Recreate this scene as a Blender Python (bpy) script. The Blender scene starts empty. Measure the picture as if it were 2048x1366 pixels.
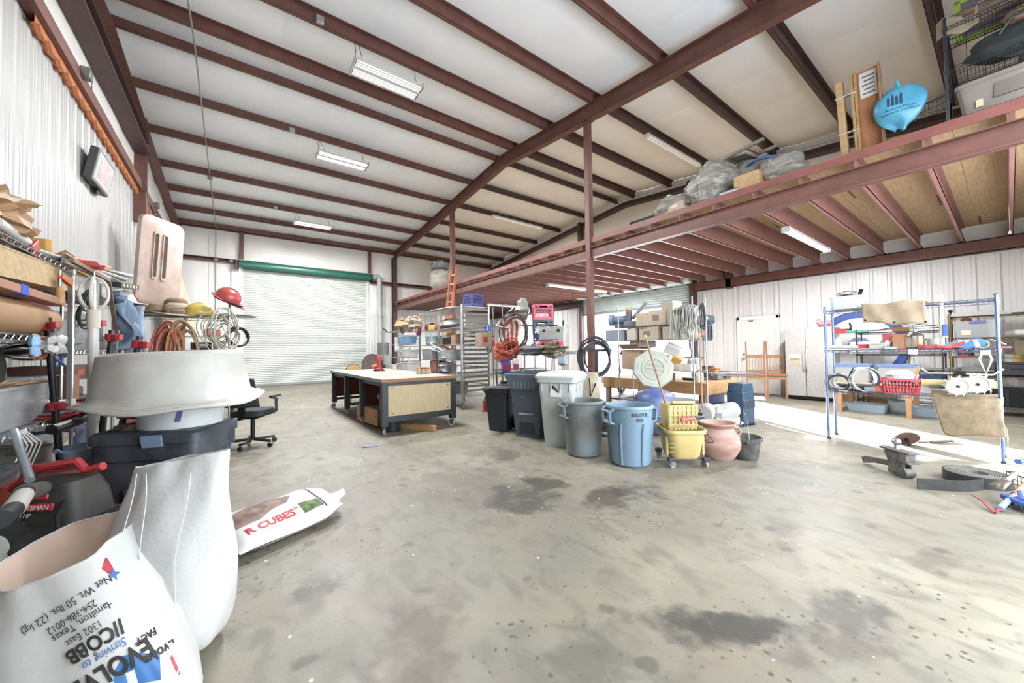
import bpy, bmesh, math, random
from math import sin, cos, pi, radians as R, atan2, hypot, sqrt
from mathutils import Vector as V, Matrix, Euler

random.seed(7)
SC = bpy.context.scene
COL = SC.collection

# ------------------------------------------------------------------ camera
FPX, CAMH = 741.3, 1.35
YAW, PIT, ROL = R(36.709), R(1.2865), R(-.7815)
_f = V((sin(YAW)*cos(PIT), cos(YAW)*cos(PIT), sin(PIT)))
_r0 = V((cos(YAW), -sin(YAW), 0)); _u0 = _r0.cross(_f)
_r = cos(ROL)*_r0 + sin(ROL)*_u0; _u = -sin(ROL)*_r0 + cos(ROL)*_u0
camd = bpy.data.cameras.new('camera'); cam = bpy.data.objects.new('camera', camd); COL.objects.link(cam)
camd.sensor_width = 36; camd.lens = FPX/2048*36; camd.clip_start = .05; camd.clip_end = 500
cam.matrix_world = Matrix(((_r.x, _u.x, -_f.x, 0), (_r.y, _u.y, -_f.y, 0), (_r.z, _u.z, -_f.z, CAMH), (0, 0, 0, 1)))
SC.camera = cam

# ------------------------------------------------------------------ world, sun, exposure
w = bpy.data.worlds.new('sky'); SC.world = w; w.use_nodes = True
bg = w.node_tree.nodes['Background']
bg.inputs[0].default_value = (.88, .94, 1, 1); bg.inputs[1].default_value = 3.0
sd = bpy.data.lights.new('sun', 'SUN'); sun = bpy.data.objects.new('sun', sd); COL.objects.link(sun)
sd.energy = 20; sd.angle = R(.6); sd.color = (1, .97, .93)
sun.rotation_euler = V((-.53*.972, -.848*.972, -.235)).to_track_quat('-Z', 'Y').to_euler()
sun.location = (20, 25, 12)
vs = SC.view_settings
vs.view_transform = 'Standard'; vs.look = 'None'; vs.gamma = 1; vs.use_curve_mapping = False
vs.exposure = 1.78
SC.cycles.caustics_reflective = False; SC.cycles.caustics_refractive = False; SC.cycles.diffuse_bounces = 6; SC.cycles.glossy_bounces = 3; SC.cycles.transmission_bounces = 4; SC.cycles.max_bounces = 8
for px, pw in ((4.6, 7.6),):      # sampling portal for the skylight opening added in the front wall
    pd = bpy.data.lights.new('doorway_portal', 'AREA'); po = bpy.data.objects.new('doorway_portal', pd); COL.objects.link(po)
    pd.shape = 'RECTANGLE'; pd.size = pw; pd.size_y = 4.4; pd.cycles.is_portal = True
    po.location = (px, -.95, 2.2); po.rotation_euler = (R(90), 0, 0)
pd = bpy.data.lights.new('doorway_portal', 'AREA'); po = bpy.data.objects.new('doorway_portal', pd); COL.objects.link(po)
pd.shape = 'RECTANGLE'; pd.size = 2.9; pd.size_y = 4.9; pd.cycles.is_portal = True
po.location = (12.3, 8.55, 1.45); po.rotation_euler = (0, R(90), 0)

def at(x, y, X=None, Y=None, Z=None):
    """world point seen at photo position (x, y) on the plane X=, Y= or Z="""
    d = _f + _r*((x-1024)/FPX) - _u*((y-683)/FPX)
    if X is not None: t = X/d.x
    elif Y is not None: t = Y/d.y
    else: t = (Z-CAMH)/d.z
    return V((d.x*t, d.y*t, CAMH+d.z*t))

# ------------------------------------------------------------------ materials
def lin(c):
    if isinstance(c, str):
        c = c.lstrip('#'); c = [int(c[i:i+2], 16) for i in (0, 2, 4)]
    r = [(v/255)/12.92 if v/255 <= .04045 else (((v/255)+.055)/1.055)**2.4 for v in c[:3]]
    return (*r, 1)
MATS = {}
ALB = .74                      # scales object colours down to offset the high exposure
def mat(c, rough=.55, metal=0, var=.12, scale=6, bump=0, bscale=40, alpha=1, trans=0, emit=0, c2=None, sharp=0, stretch=(1, 1, 1), spec=.5, key=None):
    """procedural surface: colour with noise variation between c and c2 (default: a darker c), optional fine relief"""
    k = key or (str(c), rough, metal, var, scale, bump, bscale, alpha, trans, emit, str(c2), sharp, stretch, spec)
    if k in MATS: return MATS[k]
    m = bpy.data.materials.new('surface'); m.use_nodes = True; MATS[k] = m
    nt = m.node_tree; N = nt.nodes; L = nt.links; b = N['Principled BSDF']
    b.inputs['Roughness'].default_value = rough; b.inputs['Metallic'].default_value = metal
    b.inputs['Specular IOR Level'].default_value = spec
    if alpha < 1: b.inputs['Alpha'].default_value = alpha
    if trans: b.inputs['Transmission Weight'].default_value = trans; b.inputs['IOR'].default_value = 1.2
    ca = tuple(v*ALB for v in lin(c)[:3])+(1,); cb = tuple(v*ALB for v in lin(c2)[:3])+(1,) if c2 else tuple(v*(1-var) for v in ca[:3])+(1,)
    tc = N.new('ShaderNodeTexCoord'); mp = N.new('ShaderNodeMapping'); mp.inputs['Scale'].default_value = stretch
    L.new(tc.outputs['Object'], mp.inputs[0])
    no = N.new('ShaderNodeTexNoise'); no.inputs['Scale'].default_value = scale; no.inputs['Detail'].default_value = 5
    L.new(mp.outputs[0], no.inputs[0])
    rp = N.new('ShaderNodeValToRGB'); L.new(no.outputs[0], rp.inputs[0])
    rp.color_ramp.elements[0].position = .3+.17*sharp; rp.color_ramp.elements[1].position = .7-.17*sharp
    rp.color_ramp.elements[0].color = cb; rp.color_ramp.elements[1].color = ca
    L.new(rp.outputs[0], b.inputs['Base Color'])
    if emit:
        b.inputs['Emission Color'].default_value = ca; b.inputs['Emission Strength'].default_value = emit
    if bump:
        n2 = N.new('ShaderNodeTexNoise'); n2.inputs['Scale'].default_value = bscale; n2.inputs['Detail'].default_value = 4
        L.new(mp.outputs[0], n2.inputs[0])
        bp = N.new('ShaderNodeBump'); bp.inputs['Strength'].default_value = bump; bp.inputs['Distance'].default_value = .02
        L.new(n2.outputs[0], bp.inputs['Height']); L.new(bp.outputs[0], b.inputs['Normal'])
    return m
def plastic(c, rough=.4, **k): return mat(c, rough, var=.1, scale=9, **k)
def metal(c='#b9bcbd', rough=.35, **k): return mat(c, rough, metal=.85, **{'var': .15, 'scale': 14, **k})
def paint(c, rough=.45, **k): return mat(c, rough, **{'var': .14, 'scale': 12, **k})
def cloth(c, **k): return mat(c, .9, **{'var': .25, 'scale': 7, 'bump': .3, 'bscale': 60, **k})
def paper(c, **k): return mat(c, .8, **{'var': .1, 'scale': 5, **k})
def wood(c, c2=None, **k): return mat(c, .6, **{'c2': c2, 'var': .3, 'scale': 3, 'stretch': (9, 1.2, 9), 'bump': .1, **k})
CHROME = metal('#c4c6c6', .28); BLACK = plastic('#1c1d20'); RED = paint('#b3343a'); WHITE = plastic('#d2d1cc')
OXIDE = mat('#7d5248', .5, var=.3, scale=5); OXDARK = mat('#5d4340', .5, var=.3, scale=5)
CARD = paper('#b99f80', var=.15); KRAFT = paper('#a98660', var=.2)
STEEL = metal('#8d9091', .4); DKSTEEL = metal('#3c3d40', .45); CLEAR = mat('#cfd4d5', .12, var=.03, alpha=.42, spec=.6)
PINE = wood('#c9a070', '#a97c4f'); GLASSY = mat('#dfe6e8', .08, alpha=.25, var=.02, spec=.7)
FILM = mat('#d9d9d4', .22, var=.08, alpha=.5, bump=.5, bscale=14, spec=.7)

# ------------------------------------------------------------------ mesh builder
def frame_of(d):
    d = V(d).normalized(); a = V((0, 0, 1)) if abs(d.z) < .92 else V((1, 0, 0))
    x = a.cross(d).normalized(); return x, d.cross(x).normalized()
class MB:
    def __init__(s): s.v = []; s.f = []; s.M = None
    def add(s, vs, fs):
        o = len(s.v); s.v += [(s.M @ V(p)) if s.M is not None else V(p) for p in vs]; s.f += [tuple(i+o for i in q) for q in fs]; return s
    def box(s, x0, x1, y0, y1, z0, z1):
        return s.add([(x0, y0, z0), (x1, y0, z0), (x1, y1, z0), (x0, y1, z0), (x0, y0, z1), (x1, y0, z1), (x1, y1, z1), (x0, y1, z1)],
                     [(3, 2, 1, 0), (4, 5, 6, 7), (0, 1, 5, 4), (1, 2, 6, 5), (2, 3, 7, 6), (3, 0, 4, 7)])
    def ob(s, c, size, rot=(0, 0, 0)):
        m = Matrix.Translation(c) @ Euler(rot).to_matrix().to_4x4(); a, b, d = (q/2 for q in size)
        k = s.M; s.M = (k @ m) if k is not None else m; s.box(-a, a, -b, b, -d, d); s.M = k; return s
    def bar(s, p, q, w, h=None):
        """square bar from p to q"""
        p, q = V(p), V(q); h = h or w; x, y = frame_of(q-p); x = x*w/2; y = y*h/2
        return s.add([p-x-y, p+x-y, p+x+y, p-x+y, q-x-y, q+x-y, q+x+y, q-x+y], [(3, 2, 1, 0), (4, 5, 6, 7), (0, 1, 5, 4), (1, 2, 6, 5), (2, 3, 7, 6), (3, 0, 4, 7)])
    def cyl(s, p, q, r0, r1=None, n=12, caps=True):
        p, q = V(p), V(q); r1 = r0 if r1 is None else r1; x, y = frame_of(q-p)
        vs = [c+(x*cos(2*pi*i/n)+y*sin(2*pi*i/n))*r for c, r in ((p, r0), (q, r1)) for i in range(n)]
        fs = [(i, (i+1) % n, n+(i+1) % n, n+i) for i in range(n)]
        if caps: fs += [tuple(range(n-1, -1, -1)), tuple(range(n, 2*n))]
        return s.add(vs, fs)
    def tube(s, pts, r, n=6, closed=False, rs=None):
        pts = [V(p) for p in pts]; m = len(pts); vs = []; px = None
        for i, p in enumerate(pts):
            a = pts[(i-1) % m] if (closed or i) else p; b = pts[(i+1) % m] if (closed or i < m-1) else p
            d = (b-a)
            if d.length < 1e-9: d = V((0, 0, 1))
            d.normalize()
            if px is None: px, _ = frame_of(d)
            px = (px-d*px.dot(d)); px = px.normalized() if px.length > 1e-6 else frame_of(d)[0]
            y = d.cross(px); rr = rs[i] if rs else r
            vs += [p+(px*cos(2*pi*k/n)+y*sin(2*pi*k/n))*rr for k in range(n)]
        fs = [(i*n+k, i*n+(k+1) % n, ((i+1) % m)*n+(k+1) % n, ((i+1) % m)*n+k) for i in range(m if closed else m-1) for k in range(n)]
        if not closed: fs += [tuple(range(n-1, -1, -1)), tuple(range((m-1)*n, m*n))]
        return s.add(vs, fs)
    def lathe(s, prof, n=24, c=(0, 0, 0), sx=1, sy=1, arc=2*pi):
        c = V(c); full = arc > 6.28; nn = n if full else n+1
        vs = [c+V((r*cos(arc*i/n)*sx, r*sin(arc*i/n)*sy, z)) for r, z in prof for i in range(nn)]; fs = []
        for j in range(len(prof)-1):
            for i in range(n):
                i2 = (i+1) % nn; fs.append((j*nn+i, j*nn+i2, (j+1)*nn+i2, (j+1)*nn+i))
        return s.add(vs, fs)
    def loft(s, rings, caps=(True, True)):
        n = len(rings[0]); vs = [p for r in rings for p in r]
        fs = [(j*n+i, j*n+(i+1) % n, (j+1)*n+(i+1) % n, (j+1)*n+i) for j in range(len(rings)-1) for i in range(n)]
        if caps[0]: fs.append(tuple(range(n-1, -1, -1)))
        if caps[1]: fs.append(tuple(range((len(rings)-1)*n, len(rings)*n)))
        return s.add(vs, fs)
    def prism(s, poly, a, b, ax='y'):
        """2-D polygon extruded a..b along an axis; poly is in the two other axes in x,y,z order"""
        def p(u, v, t): return (t, u, v) if ax == 'x' else (u, t, v) if ax == 'y' else (u, v, t)
        n = len(poly); vs = [p(u, v, a) for u, v in poly]+[p(u, v, b) for u, v in poly]
        return s.add(vs, [(i, (i+1) % n, n+(i+1) % n, n+i) for i in range(n)]+[tuple(range(n-1, -1, -1)), tuple(range(n, 2*n))])
    def grid(s, fn, nu, nv):
        vs = [fn(i/nu, j/nv) for j in range(nv+1) for i in range(nu+1)]
        return s.add(vs, [(j*(nu+1)+i, j*(nu+1)+i+1, (j+1)*(nu+1)+i+1, (j+1)*(nu+1)+i) for j in range(nv) for i in range(nu)])
    def ball(s, c, r, n=14, m=8, z0=-1, z1=1):
        if not hasattr(r, '__len__'): r = (r, r, r)
        c = V(c); rings = []
        for j in range(m+1):
            t = math.asin(max(-1, min(1, z0)))+(math.asin(z1)-math.asin(z0))*j/m
            rings.append([c+V((cos(t)*cos(2*pi*i/n)*r[0], cos(t)*sin(2*pi*i/n)*r[1], sin(t)*r[2])) for i in range(n)])
        return s.loft(rings, (True, True))
    def rrect(s, w, d, z0, z1, r=.03, w1=None, d1=None, k=4, floor=True, top=True):
        """rounded-rectangle frustum centred on the origin"""
        def ring(w, d, z):
            q = []; rr = min(r, w/2.02, d/2.02)
            for cx, cy, a in ((w/2-rr, d/2-rr, 0), (-w/2+rr, d/2-rr, 90), (-w/2+rr, -d/2+rr, 180), (w/2-rr, -d/2+rr, 270)):
                for i in range(k+1): q.append((cx+rr*cos(R(a+90*i/k)), cy+rr*sin(R(a+90*i/k)), z))
            return q
        return s.loft([ring(w, d, z0), ring(w1 or w, d1 or d, z1)], (floor, top))
    def shell(s, prof, k=4):
        """open rounded-rect tub: prof is a list of (w, d, z, r) from outside bottom over the rim to inside bottom"""
        rings = []
        for w, d, z, r in prof:
            q = []; rr = min(r, w/2.02, d/2.02)
            for cx, cy, a in ((w/2-rr, d/2-rr, 0), (-w/2+rr, d/2-rr, 90), (-w/2+rr, -d/2+rr, 180), (w/2-rr, -d/2+rr, 270)):
                for i in range(k+1): q.append((cx+rr*cos(R(a+90*i/k)), cy+rr*sin(R(a+90*i/k)), z))
            rings.append(q)
        return s.loft(rings)
    def build(s, name, m, parent=None, smooth=True, bev=0, solid=0, sub=0, loc=None, rot=None, ang=35):
        me = bpy.data.meshes.new(name); me.from_pydata([tuple(p) for p in s.v], [], s.f); me.update()
        if m is not None: me.materials.append(m)
        if smooth:
            me.shade_smooth(); me.set_sharp_from_angle(angle=R(ang))
        o = bpy.data.objects.new(name, me); COL.objects.link(o)
        if parent is not None: o.parent = parent
        if loc is not None: o.location = loc
        if rot is not None: o.rotation_euler = rot
        if solid:
            q = o.modifiers.new('s', 'SOLIDIFY'); q.thickness = solid; q.offset = 0
        if sub:
            q = o.modifiers.new('u', 'SUBSURF'); q.levels = sub; q.render_levels = sub
        if bev:
            q = o.modifiers.new('b', 'BEVEL'); q.width = bev; q.segments = 2; q.limit_method = 'ANGLE'
        return o
def tag(o, label, cat=None, group=None, kind=None):
    o['label'] = label
    if cat: o['category'] = cat
    if group: o['group'] = group
    if kind: o['kind'] = kind
    return o
def thing(name, label, cat, loc=(0, 0, 0), rz=0, group=None, kind=None, rot=None):
    o = bpy.data.objects.new(name, None); COL.objects.link(o); o.empty_display_size = .1
    o.location = loc; o.rotation_euler = rot if rot else (0, 0, rz); return tag(o, label, cat, group, kind)
def struct(name, label, parent=None, loc=(0, 0, 0)):
    return thing(name, label, 'building', loc, kind='structure')
def dup(root, loc, rz, label, group=None):
    def cp(o, par):
        c = o.copy(); COL.objects.link(c); c.parent = par
        for ch in o.children: cp(ch, c)
        return c
    c = cp(root, None); c.location = loc; c.rotation_euler = (0, 0, rz); c['label'] = label
    if group: c['group'] = group
    return c
def text(body, size, m, parent, loc, rot, name='lettering', sx=1, shear=0, bold=0, ax='CENTER', extr=.0012):
    """printed lettering as thin raised glyphs"""
    cu = bpy.data.curves.new(name, 'FONT'); cu.body = body; cu.size = size; cu.align_x = ax; cu.align_y = 'CENTER'
    cu.extrude = extr; cu.shear = shear; cu.offset = bold; cu.resolution_u = 3; cu.space_line = .85
    t = bpy.data.objects.new(name+'_tmp', cu); COL.objects.link(t)
    dg = bpy.context.evaluated_depsgraph_get(); me = bpy.data.meshes.new_from_object(t.evaluated_get(dg)); bpy.data.objects.remove(t)
    me.materials.clear(); me.materials.append(m); o = bpy.data.objects.new(name, me); COL.objects.link(o)
    o.parent = parent; o.location = loc; o.rotation_euler = rot; o.scale = (sx, 1, 1); return o
def rnd(a, b): return a+(b-a)*random.random()
ALB = 1.0
# ================================================================== THE BUILDING
XL, XM, XR, YB, YF, YR = -1.88, 6.3, 12.1, 18.3, -.9, 8.7
def zp(y): return 7.07-.091*abs(y-YR)          # underside of the purlins
LINER = mat('#f2f6fb', .5, var=.05, scale=1.2, bump=.4, bscale=3); WLINER = mat('#e3e1dd', .5, var=.07, scale=1.5, bump=.4, bscale=3); SHEET = mat('#d2d0ce', .38, var=.04, scale=2)
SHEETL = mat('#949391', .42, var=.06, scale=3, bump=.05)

# floor: stained polished concrete
def concrete():
    m = bpy.data.materials.new('concrete'); m.use_nodes = True; nt = m.node_tree; N = nt.nodes; L = nt.links; b = N['Principled BSDF']
    tc = N.new('ShaderNodeTexCoord')
    def noise(s, d, st=(1, 1, 1), off=0, dist=0):
        mp = N.new('ShaderNodeMapping'); mp.inputs['Scale'].default_value = st; mp.inputs['Location'].default_value = (off, off, 0); L.new(tc.outputs['Object'], mp.inputs[0])
        n = N.new('ShaderNodeTexNoise'); n.inputs['Scale'].default_value = s; n.inputs['Detail'].default_value = d; n.inputs['Distortion'].default_value = dist
        L.new(mp.outputs[0], n.inputs[0]); return n.outputs[0]
    def ramp(v, a, c, ca=(0, 0, 0, 1), cb=(1, 1, 1, 1)):
        r = N.new('ShaderNodeValToRGB'); L.new(v, r.inputs[0]); e = r.color_ramp.elements
        e[0].position = a; e[1].position = c; e[0].color = ca; e[1].color = cb; return r.outputs[0]
    def mix(f, a, bb, mode='MIX'):
        q = N.new('ShaderNodeMix'); q.data_type = 'RGBA'; q.blend_type = mode
        for i, v in ((0, f), (6, a), (7, bb)):
            if hasattr(v, 'is_output'): L.new(v, q.inputs[i])
            else: q.inputs[i].default_value = v
        return q.outputs[2]
    def math_(op, a, bb):
        q = N.new('ShaderNodeMath'); q.operation = op
        for i, v in ((0, a), (1, bb)):
            if hasattr(v, 'is_output'): L.new(v, q.inputs[i])
            else: q.inputs[i].default_value = v
        return q.outputs[0]
    col = mix(ramp(noise(.55, 6, dist=.6), .33, .68), lin('#646157'), lin('#847f70'))
    col = mix(math_('MULTIPLY', ramp(noise(1.7, 6, (1, 1.3, 1), 5), .46, .66), .6), col, lin('#74695a'))
    col = mix(math_('MULTIPLY', ramp(noise(7, 9, (1, .55, 1), 3, .8), .48, .68), .65), col, lin('#57534a'))
    # splash spots, denser inside a wide zone in front of the camera
    vo = N.new('ShaderNodeTexVoronoi'); vo.inputs['Scale'].default_value = 17
    mp = N.new('ShaderNodeMapping'); L.new(tc.outputs['Object'], mp.inputs[0]); L.new(mp.outputs[0], vo.inputs[0])
    nd = noise(30, 3)
    sp = math_('SUBTRACT', ramp(math_('ADD', vo.outputs['Distance'], math_('MULTIPLY', nd, .5)), .36, .46, (1, 1, 1, 1), (0, 0, 0, 1)), 0)
    zone = ramp(noise(.8, 4, off=9), .44, .6)
    col = mix(math_('MULTIPLY', math_('MULTIPLY', sp, zone), .9), col, lin('#3d372e'))
    vo2 = N.new('ShaderNodeTexVoronoi'); vo2.inputs['Scale'].default_value = 3.1; L.new(tc.outputs['Object'], vo2.inputs[0])
    col = mix(math_('MULTIPLY', ramp(math_('ADD', vo2.outputs['Distance'], math_('MULTIPLY', noise(9, 6), .5)), .33, .42, (1, 1, 1, 1), (0, 0, 0, 1)), .6), col, lin('#403c34'))
    # the large dark oil marks, each at its own place on the slab
    sx = N.new('ShaderNodeSeparateXYZ'); L.new(tc.outputs['Object'], sx.inputs[0]); wob = noise(2.4, 6, off=2); fine = noise(13, 6, off=4)
    for (px, py, rx, ry, a, s, c) in ((960, 968, .55, .8, .2, .5, '#857e70'), (1060, 985, .5, .32, .6, .75, '#57534a'), (1205, 1005, .35, .2, .5, .7, '#5b4d40'), (1290, 985, .22, .22, 0, .6, '#55504a'),
            (1550, 950, .75, .35, -.35, .42, '#77756d'), (1490, 1260, .1, .32, .9, .85, '#4b4840'), (1395, 1265, .14, .26, .8, .7, '#545046'), (1750, 1240, .2, .24, .3, .7, '#5d5a50'), (1650, 1300, .12, .3, 1.1, .5, '#6b5a4c'),
            (1560, 1070, .26, .13, .2, .5, '#67645a'), (1870, 1130, .4, .1, -.2, .5, '#6f6b60'), (840, 1290, .3, .22, .2, .5, '#6e6353'), (640, 1180, .15, .1, 0, .6, '#5f5d55'), (1190, 1310, .3, .18, .2, .5, '#6d6a5f'),
            (960, 905, .3, .2, .4, .45, '#857668'), (1010, 908, .3, .2, .3, .6, '#6d6357'), (550, 945, .3, .3, 0, .35, '#8b8274')):
        p = at(px, py, Z=0)
        dx = math_('SUBTRACT', sx.outputs[0], p.x); dy = math_('SUBTRACT', sx.outputs[1], p.y)
        u = math_('DIVIDE', math_('ADD', math_('MULTIPLY', dx, cos(a)), math_('MULTIPLY', dy, sin(a))), rx)
        v = math_('DIVIDE', math_('SUBTRACT', math_('MULTIPLY', dy, cos(a)), math_('MULTIPLY', dx, sin(a))), ry)
        r2 = math_('ADD', math_('MULTIPLY', u, u), math_('MULTIPLY', v, v))
        k = math_('ADD', math_('SUBTRACT', 1.15, r2), math_('MULTIPLY', math_('SUBTRACT', wob, .5), 5))
        k = math_('ADD', k, math_('MULTIPLY', math_('SUBTRACT', fine, .5), 2.2))
        col = mix(math_('MULTIPLY', ramp(k, .0, 1.0), min(1, s*1.15)), col, tuple(v*.42 for v in lin(c)[:3])+(1,))
    # pale paint flecks
    vo3 = N.new('ShaderNodeTexVoronoi'); vo3.inputs['Scale'].default_value = 5.3; L.new(tc.outputs['Object'], vo3.inputs[0])
    col = mix(ramp(vo3.outputs['Distance'], .035, .05, (1, 1, 1, 1), (0, 0, 0, 1)), col, lin('#dcdad2'))
    L.new(col, b.inputs['Base Color'])
    rr = N.new('ShaderNodeMapRange'); L.new(noise(3, 5), rr.inputs[0]); rr.inputs[3].default_value = .42; rr.inputs[4].default_value = .68; L.new(rr.outputs[0], b.inputs['Roughness'])
    bp = N.new('ShaderNodeBump'); bp.inputs['Strength'].default_value = .12; bp.inputs['Distance'].default_value = .01
    L.new(noise(60, 5), bp.inputs['Height']); L.new(bp.outputs[0], b.inputs['Normal'])
    return m
tag(MB().box(XL-.1, XR+.15, YF-.1, YB+.1, -.15, 0).build('floor', concrete()), 'stained polished concrete floor slab of the workshop', 'floor', kind='structure')
tag(MB().box(-60, 90, -60, 90, -.3, -.16).build('ground_outside', mat('#e9eaec', .9, var=.06, scale=.6)), 'pale sunlit gravel yard outside the open doors', 'ground', kind='structure')

# ---- ribbed sheet panel (36 in cover, ribs every 12 in); u runs along the wall, n is the inward normal
def ribbed(u0, u1, z0, z1, place, parent, m, pitch=.305, w=.914, name='wall_panel', rib=.032):
    u = u0
    while u < u1-.02:
        e = min(u+w, u1); poly = []; k = u
        while k < e-1e-6:
            for du, h in ((0, 0), (.03, 0), (.055, rib), (.095, rib), (.12, 0), (.185, 0), (.19, .004), (.2, .004), (.205, 0), (.255, 0), (.26, .004), (.27, .004), (.275, 0)):
                if k+du < e: poly.append((k+du, h))
            k += pitch
        poly.append((e, 0)); b = MB(); n = len(poly)
        b.add([place(a, h+.012, z0) for a, h in poly]+[place(a, h+.012, z1) for a, h in poly], [(i, i+1, n+i+1, n+i) for i in range(n-1)])
        b.build(name, m, parent, smooth=False); u = e
# left (gable) wall
wl = struct('wall_left', 'white ribbed sheet gable wall above the crowded wire shelves')
MB().box(XL-.15, XL-.001, YF-.15, YB+.15, 0, 7.7).build('wall_core', WLINER, wl, smooth=False)
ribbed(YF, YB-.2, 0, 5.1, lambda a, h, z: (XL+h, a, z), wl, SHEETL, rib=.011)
for k in range(10):                              # insulation blankets above the sheets
    y0, y1 = YF+k*1.92, min(YF+(k+1)*1.92, YB)
    MB().grid(lambda s, t, y0=y0, y1=y1: (XL+.012+.02*sin(pi*s)+.008*sin(9*t+4*s), y0+.01+(y1-y0-.02)*s, 5.15+t*(min(zp(y0), zp(y1))+.25-5.15)), 8, 8).build('liner_panel', WLINER, wl)
MB().prism([(XL+.02, 5.12), (XL+.16, 5.12), (XL+.16, 5.3), (XL+.145, 5.3), (XL+.145, 5.135), (XL+.02, 5.135)], 4.6, 13.6, 'y').build('girt', OXIDE, wl, smooth=False)
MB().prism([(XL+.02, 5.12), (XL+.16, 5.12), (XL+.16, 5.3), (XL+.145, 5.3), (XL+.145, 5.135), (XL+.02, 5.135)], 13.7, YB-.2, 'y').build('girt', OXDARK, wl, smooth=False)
ly = []
for i in range(181):                             # crumbling orange closure foam under the girt
    y = 6.3+i*.04; ph = (y % .305)/.305
    ly.append((y, 5.08-.075*abs(sin(pi*ph))-.03*random.random()))
b = MB()
for i in range(180):
    (a, z), (c, z2) = ly[i], ly[i+1]
    b.add([(XL+.02, a, 5.125), (XL+.1, a, 5.125), (XL+.1, a, z+.02), (XL+.06, a, z), (XL+.02, a, z+.02), (XL+.02, c, 5.125), (XL+.1, c, 5.125), (XL+.1, c, z2+.02), (XL+.06, c, z2), (XL+.02, c, z2+.02)],
          [(1, 2, 7, 6), (2, 3, 8, 7), (3, 4, 9, 8)])
b.build('foam_strip', mat('#b9744c', .95, var=.35, scale=25, bump=.6, bscale=60), wl)
MB().prism([(XL+.02, 5.92), (XL+.3, 5.92), (XL+.3, 5.97), (XL+.28, 5.97), (XL+.28, 5.935), (XL+.04, 5.935), (XL+.04, 6.2), (XL+.3, 6.2), (XL+.3, 6.22), (XL+.02, 6.22)], 4, 11.75, 'y').build('girt', OXDARK, wl, smooth=False)
MB().box(XL, XL+.22, 11.75, 11.95, 4.4, 6.8).build('wall_column', OXIDE, wl, smooth=False)
b = MB().box(XL, XL+.24, 11.7, 11.72, 5.1, 6.7); b.box(XL, XL+.24, YB-.28, YB-.05, 0, 6.3); b.build('corner_column', OXIDE, wl, smooth=False)
for s in (1, -1):
    ye = YB-.05 if s > 0 else YF
    pr = [(YR, zp(YR)-.02), (ye, zp(ye)-.02), (ye, zp(ye)-.26), (YR, zp(YR)-.26)]
    MB().prism(pr, XL+.02, XL+.04, 'x').build('end_rafter', OXDARK, wl, smooth=False)
    pr = [(YR, zp(YR)-.245), (ye, zp(ye)-.245), (ye, zp(ye)-.26), (YR, zp(YR)-.26)]
    MB().prism(pr, XL+.02, XL+.26, 'x').build('end_rafter', OXIDE, wl, smooth=False)
# back wall
wb = struct('wall_back', 'white insulated back wall around the large roll-up door')
D1A, D1B, D1Z = .14, 5.06, 4.78
for x0, x1, z0, z1 in ((XL, D1A, 0, 6.5), (D1A, D1B, D1Z, 6.5), (D1B, XR, 0, 6.5)):
    MB().box(x0, x1, YB, YB+.15, z0, z1).build('wall_core', WLINER, wb, smooth=False)
for x0, x1, z0, z1 in ((XL+.1, -.85, 5.05, 6.2), (-.85, .1, 5.05, 6.2), (XL+.1, -.85, 2.5, 4.92), (-.85, .1, 2.5, 4.92), (XL+.1, -.85, 0, 2.5), (-.85, .1, 0, 2.5), (.24, 1.8, 5.05, 6.2), (1.8, 3.4, 5.05, 6.2), (3.4, 5.0, 5.05, 6.2),
                       (5.16, 6.2, 4.75, 6.2), (5.16, 6.2, 3.12, 4.6), (6.4, 8.2, 3.6, 4.6), (8.2, 10, 3.6, 4.6), (10, 12, 3.6, 4.6), (6.4, 8.2, 4.75, 6.2), (8.2, 10, 4.75, 6.2), (10, 12, 4.75, 6.2)):
    MB().grid(lambda s, t: (x0+.01+(x1-x0-.02)*s, YB-.01-.03*sin(pi*s)*sin(pi*t)**.5-.006*sin(11*s+3*t), z0+(z1-z0)*t), 8, 6).build('liner_panel', WLINER, wb)
ribbed(5.12, 6.22, 0, 3.1, lambda a, h, z: (a, YB-h, z), wb, SHEET)
ribbed(6.4, XR, 0, 3.5, lambda a, h, z: (a, YB-h, z), wb, SHEET)
for x0, x1, z in ((XL+.2, D1A-.05, 4.98), (D1B+.1, XR, 4.68)): MB().prism([(YB-.2, z-.07), (YB-.02, z-.07), (YB-.02, z+.07), (YB-.2, z+.07), (YB-.2, z+.05), (YB-.04, z+.05), (YB-.04, z-.05), (YB-.2, z-.05)], x0, x1, 'x').build('girt', OXIDE, wb, smooth=False)
for x in (D1A-.02, D1B): MB().box(x, x+.12, YB-.2, YB-.02, 4.9, 6.2).build('door_post', OXIDE, wb, smooth=False)
for x in (8.2, 10.2): MB().box(x, x+.12, YB-.2, YB-.02, 3.6, 4.62).build('door_post', OXDARK, wb, smooth=False)
b = MB().box(XL, XR, YB-.2, YB-.02, 6.16, 6.18); b.box(XL, XR, YB-.2, YB-.18, 6.16, 6.36); b.build('eave_strut', OXIDE, wb, smooth=False)
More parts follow.
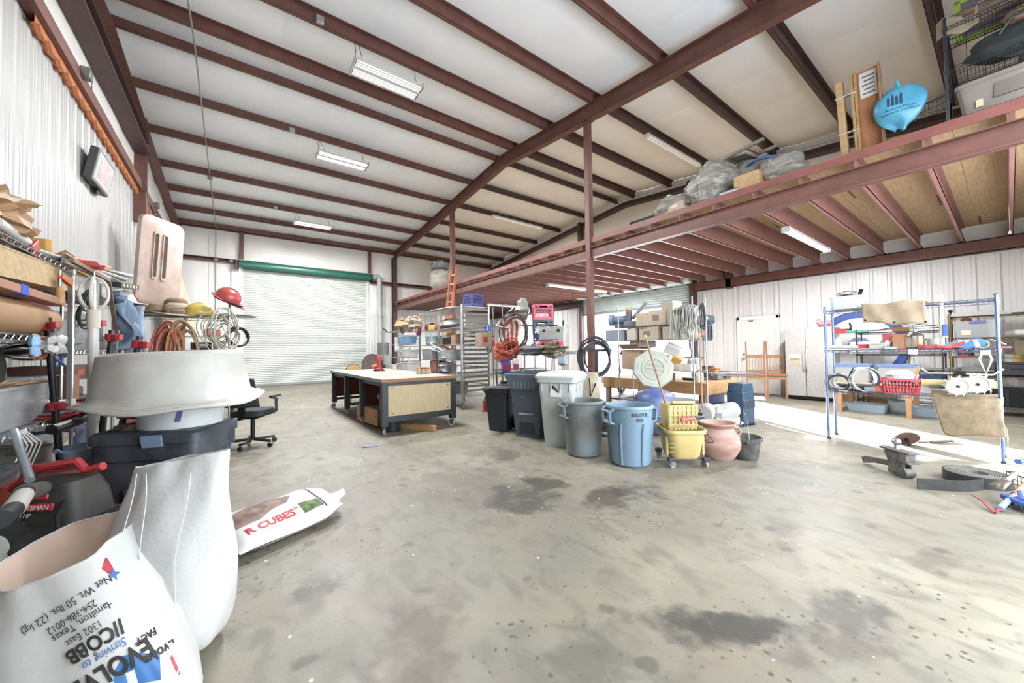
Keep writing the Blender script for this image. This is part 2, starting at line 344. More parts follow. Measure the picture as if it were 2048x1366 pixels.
# roll-up door in the back wall
d1 = struct('door_1', 'closed white roll-up door with thin horizontal slats under a green hood')
b = MB(); n = 64; prof = []
for i in range(n):
    z = i*D1Z/n; h = D1Z/n
    prof += [(YB-.03, z), (YB-.055, z+h*.28), (YB-.06, z+h*.5), (YB-.055, z+h*.72), (YB-.03, z+h*.97)]
m = len(prof); b.add([(D1A+.06, y, z) for y, z in prof]+[(D1B-.06, y, z) for y, z in prof], [(i, m+i, m+i+1, i+1) for i in range(m-1)])
o = b.build('slat_curtain', mat('#c9ccc8', .4, var=.08, scale=3), d1, ang=20); o['kind'] = 'stuff'
for x in (D1A, D1B-.09): MB().box(x, x+.09, YB-.1, YB-.02, 0, D1Z).build('guide_rail', paint('#d6d8d6'), d1, smooth=False)
MB().box(D1A+.06, D1B-.06, YB-.075, YB-.03, .01, .09).build('bottom_bar', paint('#8f9593'), d1, smooth=False)
b = MB().prism([(YB-.03, 4.72), (YB-.38, 4.74), (YB-.42, 4.82), (YB-.42, 4.94), (YB-.36, 5.02), (YB-.03, 5.03)], D1A-.05, D1B+.05, 'x'); b.build('hood', paint('#1f5a4c', .35), d1, ang=50)
MB().box(D1A-.08, D1B+.08, YB-.3, YB-.03, 5.03, 5.06).build('hood_cap', paint('#b5aa90'), d1, smooth=False)
for x in (D1A-.16, D1B+.06): MB().box(x, x+.08, YB-.36, YB-.05, 4.7, 5.0).build('bracket', DKSTEEL if x > 1 else OXDARK, d1, smooth=False)
# right wall with the open doorway (Y 6.1 to 11.0)
wr = struct('wall_right', 'white ribbed sheet wall beside the sunlit open doorway')
RA, RB, RZ = 6.1, 11.0, 2.95
for y0, y1, z0, z1 in ((YF-.15, RA, 0, 7.7), (RA, RB, RZ, 7.7), (RB, YB+.15, 0, 7.7)): MB().box(XR+.001, XR+.15, y0, y1, z0, z1).build('wall_core', WLINER, wr, smooth=False)
pr = lambda a, h, z: (XR-h, a, z)
ribbed(YF, 3.79, 0, 3.12, pr, wr, SHEET); ribbed(3.79, 4.85, 2.25, 3.12, pr, wr, SHEET); ribbed(4.85, RA, 0, 3.12, pr, wr, SHEET); ribbed(RB, YB, 0, 3.12, pr, wr, SHEET)
b = MB().box(XR-.2, XR-.19, YF, RA, 3.16, 3.42); b.box(XR-.2, XR-.03, YF, RA, 3.16, 3.175); b.box(XR-.2, XR-.03, YF, RA, 3.405, 3.42); b.build('ledger_beam', OXIDE, wr, smooth=False)
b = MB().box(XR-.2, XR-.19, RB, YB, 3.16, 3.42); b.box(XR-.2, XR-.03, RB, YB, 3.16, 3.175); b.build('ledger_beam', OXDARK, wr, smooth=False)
MB().box(XR-.2, XR-.02, 4.95, 5.1, 3.12, 3.9).build('wall_column', OXIDE, wr, smooth=False)
for y in (RA-.05, RB-.1): MB().box(XR-.25, XR-.02, y, y+.15, 0, 6.8).build('wall_column', OXDARK, wr, smooth=False)
for s in (1, -1):
    ye = YB-.05 if s > 0 else YF
    MB().prism([(YR, zp(YR)-.02), (ye, zp(ye)-.02), (ye, zp(ye)-.3), (YR, zp(YR)-.3)], XR-.1, XR-.08, 'x').build('end_rafter', OXDARK, wr, smooth=False)
    MB().prism([(YR, zp(YR)-.285), (ye, zp(ye)-.285), (ye, zp(ye)-.3), (YR, zp(YR)-.3)], XR-.26, XR-.02, 'x').build('end_rafter', OXDARK, wr, smooth=False)
    MB().prism([(YR, zp(YR)-.06), (ye, zp(ye)-.06), (ye, zp(ye)-.1), (YR, zp(YR)-.1)], XR-.17, XR-.11, 'x').build('conduit', paint('#dcdedd'), wr, smooth=False)
# raised roll-up door of that doorway: lowest slats still show below the drum
d2 = struct('door_2', 'raised roll-up door with grey-green slats over the bright doorway')
prof = []
for i in range(8):
    z = RZ-.12+i*.085; prof += [(XR-.06, z), (XR-.1, z+.025), (XR-.1, z+.06), (XR-.06, z+.08)]
m = len(prof); b = MB().add([(x, RA+.1, z) for x, z in prof]+[(x, RB-.1, z) for x, z in prof], [(i, i+1, m+i+1, m+i) for i in range(m-1)])
b.build('slat_curtain', mat('#c3d0cf', .4, var=.05), d2, ang=20)['kind'] = 'stuff'
MB().cyl((XR-.32, RA, 3.62), (XR-.32, RB, 3.62), .2, n=20).build('drum', paint('#b9c6c4'), d2)
MB().box(XR-.12, XR-.05, RA+.1, RB-.1, RZ-.2, RZ-.12).build('bottom_bar', paint('#8e9a99'), d2, smooth=False)
for y in (RA+.06, RB-.12): MB().box(XR-.13, XR-.03, y, y+.08, 0, 3.5).build('guide_rail', paint('#8f9b9b'), d2, smooth=False)
# man door
d3 = struct('door_3', 'pale grey steel man door in a white frame behind the chairs')
y0, y1 = 3.86, 4.78
MB().box(XR-.055, XR-.02, y0, y1, .01, 2.13).build('door_leaf', paint('#e2dfda', .4), d3, smooth=False)
for a, c, z0, z1 in ((y0-.08, y0, 0, 2.22), (y1, y1+.08, 0, 2.22), (y0-.08, y1+.08, 2.13, 2.22)): MB().box(XR-.08, XR-.01, a, c, z0, z1).build('door_frame', paint('#ecebe7'), d3, smooth=False, bev=.008)
MB().cyl((XR-.05, y1-.09, 1.0), (XR-.12, y1-.09, 1.0), .03, n=16).build('door_knob', CHROME, d3)
MB().cyl((XR-.05, y1-.09, 1.12), (XR-.08, y1-.09, 1.12), .03, n=16).build('deadbolt', CHROME, d3)
MB().box(XR-.09, XR-.055, y1-.35, y1-.25, 2.08, 2.11).build('door_closer', DKSTEEL, d3, smooth=False)
# front wall behind the camera, its wide opening added to let skylight in
wf = struct('wall_front', 'unseen front wall with one very wide opening added for daylight')
for x0, x1, z0, z1 in ((XL, .8, 0, 6.5), (.8, 8.4, 4.4, 6.5), (8.4, XR, 0, 6.5)): MB().box(x0, x1, YF-.15, YF, z0, z1).build('wall_core', WLINER, wf, smooth=False)
# ceiling: white insulation blankets in strips, purlins below
ce = struct('ceiling', 'white insulated roof liner crossed by rust-red steel purlins')
PY = [-.6, .55, 2.15, 3.74, 5.33, 6.83, 8.3, 9.11, 10.66, 12.3, 13.95, 15.46, 16.9]
nx = 11; ww = (XR-XL)/nx
for s in (1, -1):
    ye = YB if s > 0 else YF
    for i in range(nx):
        x0 = XL+i*ww
        def fn(a, t, x0=x0):
            y = YR+(ye-YR)*t; k = min(abs(y-q) for q in PY)
            e = min(1, max(0, k-.09)/.45); return (x0+ww*a, y, zp(y)+.215-e*(.03+.03*abs(sin(pi*a))**.6+.012*sin(pi*a)*sin(7*a+5*y+x0)))
        MB().grid(fn, 10, 30).build('liner_strip', LINER, ce)
    MB().add([(XL-.1, YR, zp(YR)+.3), (XR+.1, YR, zp(YR)+.3), (XR+.1, ye, zp(ye)+.3), (XL-.1, ye, zp(ye)+.3)], [(0, 1, 2, 3)]).build('roof_deck', LINER, ce, solid=.05)
for y in PY:                                      # Z-section purlins, mid frame splits them into two bays
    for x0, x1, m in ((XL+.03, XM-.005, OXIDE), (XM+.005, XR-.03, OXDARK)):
        z = zp(y); s = 1 if y < YR else -1
        b = MB().box(x0, x1, y-.006, y+.006, z, z+.2); b.box(x0, x1, *sorted((y, y+s*.075)), z, z+.01); b.box(x0, x1, *sorted((y, y-s*.075)), z+.19, z+.2); b.box(x0, x1, y+s*.07-.004, y+s*.07+.004, z, z+.03)
        b.build('roof_purlin', m, ce, smooth=False)
# mid frame: rafter and columns
mf = struct('rafter_beam', 'rust-red steel rafter rising from the back wall over the mezzanine edge')
for s in (1, -1):
    ye = YB-.12 if s > 0 else YF
    d0, d1_ = .34, .27 if s > 0 else .36
    MB().prism([(YR, zp(YR)-.01), (ye, zp(ye)-.01), (ye, zp(ye)-d1_), (YR, zp(YR)-d0)], XM-.006, XM+.006, 'x').build('web', OXIDE, mf, smooth=False)
    MB().prism([(YR, zp(YR)-d0), (ye, zp(ye)-d1_), (ye, zp(ye)-d1_-.012), (YR, zp(YR)-d0-.012)], XM-.075, XM+.075, 'x').build('flange', OXIDE, mf, smooth=False)
    MB().prism([(YR, zp(YR)), (ye, zp(ye)), (ye, zp(ye)-.012), (YR, zp(YR)-.012)], XM-.075, XM+.075, 'x').build('flange', OXIDE, mf, smooth=False)
def zrb(y): return zp(y)-(.352+(.0 if y < YR else -.07*(y-YR)/9.6))
for y, w_, lab in ((5.52, .13, 'square rust-red steel column standing behind the grey trash cart'), (11.98, .15, 'dark red steel column rising past the top of the wooden ladder')):
    c = struct('steel_column', lab, loc=(XM, y, 0))
    MB().box(-w_/2, w_/2, -w_/2, w_/2, 0, zrb(y)).build('shaft', OXIDE, c, bev=.006)
    MB().box(-.12, .12, -.12, .12, 0, .015).build('base_plate', OXDARK, c, smooth=False)
    MB().box(-.1, .1, -.1, .1, zrb(y)-.012, zrb(y)).build('cap_plate', OXDARK, c, smooth=False)
c = struct('steel_column', 'dark red steel column against the back wall at the mezzanine corner', loc=(XM, YB-.16, 0))
b = MB().box(-.1, .1, -.12, -.108, 0, 6); b.box(-.1, .1, .108, .12, 0, 6); b.box(-.006, .006, -.12, .12, 0, 6); b.build('shaft', OXDARK, c, smooth=False)
# mezzanine
mz = struct('mezzanine_floor', 'plywood mezzanine on red joists with storage on top')
b = MB().box(XM-.006, XM+.006, YF, YB-.3, 3.35, 3.585); b.box(XM-.06, XM+.06, YF, YB-.3, 3.35, 3.363); b.box(XM-.06, XM+.06, YF, YB-.3, 3.572, 3.585); b.build('edge_beam', OXIDE, mz, smooth=False)
MB().prism([(XM-.02, 3.69), (XM-.005, 3.69), (XM-.005, 3.8), (XM-.02, 3.8)], YF, YB-.3, 'y').build('edge_angle', mat('#7d4a43', .5, var=.25), mz, smooth=False)
y = -.63
JO = mat('#91665f', .5, var=.2, scale=5)
while y < YB-.3:
    b = MB().box(XM-.005, XR-.04, y-.004, y+.004, 3.425, 3.745); b.box(XM+.06, XR-.04, y-.05, y, 3.425, 3.435); b.box(XM-.005, XR-.04, y-.05, y, 3.735, 3.745); b.box(XM+.06, XR-.04, y-.05, y-.043, 3.425, 3.45)
    b.build('joist', JO, mz, smooth=False); y += .581
PLY = mat('#bca27d', .65, var=.3, scale=4, stretch=(1, 7, 1), c2='#a58b68', bump=.05)
yy = YF
while yy < YB-.35:
    for k in range(3):
        x0 = XM-.02+k*1.93; MB().box(x0+.002, min(x0+1.928, XR-.03), yy+.002, min(yy+1.217, YB-.05), 3.748, 3.77 if k else 3.802).build('plywood_sheet', PLY, mz, smooth=False)
    yy += 1.219
INK = mat('#5b4428', .8)
for (px, py) in ((1700, 385), (1790, 425), (1880, 400), (1560, 455), (1640, 480), (1960, 440)):       # faint grading stamps under the sheets
    p = at(px, py, Z=3.747)
    text('APA  RATED  SHEATHING  24/16', .05, INK, mz, (p.x, p.y, 3.7465), (pi, 0, R(180)), 'sheet_stamp')

ALB = .74
# ================================================================== MAKERS
def mpp(p): return (V(p)-V((0, 0, CAMH))).dot(_f)/FPX       # metres per photo pixel at a point
def wire_shelf(name, label, loc, rz, Ln, D, levels, H, m, deckm=None, pr_=.0125, group=None, foot=True, post_r=None):
    """chrome-wire shelving; local x along the length, y the depth (0 = front)"""
    t = thing(name, label, 'shelf', loc, rz, group); deckm = deckm or m
    for x, y in ((pr_, pr_), (Ln-pr_, pr_), (Ln-pr_, D-pr_), (pr_, D-pr_)):
        b = MB().cyl((x, y, .0), (x, y, H), pr_, n=10)
        z = .1
        while z < H-.05: b.cyl((x, y, z), (x, y, z+.006), pr_+.0012, n=10); z += .1
        o = b.build('post', m, t); MB().cyl((x, y, 0), (x, y, .025), pr_+.008, n=10).build('foot', BLACK, o); MB().cyl((x, y, H), (x, y, H+.012), pr_+.003, n=10).build('cap', BLACK if m is not CHROME else m, o)
    for z in levels:
        b = MB(); w = .0028
        for y in (.012, D-.012):
            b.cyl((0, y, z), (Ln, y, z), .004, n=5); b.cyl((0, y, z-.035), (Ln, y, z-.035), .004, n=5)
            k = 0; n = max(4, int(Ln/.045)); pts = [(Ln*i/n, y, z if i % 2 else z-.035) for i in range(n+1)]; b.tube(pts, w, n=4)
        for x in (.012, Ln-.012):
            b.cyl((x, 0, z), (x, D, z), .004, n=5); b.cyl((x, 0, z-.035), (x, D, z-.035), .004, n=5)
            n = max(4, int(D/.045)); b.tube([(x, D*i/n, z if i % 2 else z-.035) for i in range(n+1)], w, n=4)
        x = .03
        while x < Ln-.02: b.cyl((x, .012, z), (x, D-.012, z), w*.8, n=4); x += .026
        for q in (.33, .66): b.cyl((.01, D*q, z-.006), (Ln-.01, D*q, z-.006), .003, n=4)
        o = b.build('wire_deck', deckm, t)
        for x, y in ((pr_, pr_), (Ln-pr_, pr_), (Ln-pr_, D-pr_), (pr_, D-pr_)):
            MB().cyl((x, y, z-.04), (x, y, z+.008), pr_+.006, n=10).build('collar', deckm, o)
    return t
def fuzz(b, k, s=9):
    for i, p in enumerate(b.v):
        b.v[i] = p+V((sin(p.y*s+p.z*s*1.3), sin(p.z*s*.9+p.x*s*1.1+2), sin(p.x*s+p.y*s*.8+4)))*k
    return b
def lump(c, r, k=.12, n=18, m=12, seed=0, zmin=None):
    """crumpled soft heap"""
    random.seed(seed+11); b = MB().ball((0, 0, 0), 1, n, m); ph = [rnd(0, 6) for _ in range(6)]
    for i, p in enumerate(b.v):
        q = 1+k*(sin(5*p.x+ph[0])+sin(6*p.y+ph[1])+sin(7*p.z+ph[2])+.6*sin(13*p.x+9*p.y+ph[3])+.6*sin(11*p.z-12*p.y+ph[4]))
        v = V((p.x*q*r[0], p.y*q*r[1], p.z*q*r[2]))+V(c)
        if zmin is not None: v.z = max(zmin, v.z)
        b.v[i] = v
    return b
def tub(name, label, loc, rz, w, d, h, c, lid=None, handles=True, inner=None, cat='bin', group=None, taper=.86, fill=None, m=None, r=.04):
    t = thing(name, label, cat, loc, rz, group); m = m or plastic(c); th = .005
    b = MB().shell([(w*taper, d*taper, 0, r), (w*.97, d*.97, h*.93, r), (w, d, h*.93, r), (w, d, h, r), (w*.97-2*th, d*.97-2*th, h, r), (w*taper-2*th, d*taper-2*th, th*2, r)])
    b.build('body', m, t)
    if handles and not lid:
        for s in (-1, 1): MB().box(s*w/2-.012, s*w/2+.012, -d*.14, d*.14, h*.88, h*.97).build('handle', m, t, bev=.004)
    if lid:
        b = MB().rrect(w+.012, d+.012, h-.012, h+.018, r+.01); b.rrect(w*.86, d*.82, h+.018, h+.03, r)
        o = b.build('lid', plastic(lid), t)
        for s in (-1, 1): MB().box(s*(w/2+.006)-.008, s*(w/2+.006)+.008, -.05, .05, h-.05, h+.02).build('latch', plastic(lid), t, bev=.003)
    if fill:
        lump((0, 0, h*.7), (w*.4, d*.4, h*.3), .14, seed=int(abs(loc[0])*97+abs(loc[1])*31)).build('contents', cloth(fill), t)
    return t
def carton(name, label, loc, rz, w, d, h, c='#b99f80', open_=False, tape=True, group=None, cat='box', mark=None, rot=None):
    t = thing(name, label, cat, loc, rz, group, rot=rot); m = paper(c, var=.14, scale=7)
    b = MB()
    if open_:
        b.shell([(w, d, 0, .002), (w, d, h, .002), (w-.008, d-.008, h, .002), (w-.008, d-.008, .006, .002)], k=1)
    else: b.box(-w/2, w/2, -d/2, d/2, 0, h)
    b.build('body', m, t, smooth=False, bev=.003)
    if open_:
        for s in (-1, 1):
            MB().ob((0, s*(d/2+d*.16), h+.06), (w*.98, d*.42, .004), (s*R(38), 0, 0)).build('flap', m, t, smooth=False)
            MB().ob((s*(w/2+d*.1), 0, h-.05), (d*.3, d*.95, .004), (0, s*R(62), 0)).build('flap', m, t, smooth=False)
    else:
        for s in (-1, 1): MB().box(-w/2, w/2, min(s*.002, s*d/2), max(s*.002, s*d/2), h, h+.003).build('flap', m, t, smooth=False)
        if tape: MB().box(-w/2-.001, w/2+.001, -.025, .025, h+.003, h+.004).build('tape', paper('#cbb48e'), t, smooth=False)
    if mark: MB().box(-w*.28, w*.1, -d/2-.0015, -d/2, h*.3, h*.7).build('print', paper(mark), t, smooth=False)
    return t
def bottle(name, label, loc, r, h, c, cap='#e5e5e0', lab=None, jug=False, group=None, rz=0, cat='bottle'):
    t = thing(name, label, cat, loc, rz, group); m = plastic(c)
    if jug:
        MB().shell([(r*1.9, r*1.1, 0, .02), (r*2, r*1.2, h*.05, .03), (r*2, r*1.2, h*.62, .03), (r*.9, r*.8, h*.86, .03), (r*.62, r*.62, h*.9, .03)]).build('body', m, t)
        MB().tube([(-r*.5, 0, h*.82), (-r*.95, 0, h*.8), (-r*1.05, 0, h*.6), (-r*.98, 0, h*.45)], r*.16, 8).build('handle', m, t)
    else:
        MB().lathe([(0, 0), (r*.94, 0), (r, h*.03), (r, h*.62), (r*.85, h*.74), (r*.4, h*.82), (r*.36, h*.9), (0, h*.9)], 18).build('body', m, t)
    MB().cyl((0, 0, h*.88), (0, 0, h), r*.42, r*.38, n=14).build('cap', plastic(cap), t)
    if lab:
        if jug: MB().box(-r*.85, r*.85, -r*.62, -r*.6, h*.15, h*.5).build('paper_label', paper(lab), t, smooth=False)
        else: MB().cyl((0, 0, h*.18), (0, 0, h*.52), r*1.006, n=18, caps=False).build('paper_label', paper(lab), t)
    return t
def can(name, label, loc, r, h, c, lid='#b9bcbd', bail=True, lab=None, group=None):
    t = thing(name, label, 'can', loc, 0, group)
    MB().lathe([(0, 0), (r, 0), (r, h*.04), (r*.985, h*.06), (r*.985, h*.94), (r*1.01, h*.96), (r*1.01, h), (r*.9, h), (r*.88, h*.97)], 22).build('body', paint(c), t)
    MB().cyl((0, 0, h*.965), (0, 0, h*.985), r*.9, n=22).build('lid', metal(lid), t)
    if lab: MB().cyl((0, 0, h*.15), (0, 0, h*.85), r*.99, n=22, caps=False).build('paper_label', paper(lab), t)
    if bail: MB().tube([(r*cos(a), -r*.35-.0*a, h*.72-r*.75*sin(a)) for a in [pi*i/10 for i in range(11)]], .0025, 5).build('bail', STEEL, t)
    return t
def coil_pts(n, Rr, wob=.1, thick=.04, seg=26, seed=0, sy=1, drop=0):
    random.seed(seed+3); pts = []; ti = 1.1*max(0, wob-.2)
    for k in range(n):
        a0 = rnd(0, 6); e = 1+rnd(-wob, wob); ox, oy = rnd(-wob, wob)*Rr*.4, rnd(-wob, wob)*Rr*.4; tz = rnd(-thick, thick)/2
        tz2 = rnd(-thick, thick)/2; ta, tb = rnd(-ti, ti)*2, rnd(-ti, ti)*2
        for i in range(seg):
            s = i/seg; a = 2*pi*s
            pts.append((ox*sin(pi*s)+cos(a)*Rr*(1+(e-1)*sin(pi*s)), oy*sin(pi*s)+sin(a)*Rr*sy*(1+(e-1)*sin(pi*s)), tz*(1-s)+tz2*s+.012*sin(2*a+a0)+Rr*sin(pi*s)*(ta*cos(a)+tb*sin(a))))
    return pts
def coil(name, label, loc, rot, n, Rr, r, c, wob=.12, thick=.05, sy=1, seed=0, cat='cable', m=None, ties=0, group=None, seg=24):
    t = thing(name, label, cat, loc, 0, group, rot=rot)
    MB().tube(coil_pts(n, Rr, wob, thick, seg, seed, sy), r, 6).build('loops', m or mat(c, .5, var=.12), t)
    for k in range(ties):
        a = pi/2+k*2.2; MB().tube([(cos(a)*Rr+.03*cos(q), sin(a)*Rr*sy, (thick*.7)*sin(q)) for q in [2*pi*i/10 for i in range(10)]], .006, 5, closed=True).build('tie', plastic('#d8d6d0'), t)
    return t
def crate(name, label, loc, rz, c, w=.33, h=.27, group=None):
    t = thing(name, label, 'crate', loc, rz, group); m = plastic(c); e = .012
    b = MB()
    for sx in (-1, 1):
        for sy in (-1, 1): b.ob((sx*(w/2-.012), sy*(w/2-.012), h/2), (.028, .028, h))
    for k, (ax, s) in enumerate(((0, -1), (0, 1), (1, -1), (1, 1))):
        def pl(u, z, du, dz):
            c_ = (u, s*(w/2-.006), z) if ax == 0 else (s*(w/2-.006), u, z); sz = (du, .011, dz) if ax == 0 else (.011, du, dz); b.ob(c_, sz)
        pl(0, .025, w, .05); pl(0, h-.02, w, .04); pl(0, h*.72, w*.95, .02)
        for sg in (-1, 1):
            for i in range(-3, 5):                                  # diagonal lattice
                u0 = i*.05-.02; p = (u0-sg*.05, .05); q = (u0+sg*.05, h*.72)
                p = (max(-w/2, min(w/2, p[0])), p[1]); q = (max(-w/2, min(w/2, q[0])), q[1])
                P = (p[0], s*(w/2-.006), p[1]) if ax == 0 else (s*(w/2-.006), p[0], p[1]); Q = (q[0], s*(w/2-.006), q[1]) if ax == 0 else (s*(w/2-.006), q[0], q[1])
                b.bar(P, Q, .007)
        for u in (-.1, .1): pl(u, h*.84, .06, .03)
    for i in range(7): b.ob((-w/2+w*(i+.5)/7, 0, .008), (.012, w, .012)); b.ob((0, -w/2+w*(i+.5)/7, .008), (w, .012, .012))
    b.build('lattice_body', m, t, smooth=False)
    MB().shell([(w+.004, w+.004, h-.025, .012), (w+.004, w+.004, h, .012), (w-.02, w-.02, h, .012), (w-.02, w-.02, h-.025, .012), (w+.004, w+.004, h-.025, .012)]).build('rim', m, t)
    return t
def toolbox(name, label, loc, rz, w, d, h, c, lidc=None, group=None, latch='#2b2b2d'):
    t = thing(name, label, 'toolbox', loc, rz, group)
    MB().rrect(w*.96, d*.94, 0, h*.62, .02, w, d).build('body', plastic(c), t)
    o = MB().rrect(w*1.01, d*1.02, h*.62, h*.88, .025, w*.9, d*.8).build('lid', plastic(lidc or c), t)
    MB().tube([(-w*.22, 0, h*.86), (-w*.2, 0, h), (w*.2, 0, h), (w*.22, 0, h*.86)], .012, 8).build('handle', plastic(latch), o)
    for s in (-.28, .28): MB().box(w*s-.025, w*s+.025, -d*.53, -d*.5, h*.5, h*.72).build('latch', plastic(latch), t, bev=.003)
    return t
def hardhat(name, label, loc, rz, c, rot=None):
    t = thing(name, label, 'hat', loc, rz, rot=rot); m = plastic(c, .3)
    MB().lathe([(.135, 0), (.138, .03), (.13, .075), (.105, .12), (.06, .148), (.0, .155)], 24, sx=1.1).build('shell', m, t)
    MB().grid(lambda u, v: (cos(2*pi*u)*(.14+.05*v*(1.6 if cos(2*pi*u) > 0 else .7))*1.08, sin(2*pi*u)*(.136+.035*v), .004-.02*v), 28, 3).build('brim', m, t, solid=.004)
    for y in (-.03, 0, .03): MB().tube([(.14*1.05*cos(a), y, .012+.148*sin(a)) for a in [pi*i/12 for i in range(1, 12)]], .006, 5).build('ridge', m, t)
    return t
def pole(name, label, p, q, r, c, cat='pole', tip=None, m=None, group=None, tiplen=.06, r1=None):
    p, q = V(p), V(q); t = thing(name, label, cat, p, 0, group); d = q-p
    MB().cyl((0, 0, 0), d, r, r1, n=12).build('shaft', m or paint(c), t)
    if tip: MB().cyl(d-d.normalized()*tiplen, d+d.normalized()*.01, r*1.25, n=12).build('end_cap', plastic(tip), t)
    return t
def roll(name, label, p, q, r, c, cat='roll', core=None, group=None, m=None):
    p, q = V(p), V(q); t = thing(name, label, cat, p, 0, group); d = q-p; mm = m or paper(c)
    x, y = frame_of(d); dn = d.normalized(); ri = r*.62
    pts = []
    MB().cyl((0, 0, 0), d, r, n=24, caps=False).build('sheet', mm, t)
    b = MB(); n = 24
    for e in (V((0, 0, 0)), d):
        for k in range(3):
            ra, rb = r*(1-.13*k), r*(1-.13*k-.1)
            vs = [e+(x*cos(2*pi*i/n)+y*sin(2*pi*i/n))*q_ for q_ in (ra, rb) for i in range(n)]; b.add(vs, [(i, (i+1) % n, n+(i+1) % n, n+i) for i in range(n)])
    b.build('wound_edge', mm, t); MB().cyl((0, 0, 0), d, ri, n=20, caps=False).build('core', paper(core or '#8a6d4c'), t)
    return t
def bar_clamp(name, label, loc, rot, Ln, c='#b8323a', barc=None, group=None, r=.016):
    """pipe clamp: pipe with a fixed head, a sliding jaw and a screw"""
    t = thing(name, label, 'clamp', loc, 0, group, rot=rot)
    MB().cyl((0, 0, 0), (0, 0, Ln), r, n=12).build('pipe', barc or DKSTEEL, t)
    for z in (Ln-.06, Ln*.62):
        b = MB().cyl((0, 0, z-.03), (0, 0, z+.03), r*1.9, n=12); b.prism([(-.02, -.02), (.1, -.015), (.12, .0), (.12, .025), (.1, .03), (-.02, .02)], z-.022, z+.022, 'z')
        b.build('jaw', paint(c), t, bev=.004)
    MB().cyl((.085, .005, Ln-.2), (.085, .005, Ln-.06), .009, n=8).build('screw', STEEL, t)
    MB().cyl((.03, .005, Ln-.19), (.14, .005, Ln-.19), .006, n=8).build('crank', STEEL, t)
    return t
def box_item(name, label, cat, loc, rz, parts, group=None, rot=None):
    """thing made of several boxes: parts = (name, centre, size, material[, rot])"""
    t = thing(name, label, cat, loc, rz, group, rot=rot)
    for q in parts: MB().ob(q[1], q[2], q[4] if len(q) > 4 else (0, 0, 0)).build(q[0], q[3], t, bev=min(q[2])*.12)
    return t
def drape(name, label, cat, loc, rot, fn, nu, nv, m, th=.004, group=None, hem=None):
    t = thing(name, label, cat, loc, 0, group, rot=rot)
    MB().grid(fn, nu, nv).build('sheet', m, t, solid=th)
    return t
def caster(parent, loc, r=.05, c='#b5b0a4', rz=0):
    x, y, z = loc
    b = MB(); b.M = Matrix.Translation((x, y, 0)) @ Matrix.Rotation(rz, 4, 'Z')
    for s in (-1, 1): b.ob((r*.25, s*.02, r*1.35), (r*1.1, .004, r*1.5))
    b.ob((0, 0, r*2.05), (r*1.4, .06, .008)); b.cyl((0, 0, r*2.05), (0, 0, z), .012, n=8)
    o = b.build('caster', STEEL, parent, smooth=False)
    b = MB(); b.M = Matrix.Translation((x, y, 0)) @ Matrix.Rotation(rz, 4, 'Z'); b.cyl((r*.4, -.014, r), (r*.4, .014, r), r, n=18); b.build('wheel', plastic(c), o)
    return o
# ================================================================== LIGHT FIXTURES
TUBE = mat('#fbfdff', .3, var=.01, emit=.3); TUBEOFF = mat('#f6f7f5', .25, var=.02, emit=.1); ENAMEL = paint('#f4f4f1', .3)
def lamp_light(t, w, l, e, z, up=False):
    ld = bpy.data.lights.new('tube_light', 'AREA'); ld.shape = 'RECTANGLE'; ld.size = w; ld.size_y = l; ld.energy = e; ld.color = (.97, .985, 1)
    lo = bpy.data.objects.new('tube_light', ld); COL.objects.link(lo); lo.parent = t; lo.location = (0, 0, z); lo['kind'] = 'helper'
    if up: lo.rotation_euler = (pi, 0, 0)
for y, z, lab in ((6.74, 6.35, 'hanging white fluorescent fixture nearest the camera under the roof'), (10.32, 6.35, 'hanging white fluorescent fixture in the middle of the row'), (14.97, 5.95, 'hanging white fluorescent fixture closest to the roll-up door')):
    t = thing('fluorescent_light', lab, 'light', (2.24, y, z), 0, 'suspended workshop lights')
    b = MB().box(-.61, .61, -.04, .04, .0, .07); b.prism([(-.24, .02), (-.2, .035), (-.05, .075), (.05, .075), (.2, .035), (.24, .02), (.24, .026), (.05, .085), (-.05, .085), (-.24, .026)], -.61, .61, 'x'); b.build('reflector', ENAMEL, t, smooth=False)
    for s in (-.18, -.12, -.06, .06, .12, .18):
        o = MB().cyl((-.585, s, .0), (.585, s, .0), .0127, n=10).build('tube', TUBE, t)
        for e in (-1, 1): MB().cyl((e*.585, s, 0), (e*.6, s, 0), .014, n=10).build('socket', BLACK, o)
    for e in (-1, 1):
        MB().box(e*.61-.006, e*.61+.006, -.25, .25, -.02, .085).build('end_plate', ENAMEL, t, smooth=False)
        zt = zp(y)+.1-z
        yn = min(PY, key=lambda q: abs(q-y))-y
        b = MB().tube([(e*.55, -.1, .08), (e*.55, yn*.4, zt*.5), (e*.55, yn, zp(y+yn)-z)], .004, 4); b.tube([(e*.55, .1, .08), (e*.55, yn*.6, zt*.6), (e*.55, yn, zp(y+yn)-z)], .004, 4); b.build('hanging_chain', DKSTEEL, t)
    lamp_light(t, 1.15, .42, 150, -.03)
    b = MB().tube([(-.5, 0, .08), (-.42, .05, .2), (-.5, yn, zp(y+yn)-z)], .006, 5); b.build('cord', BLACK, t)
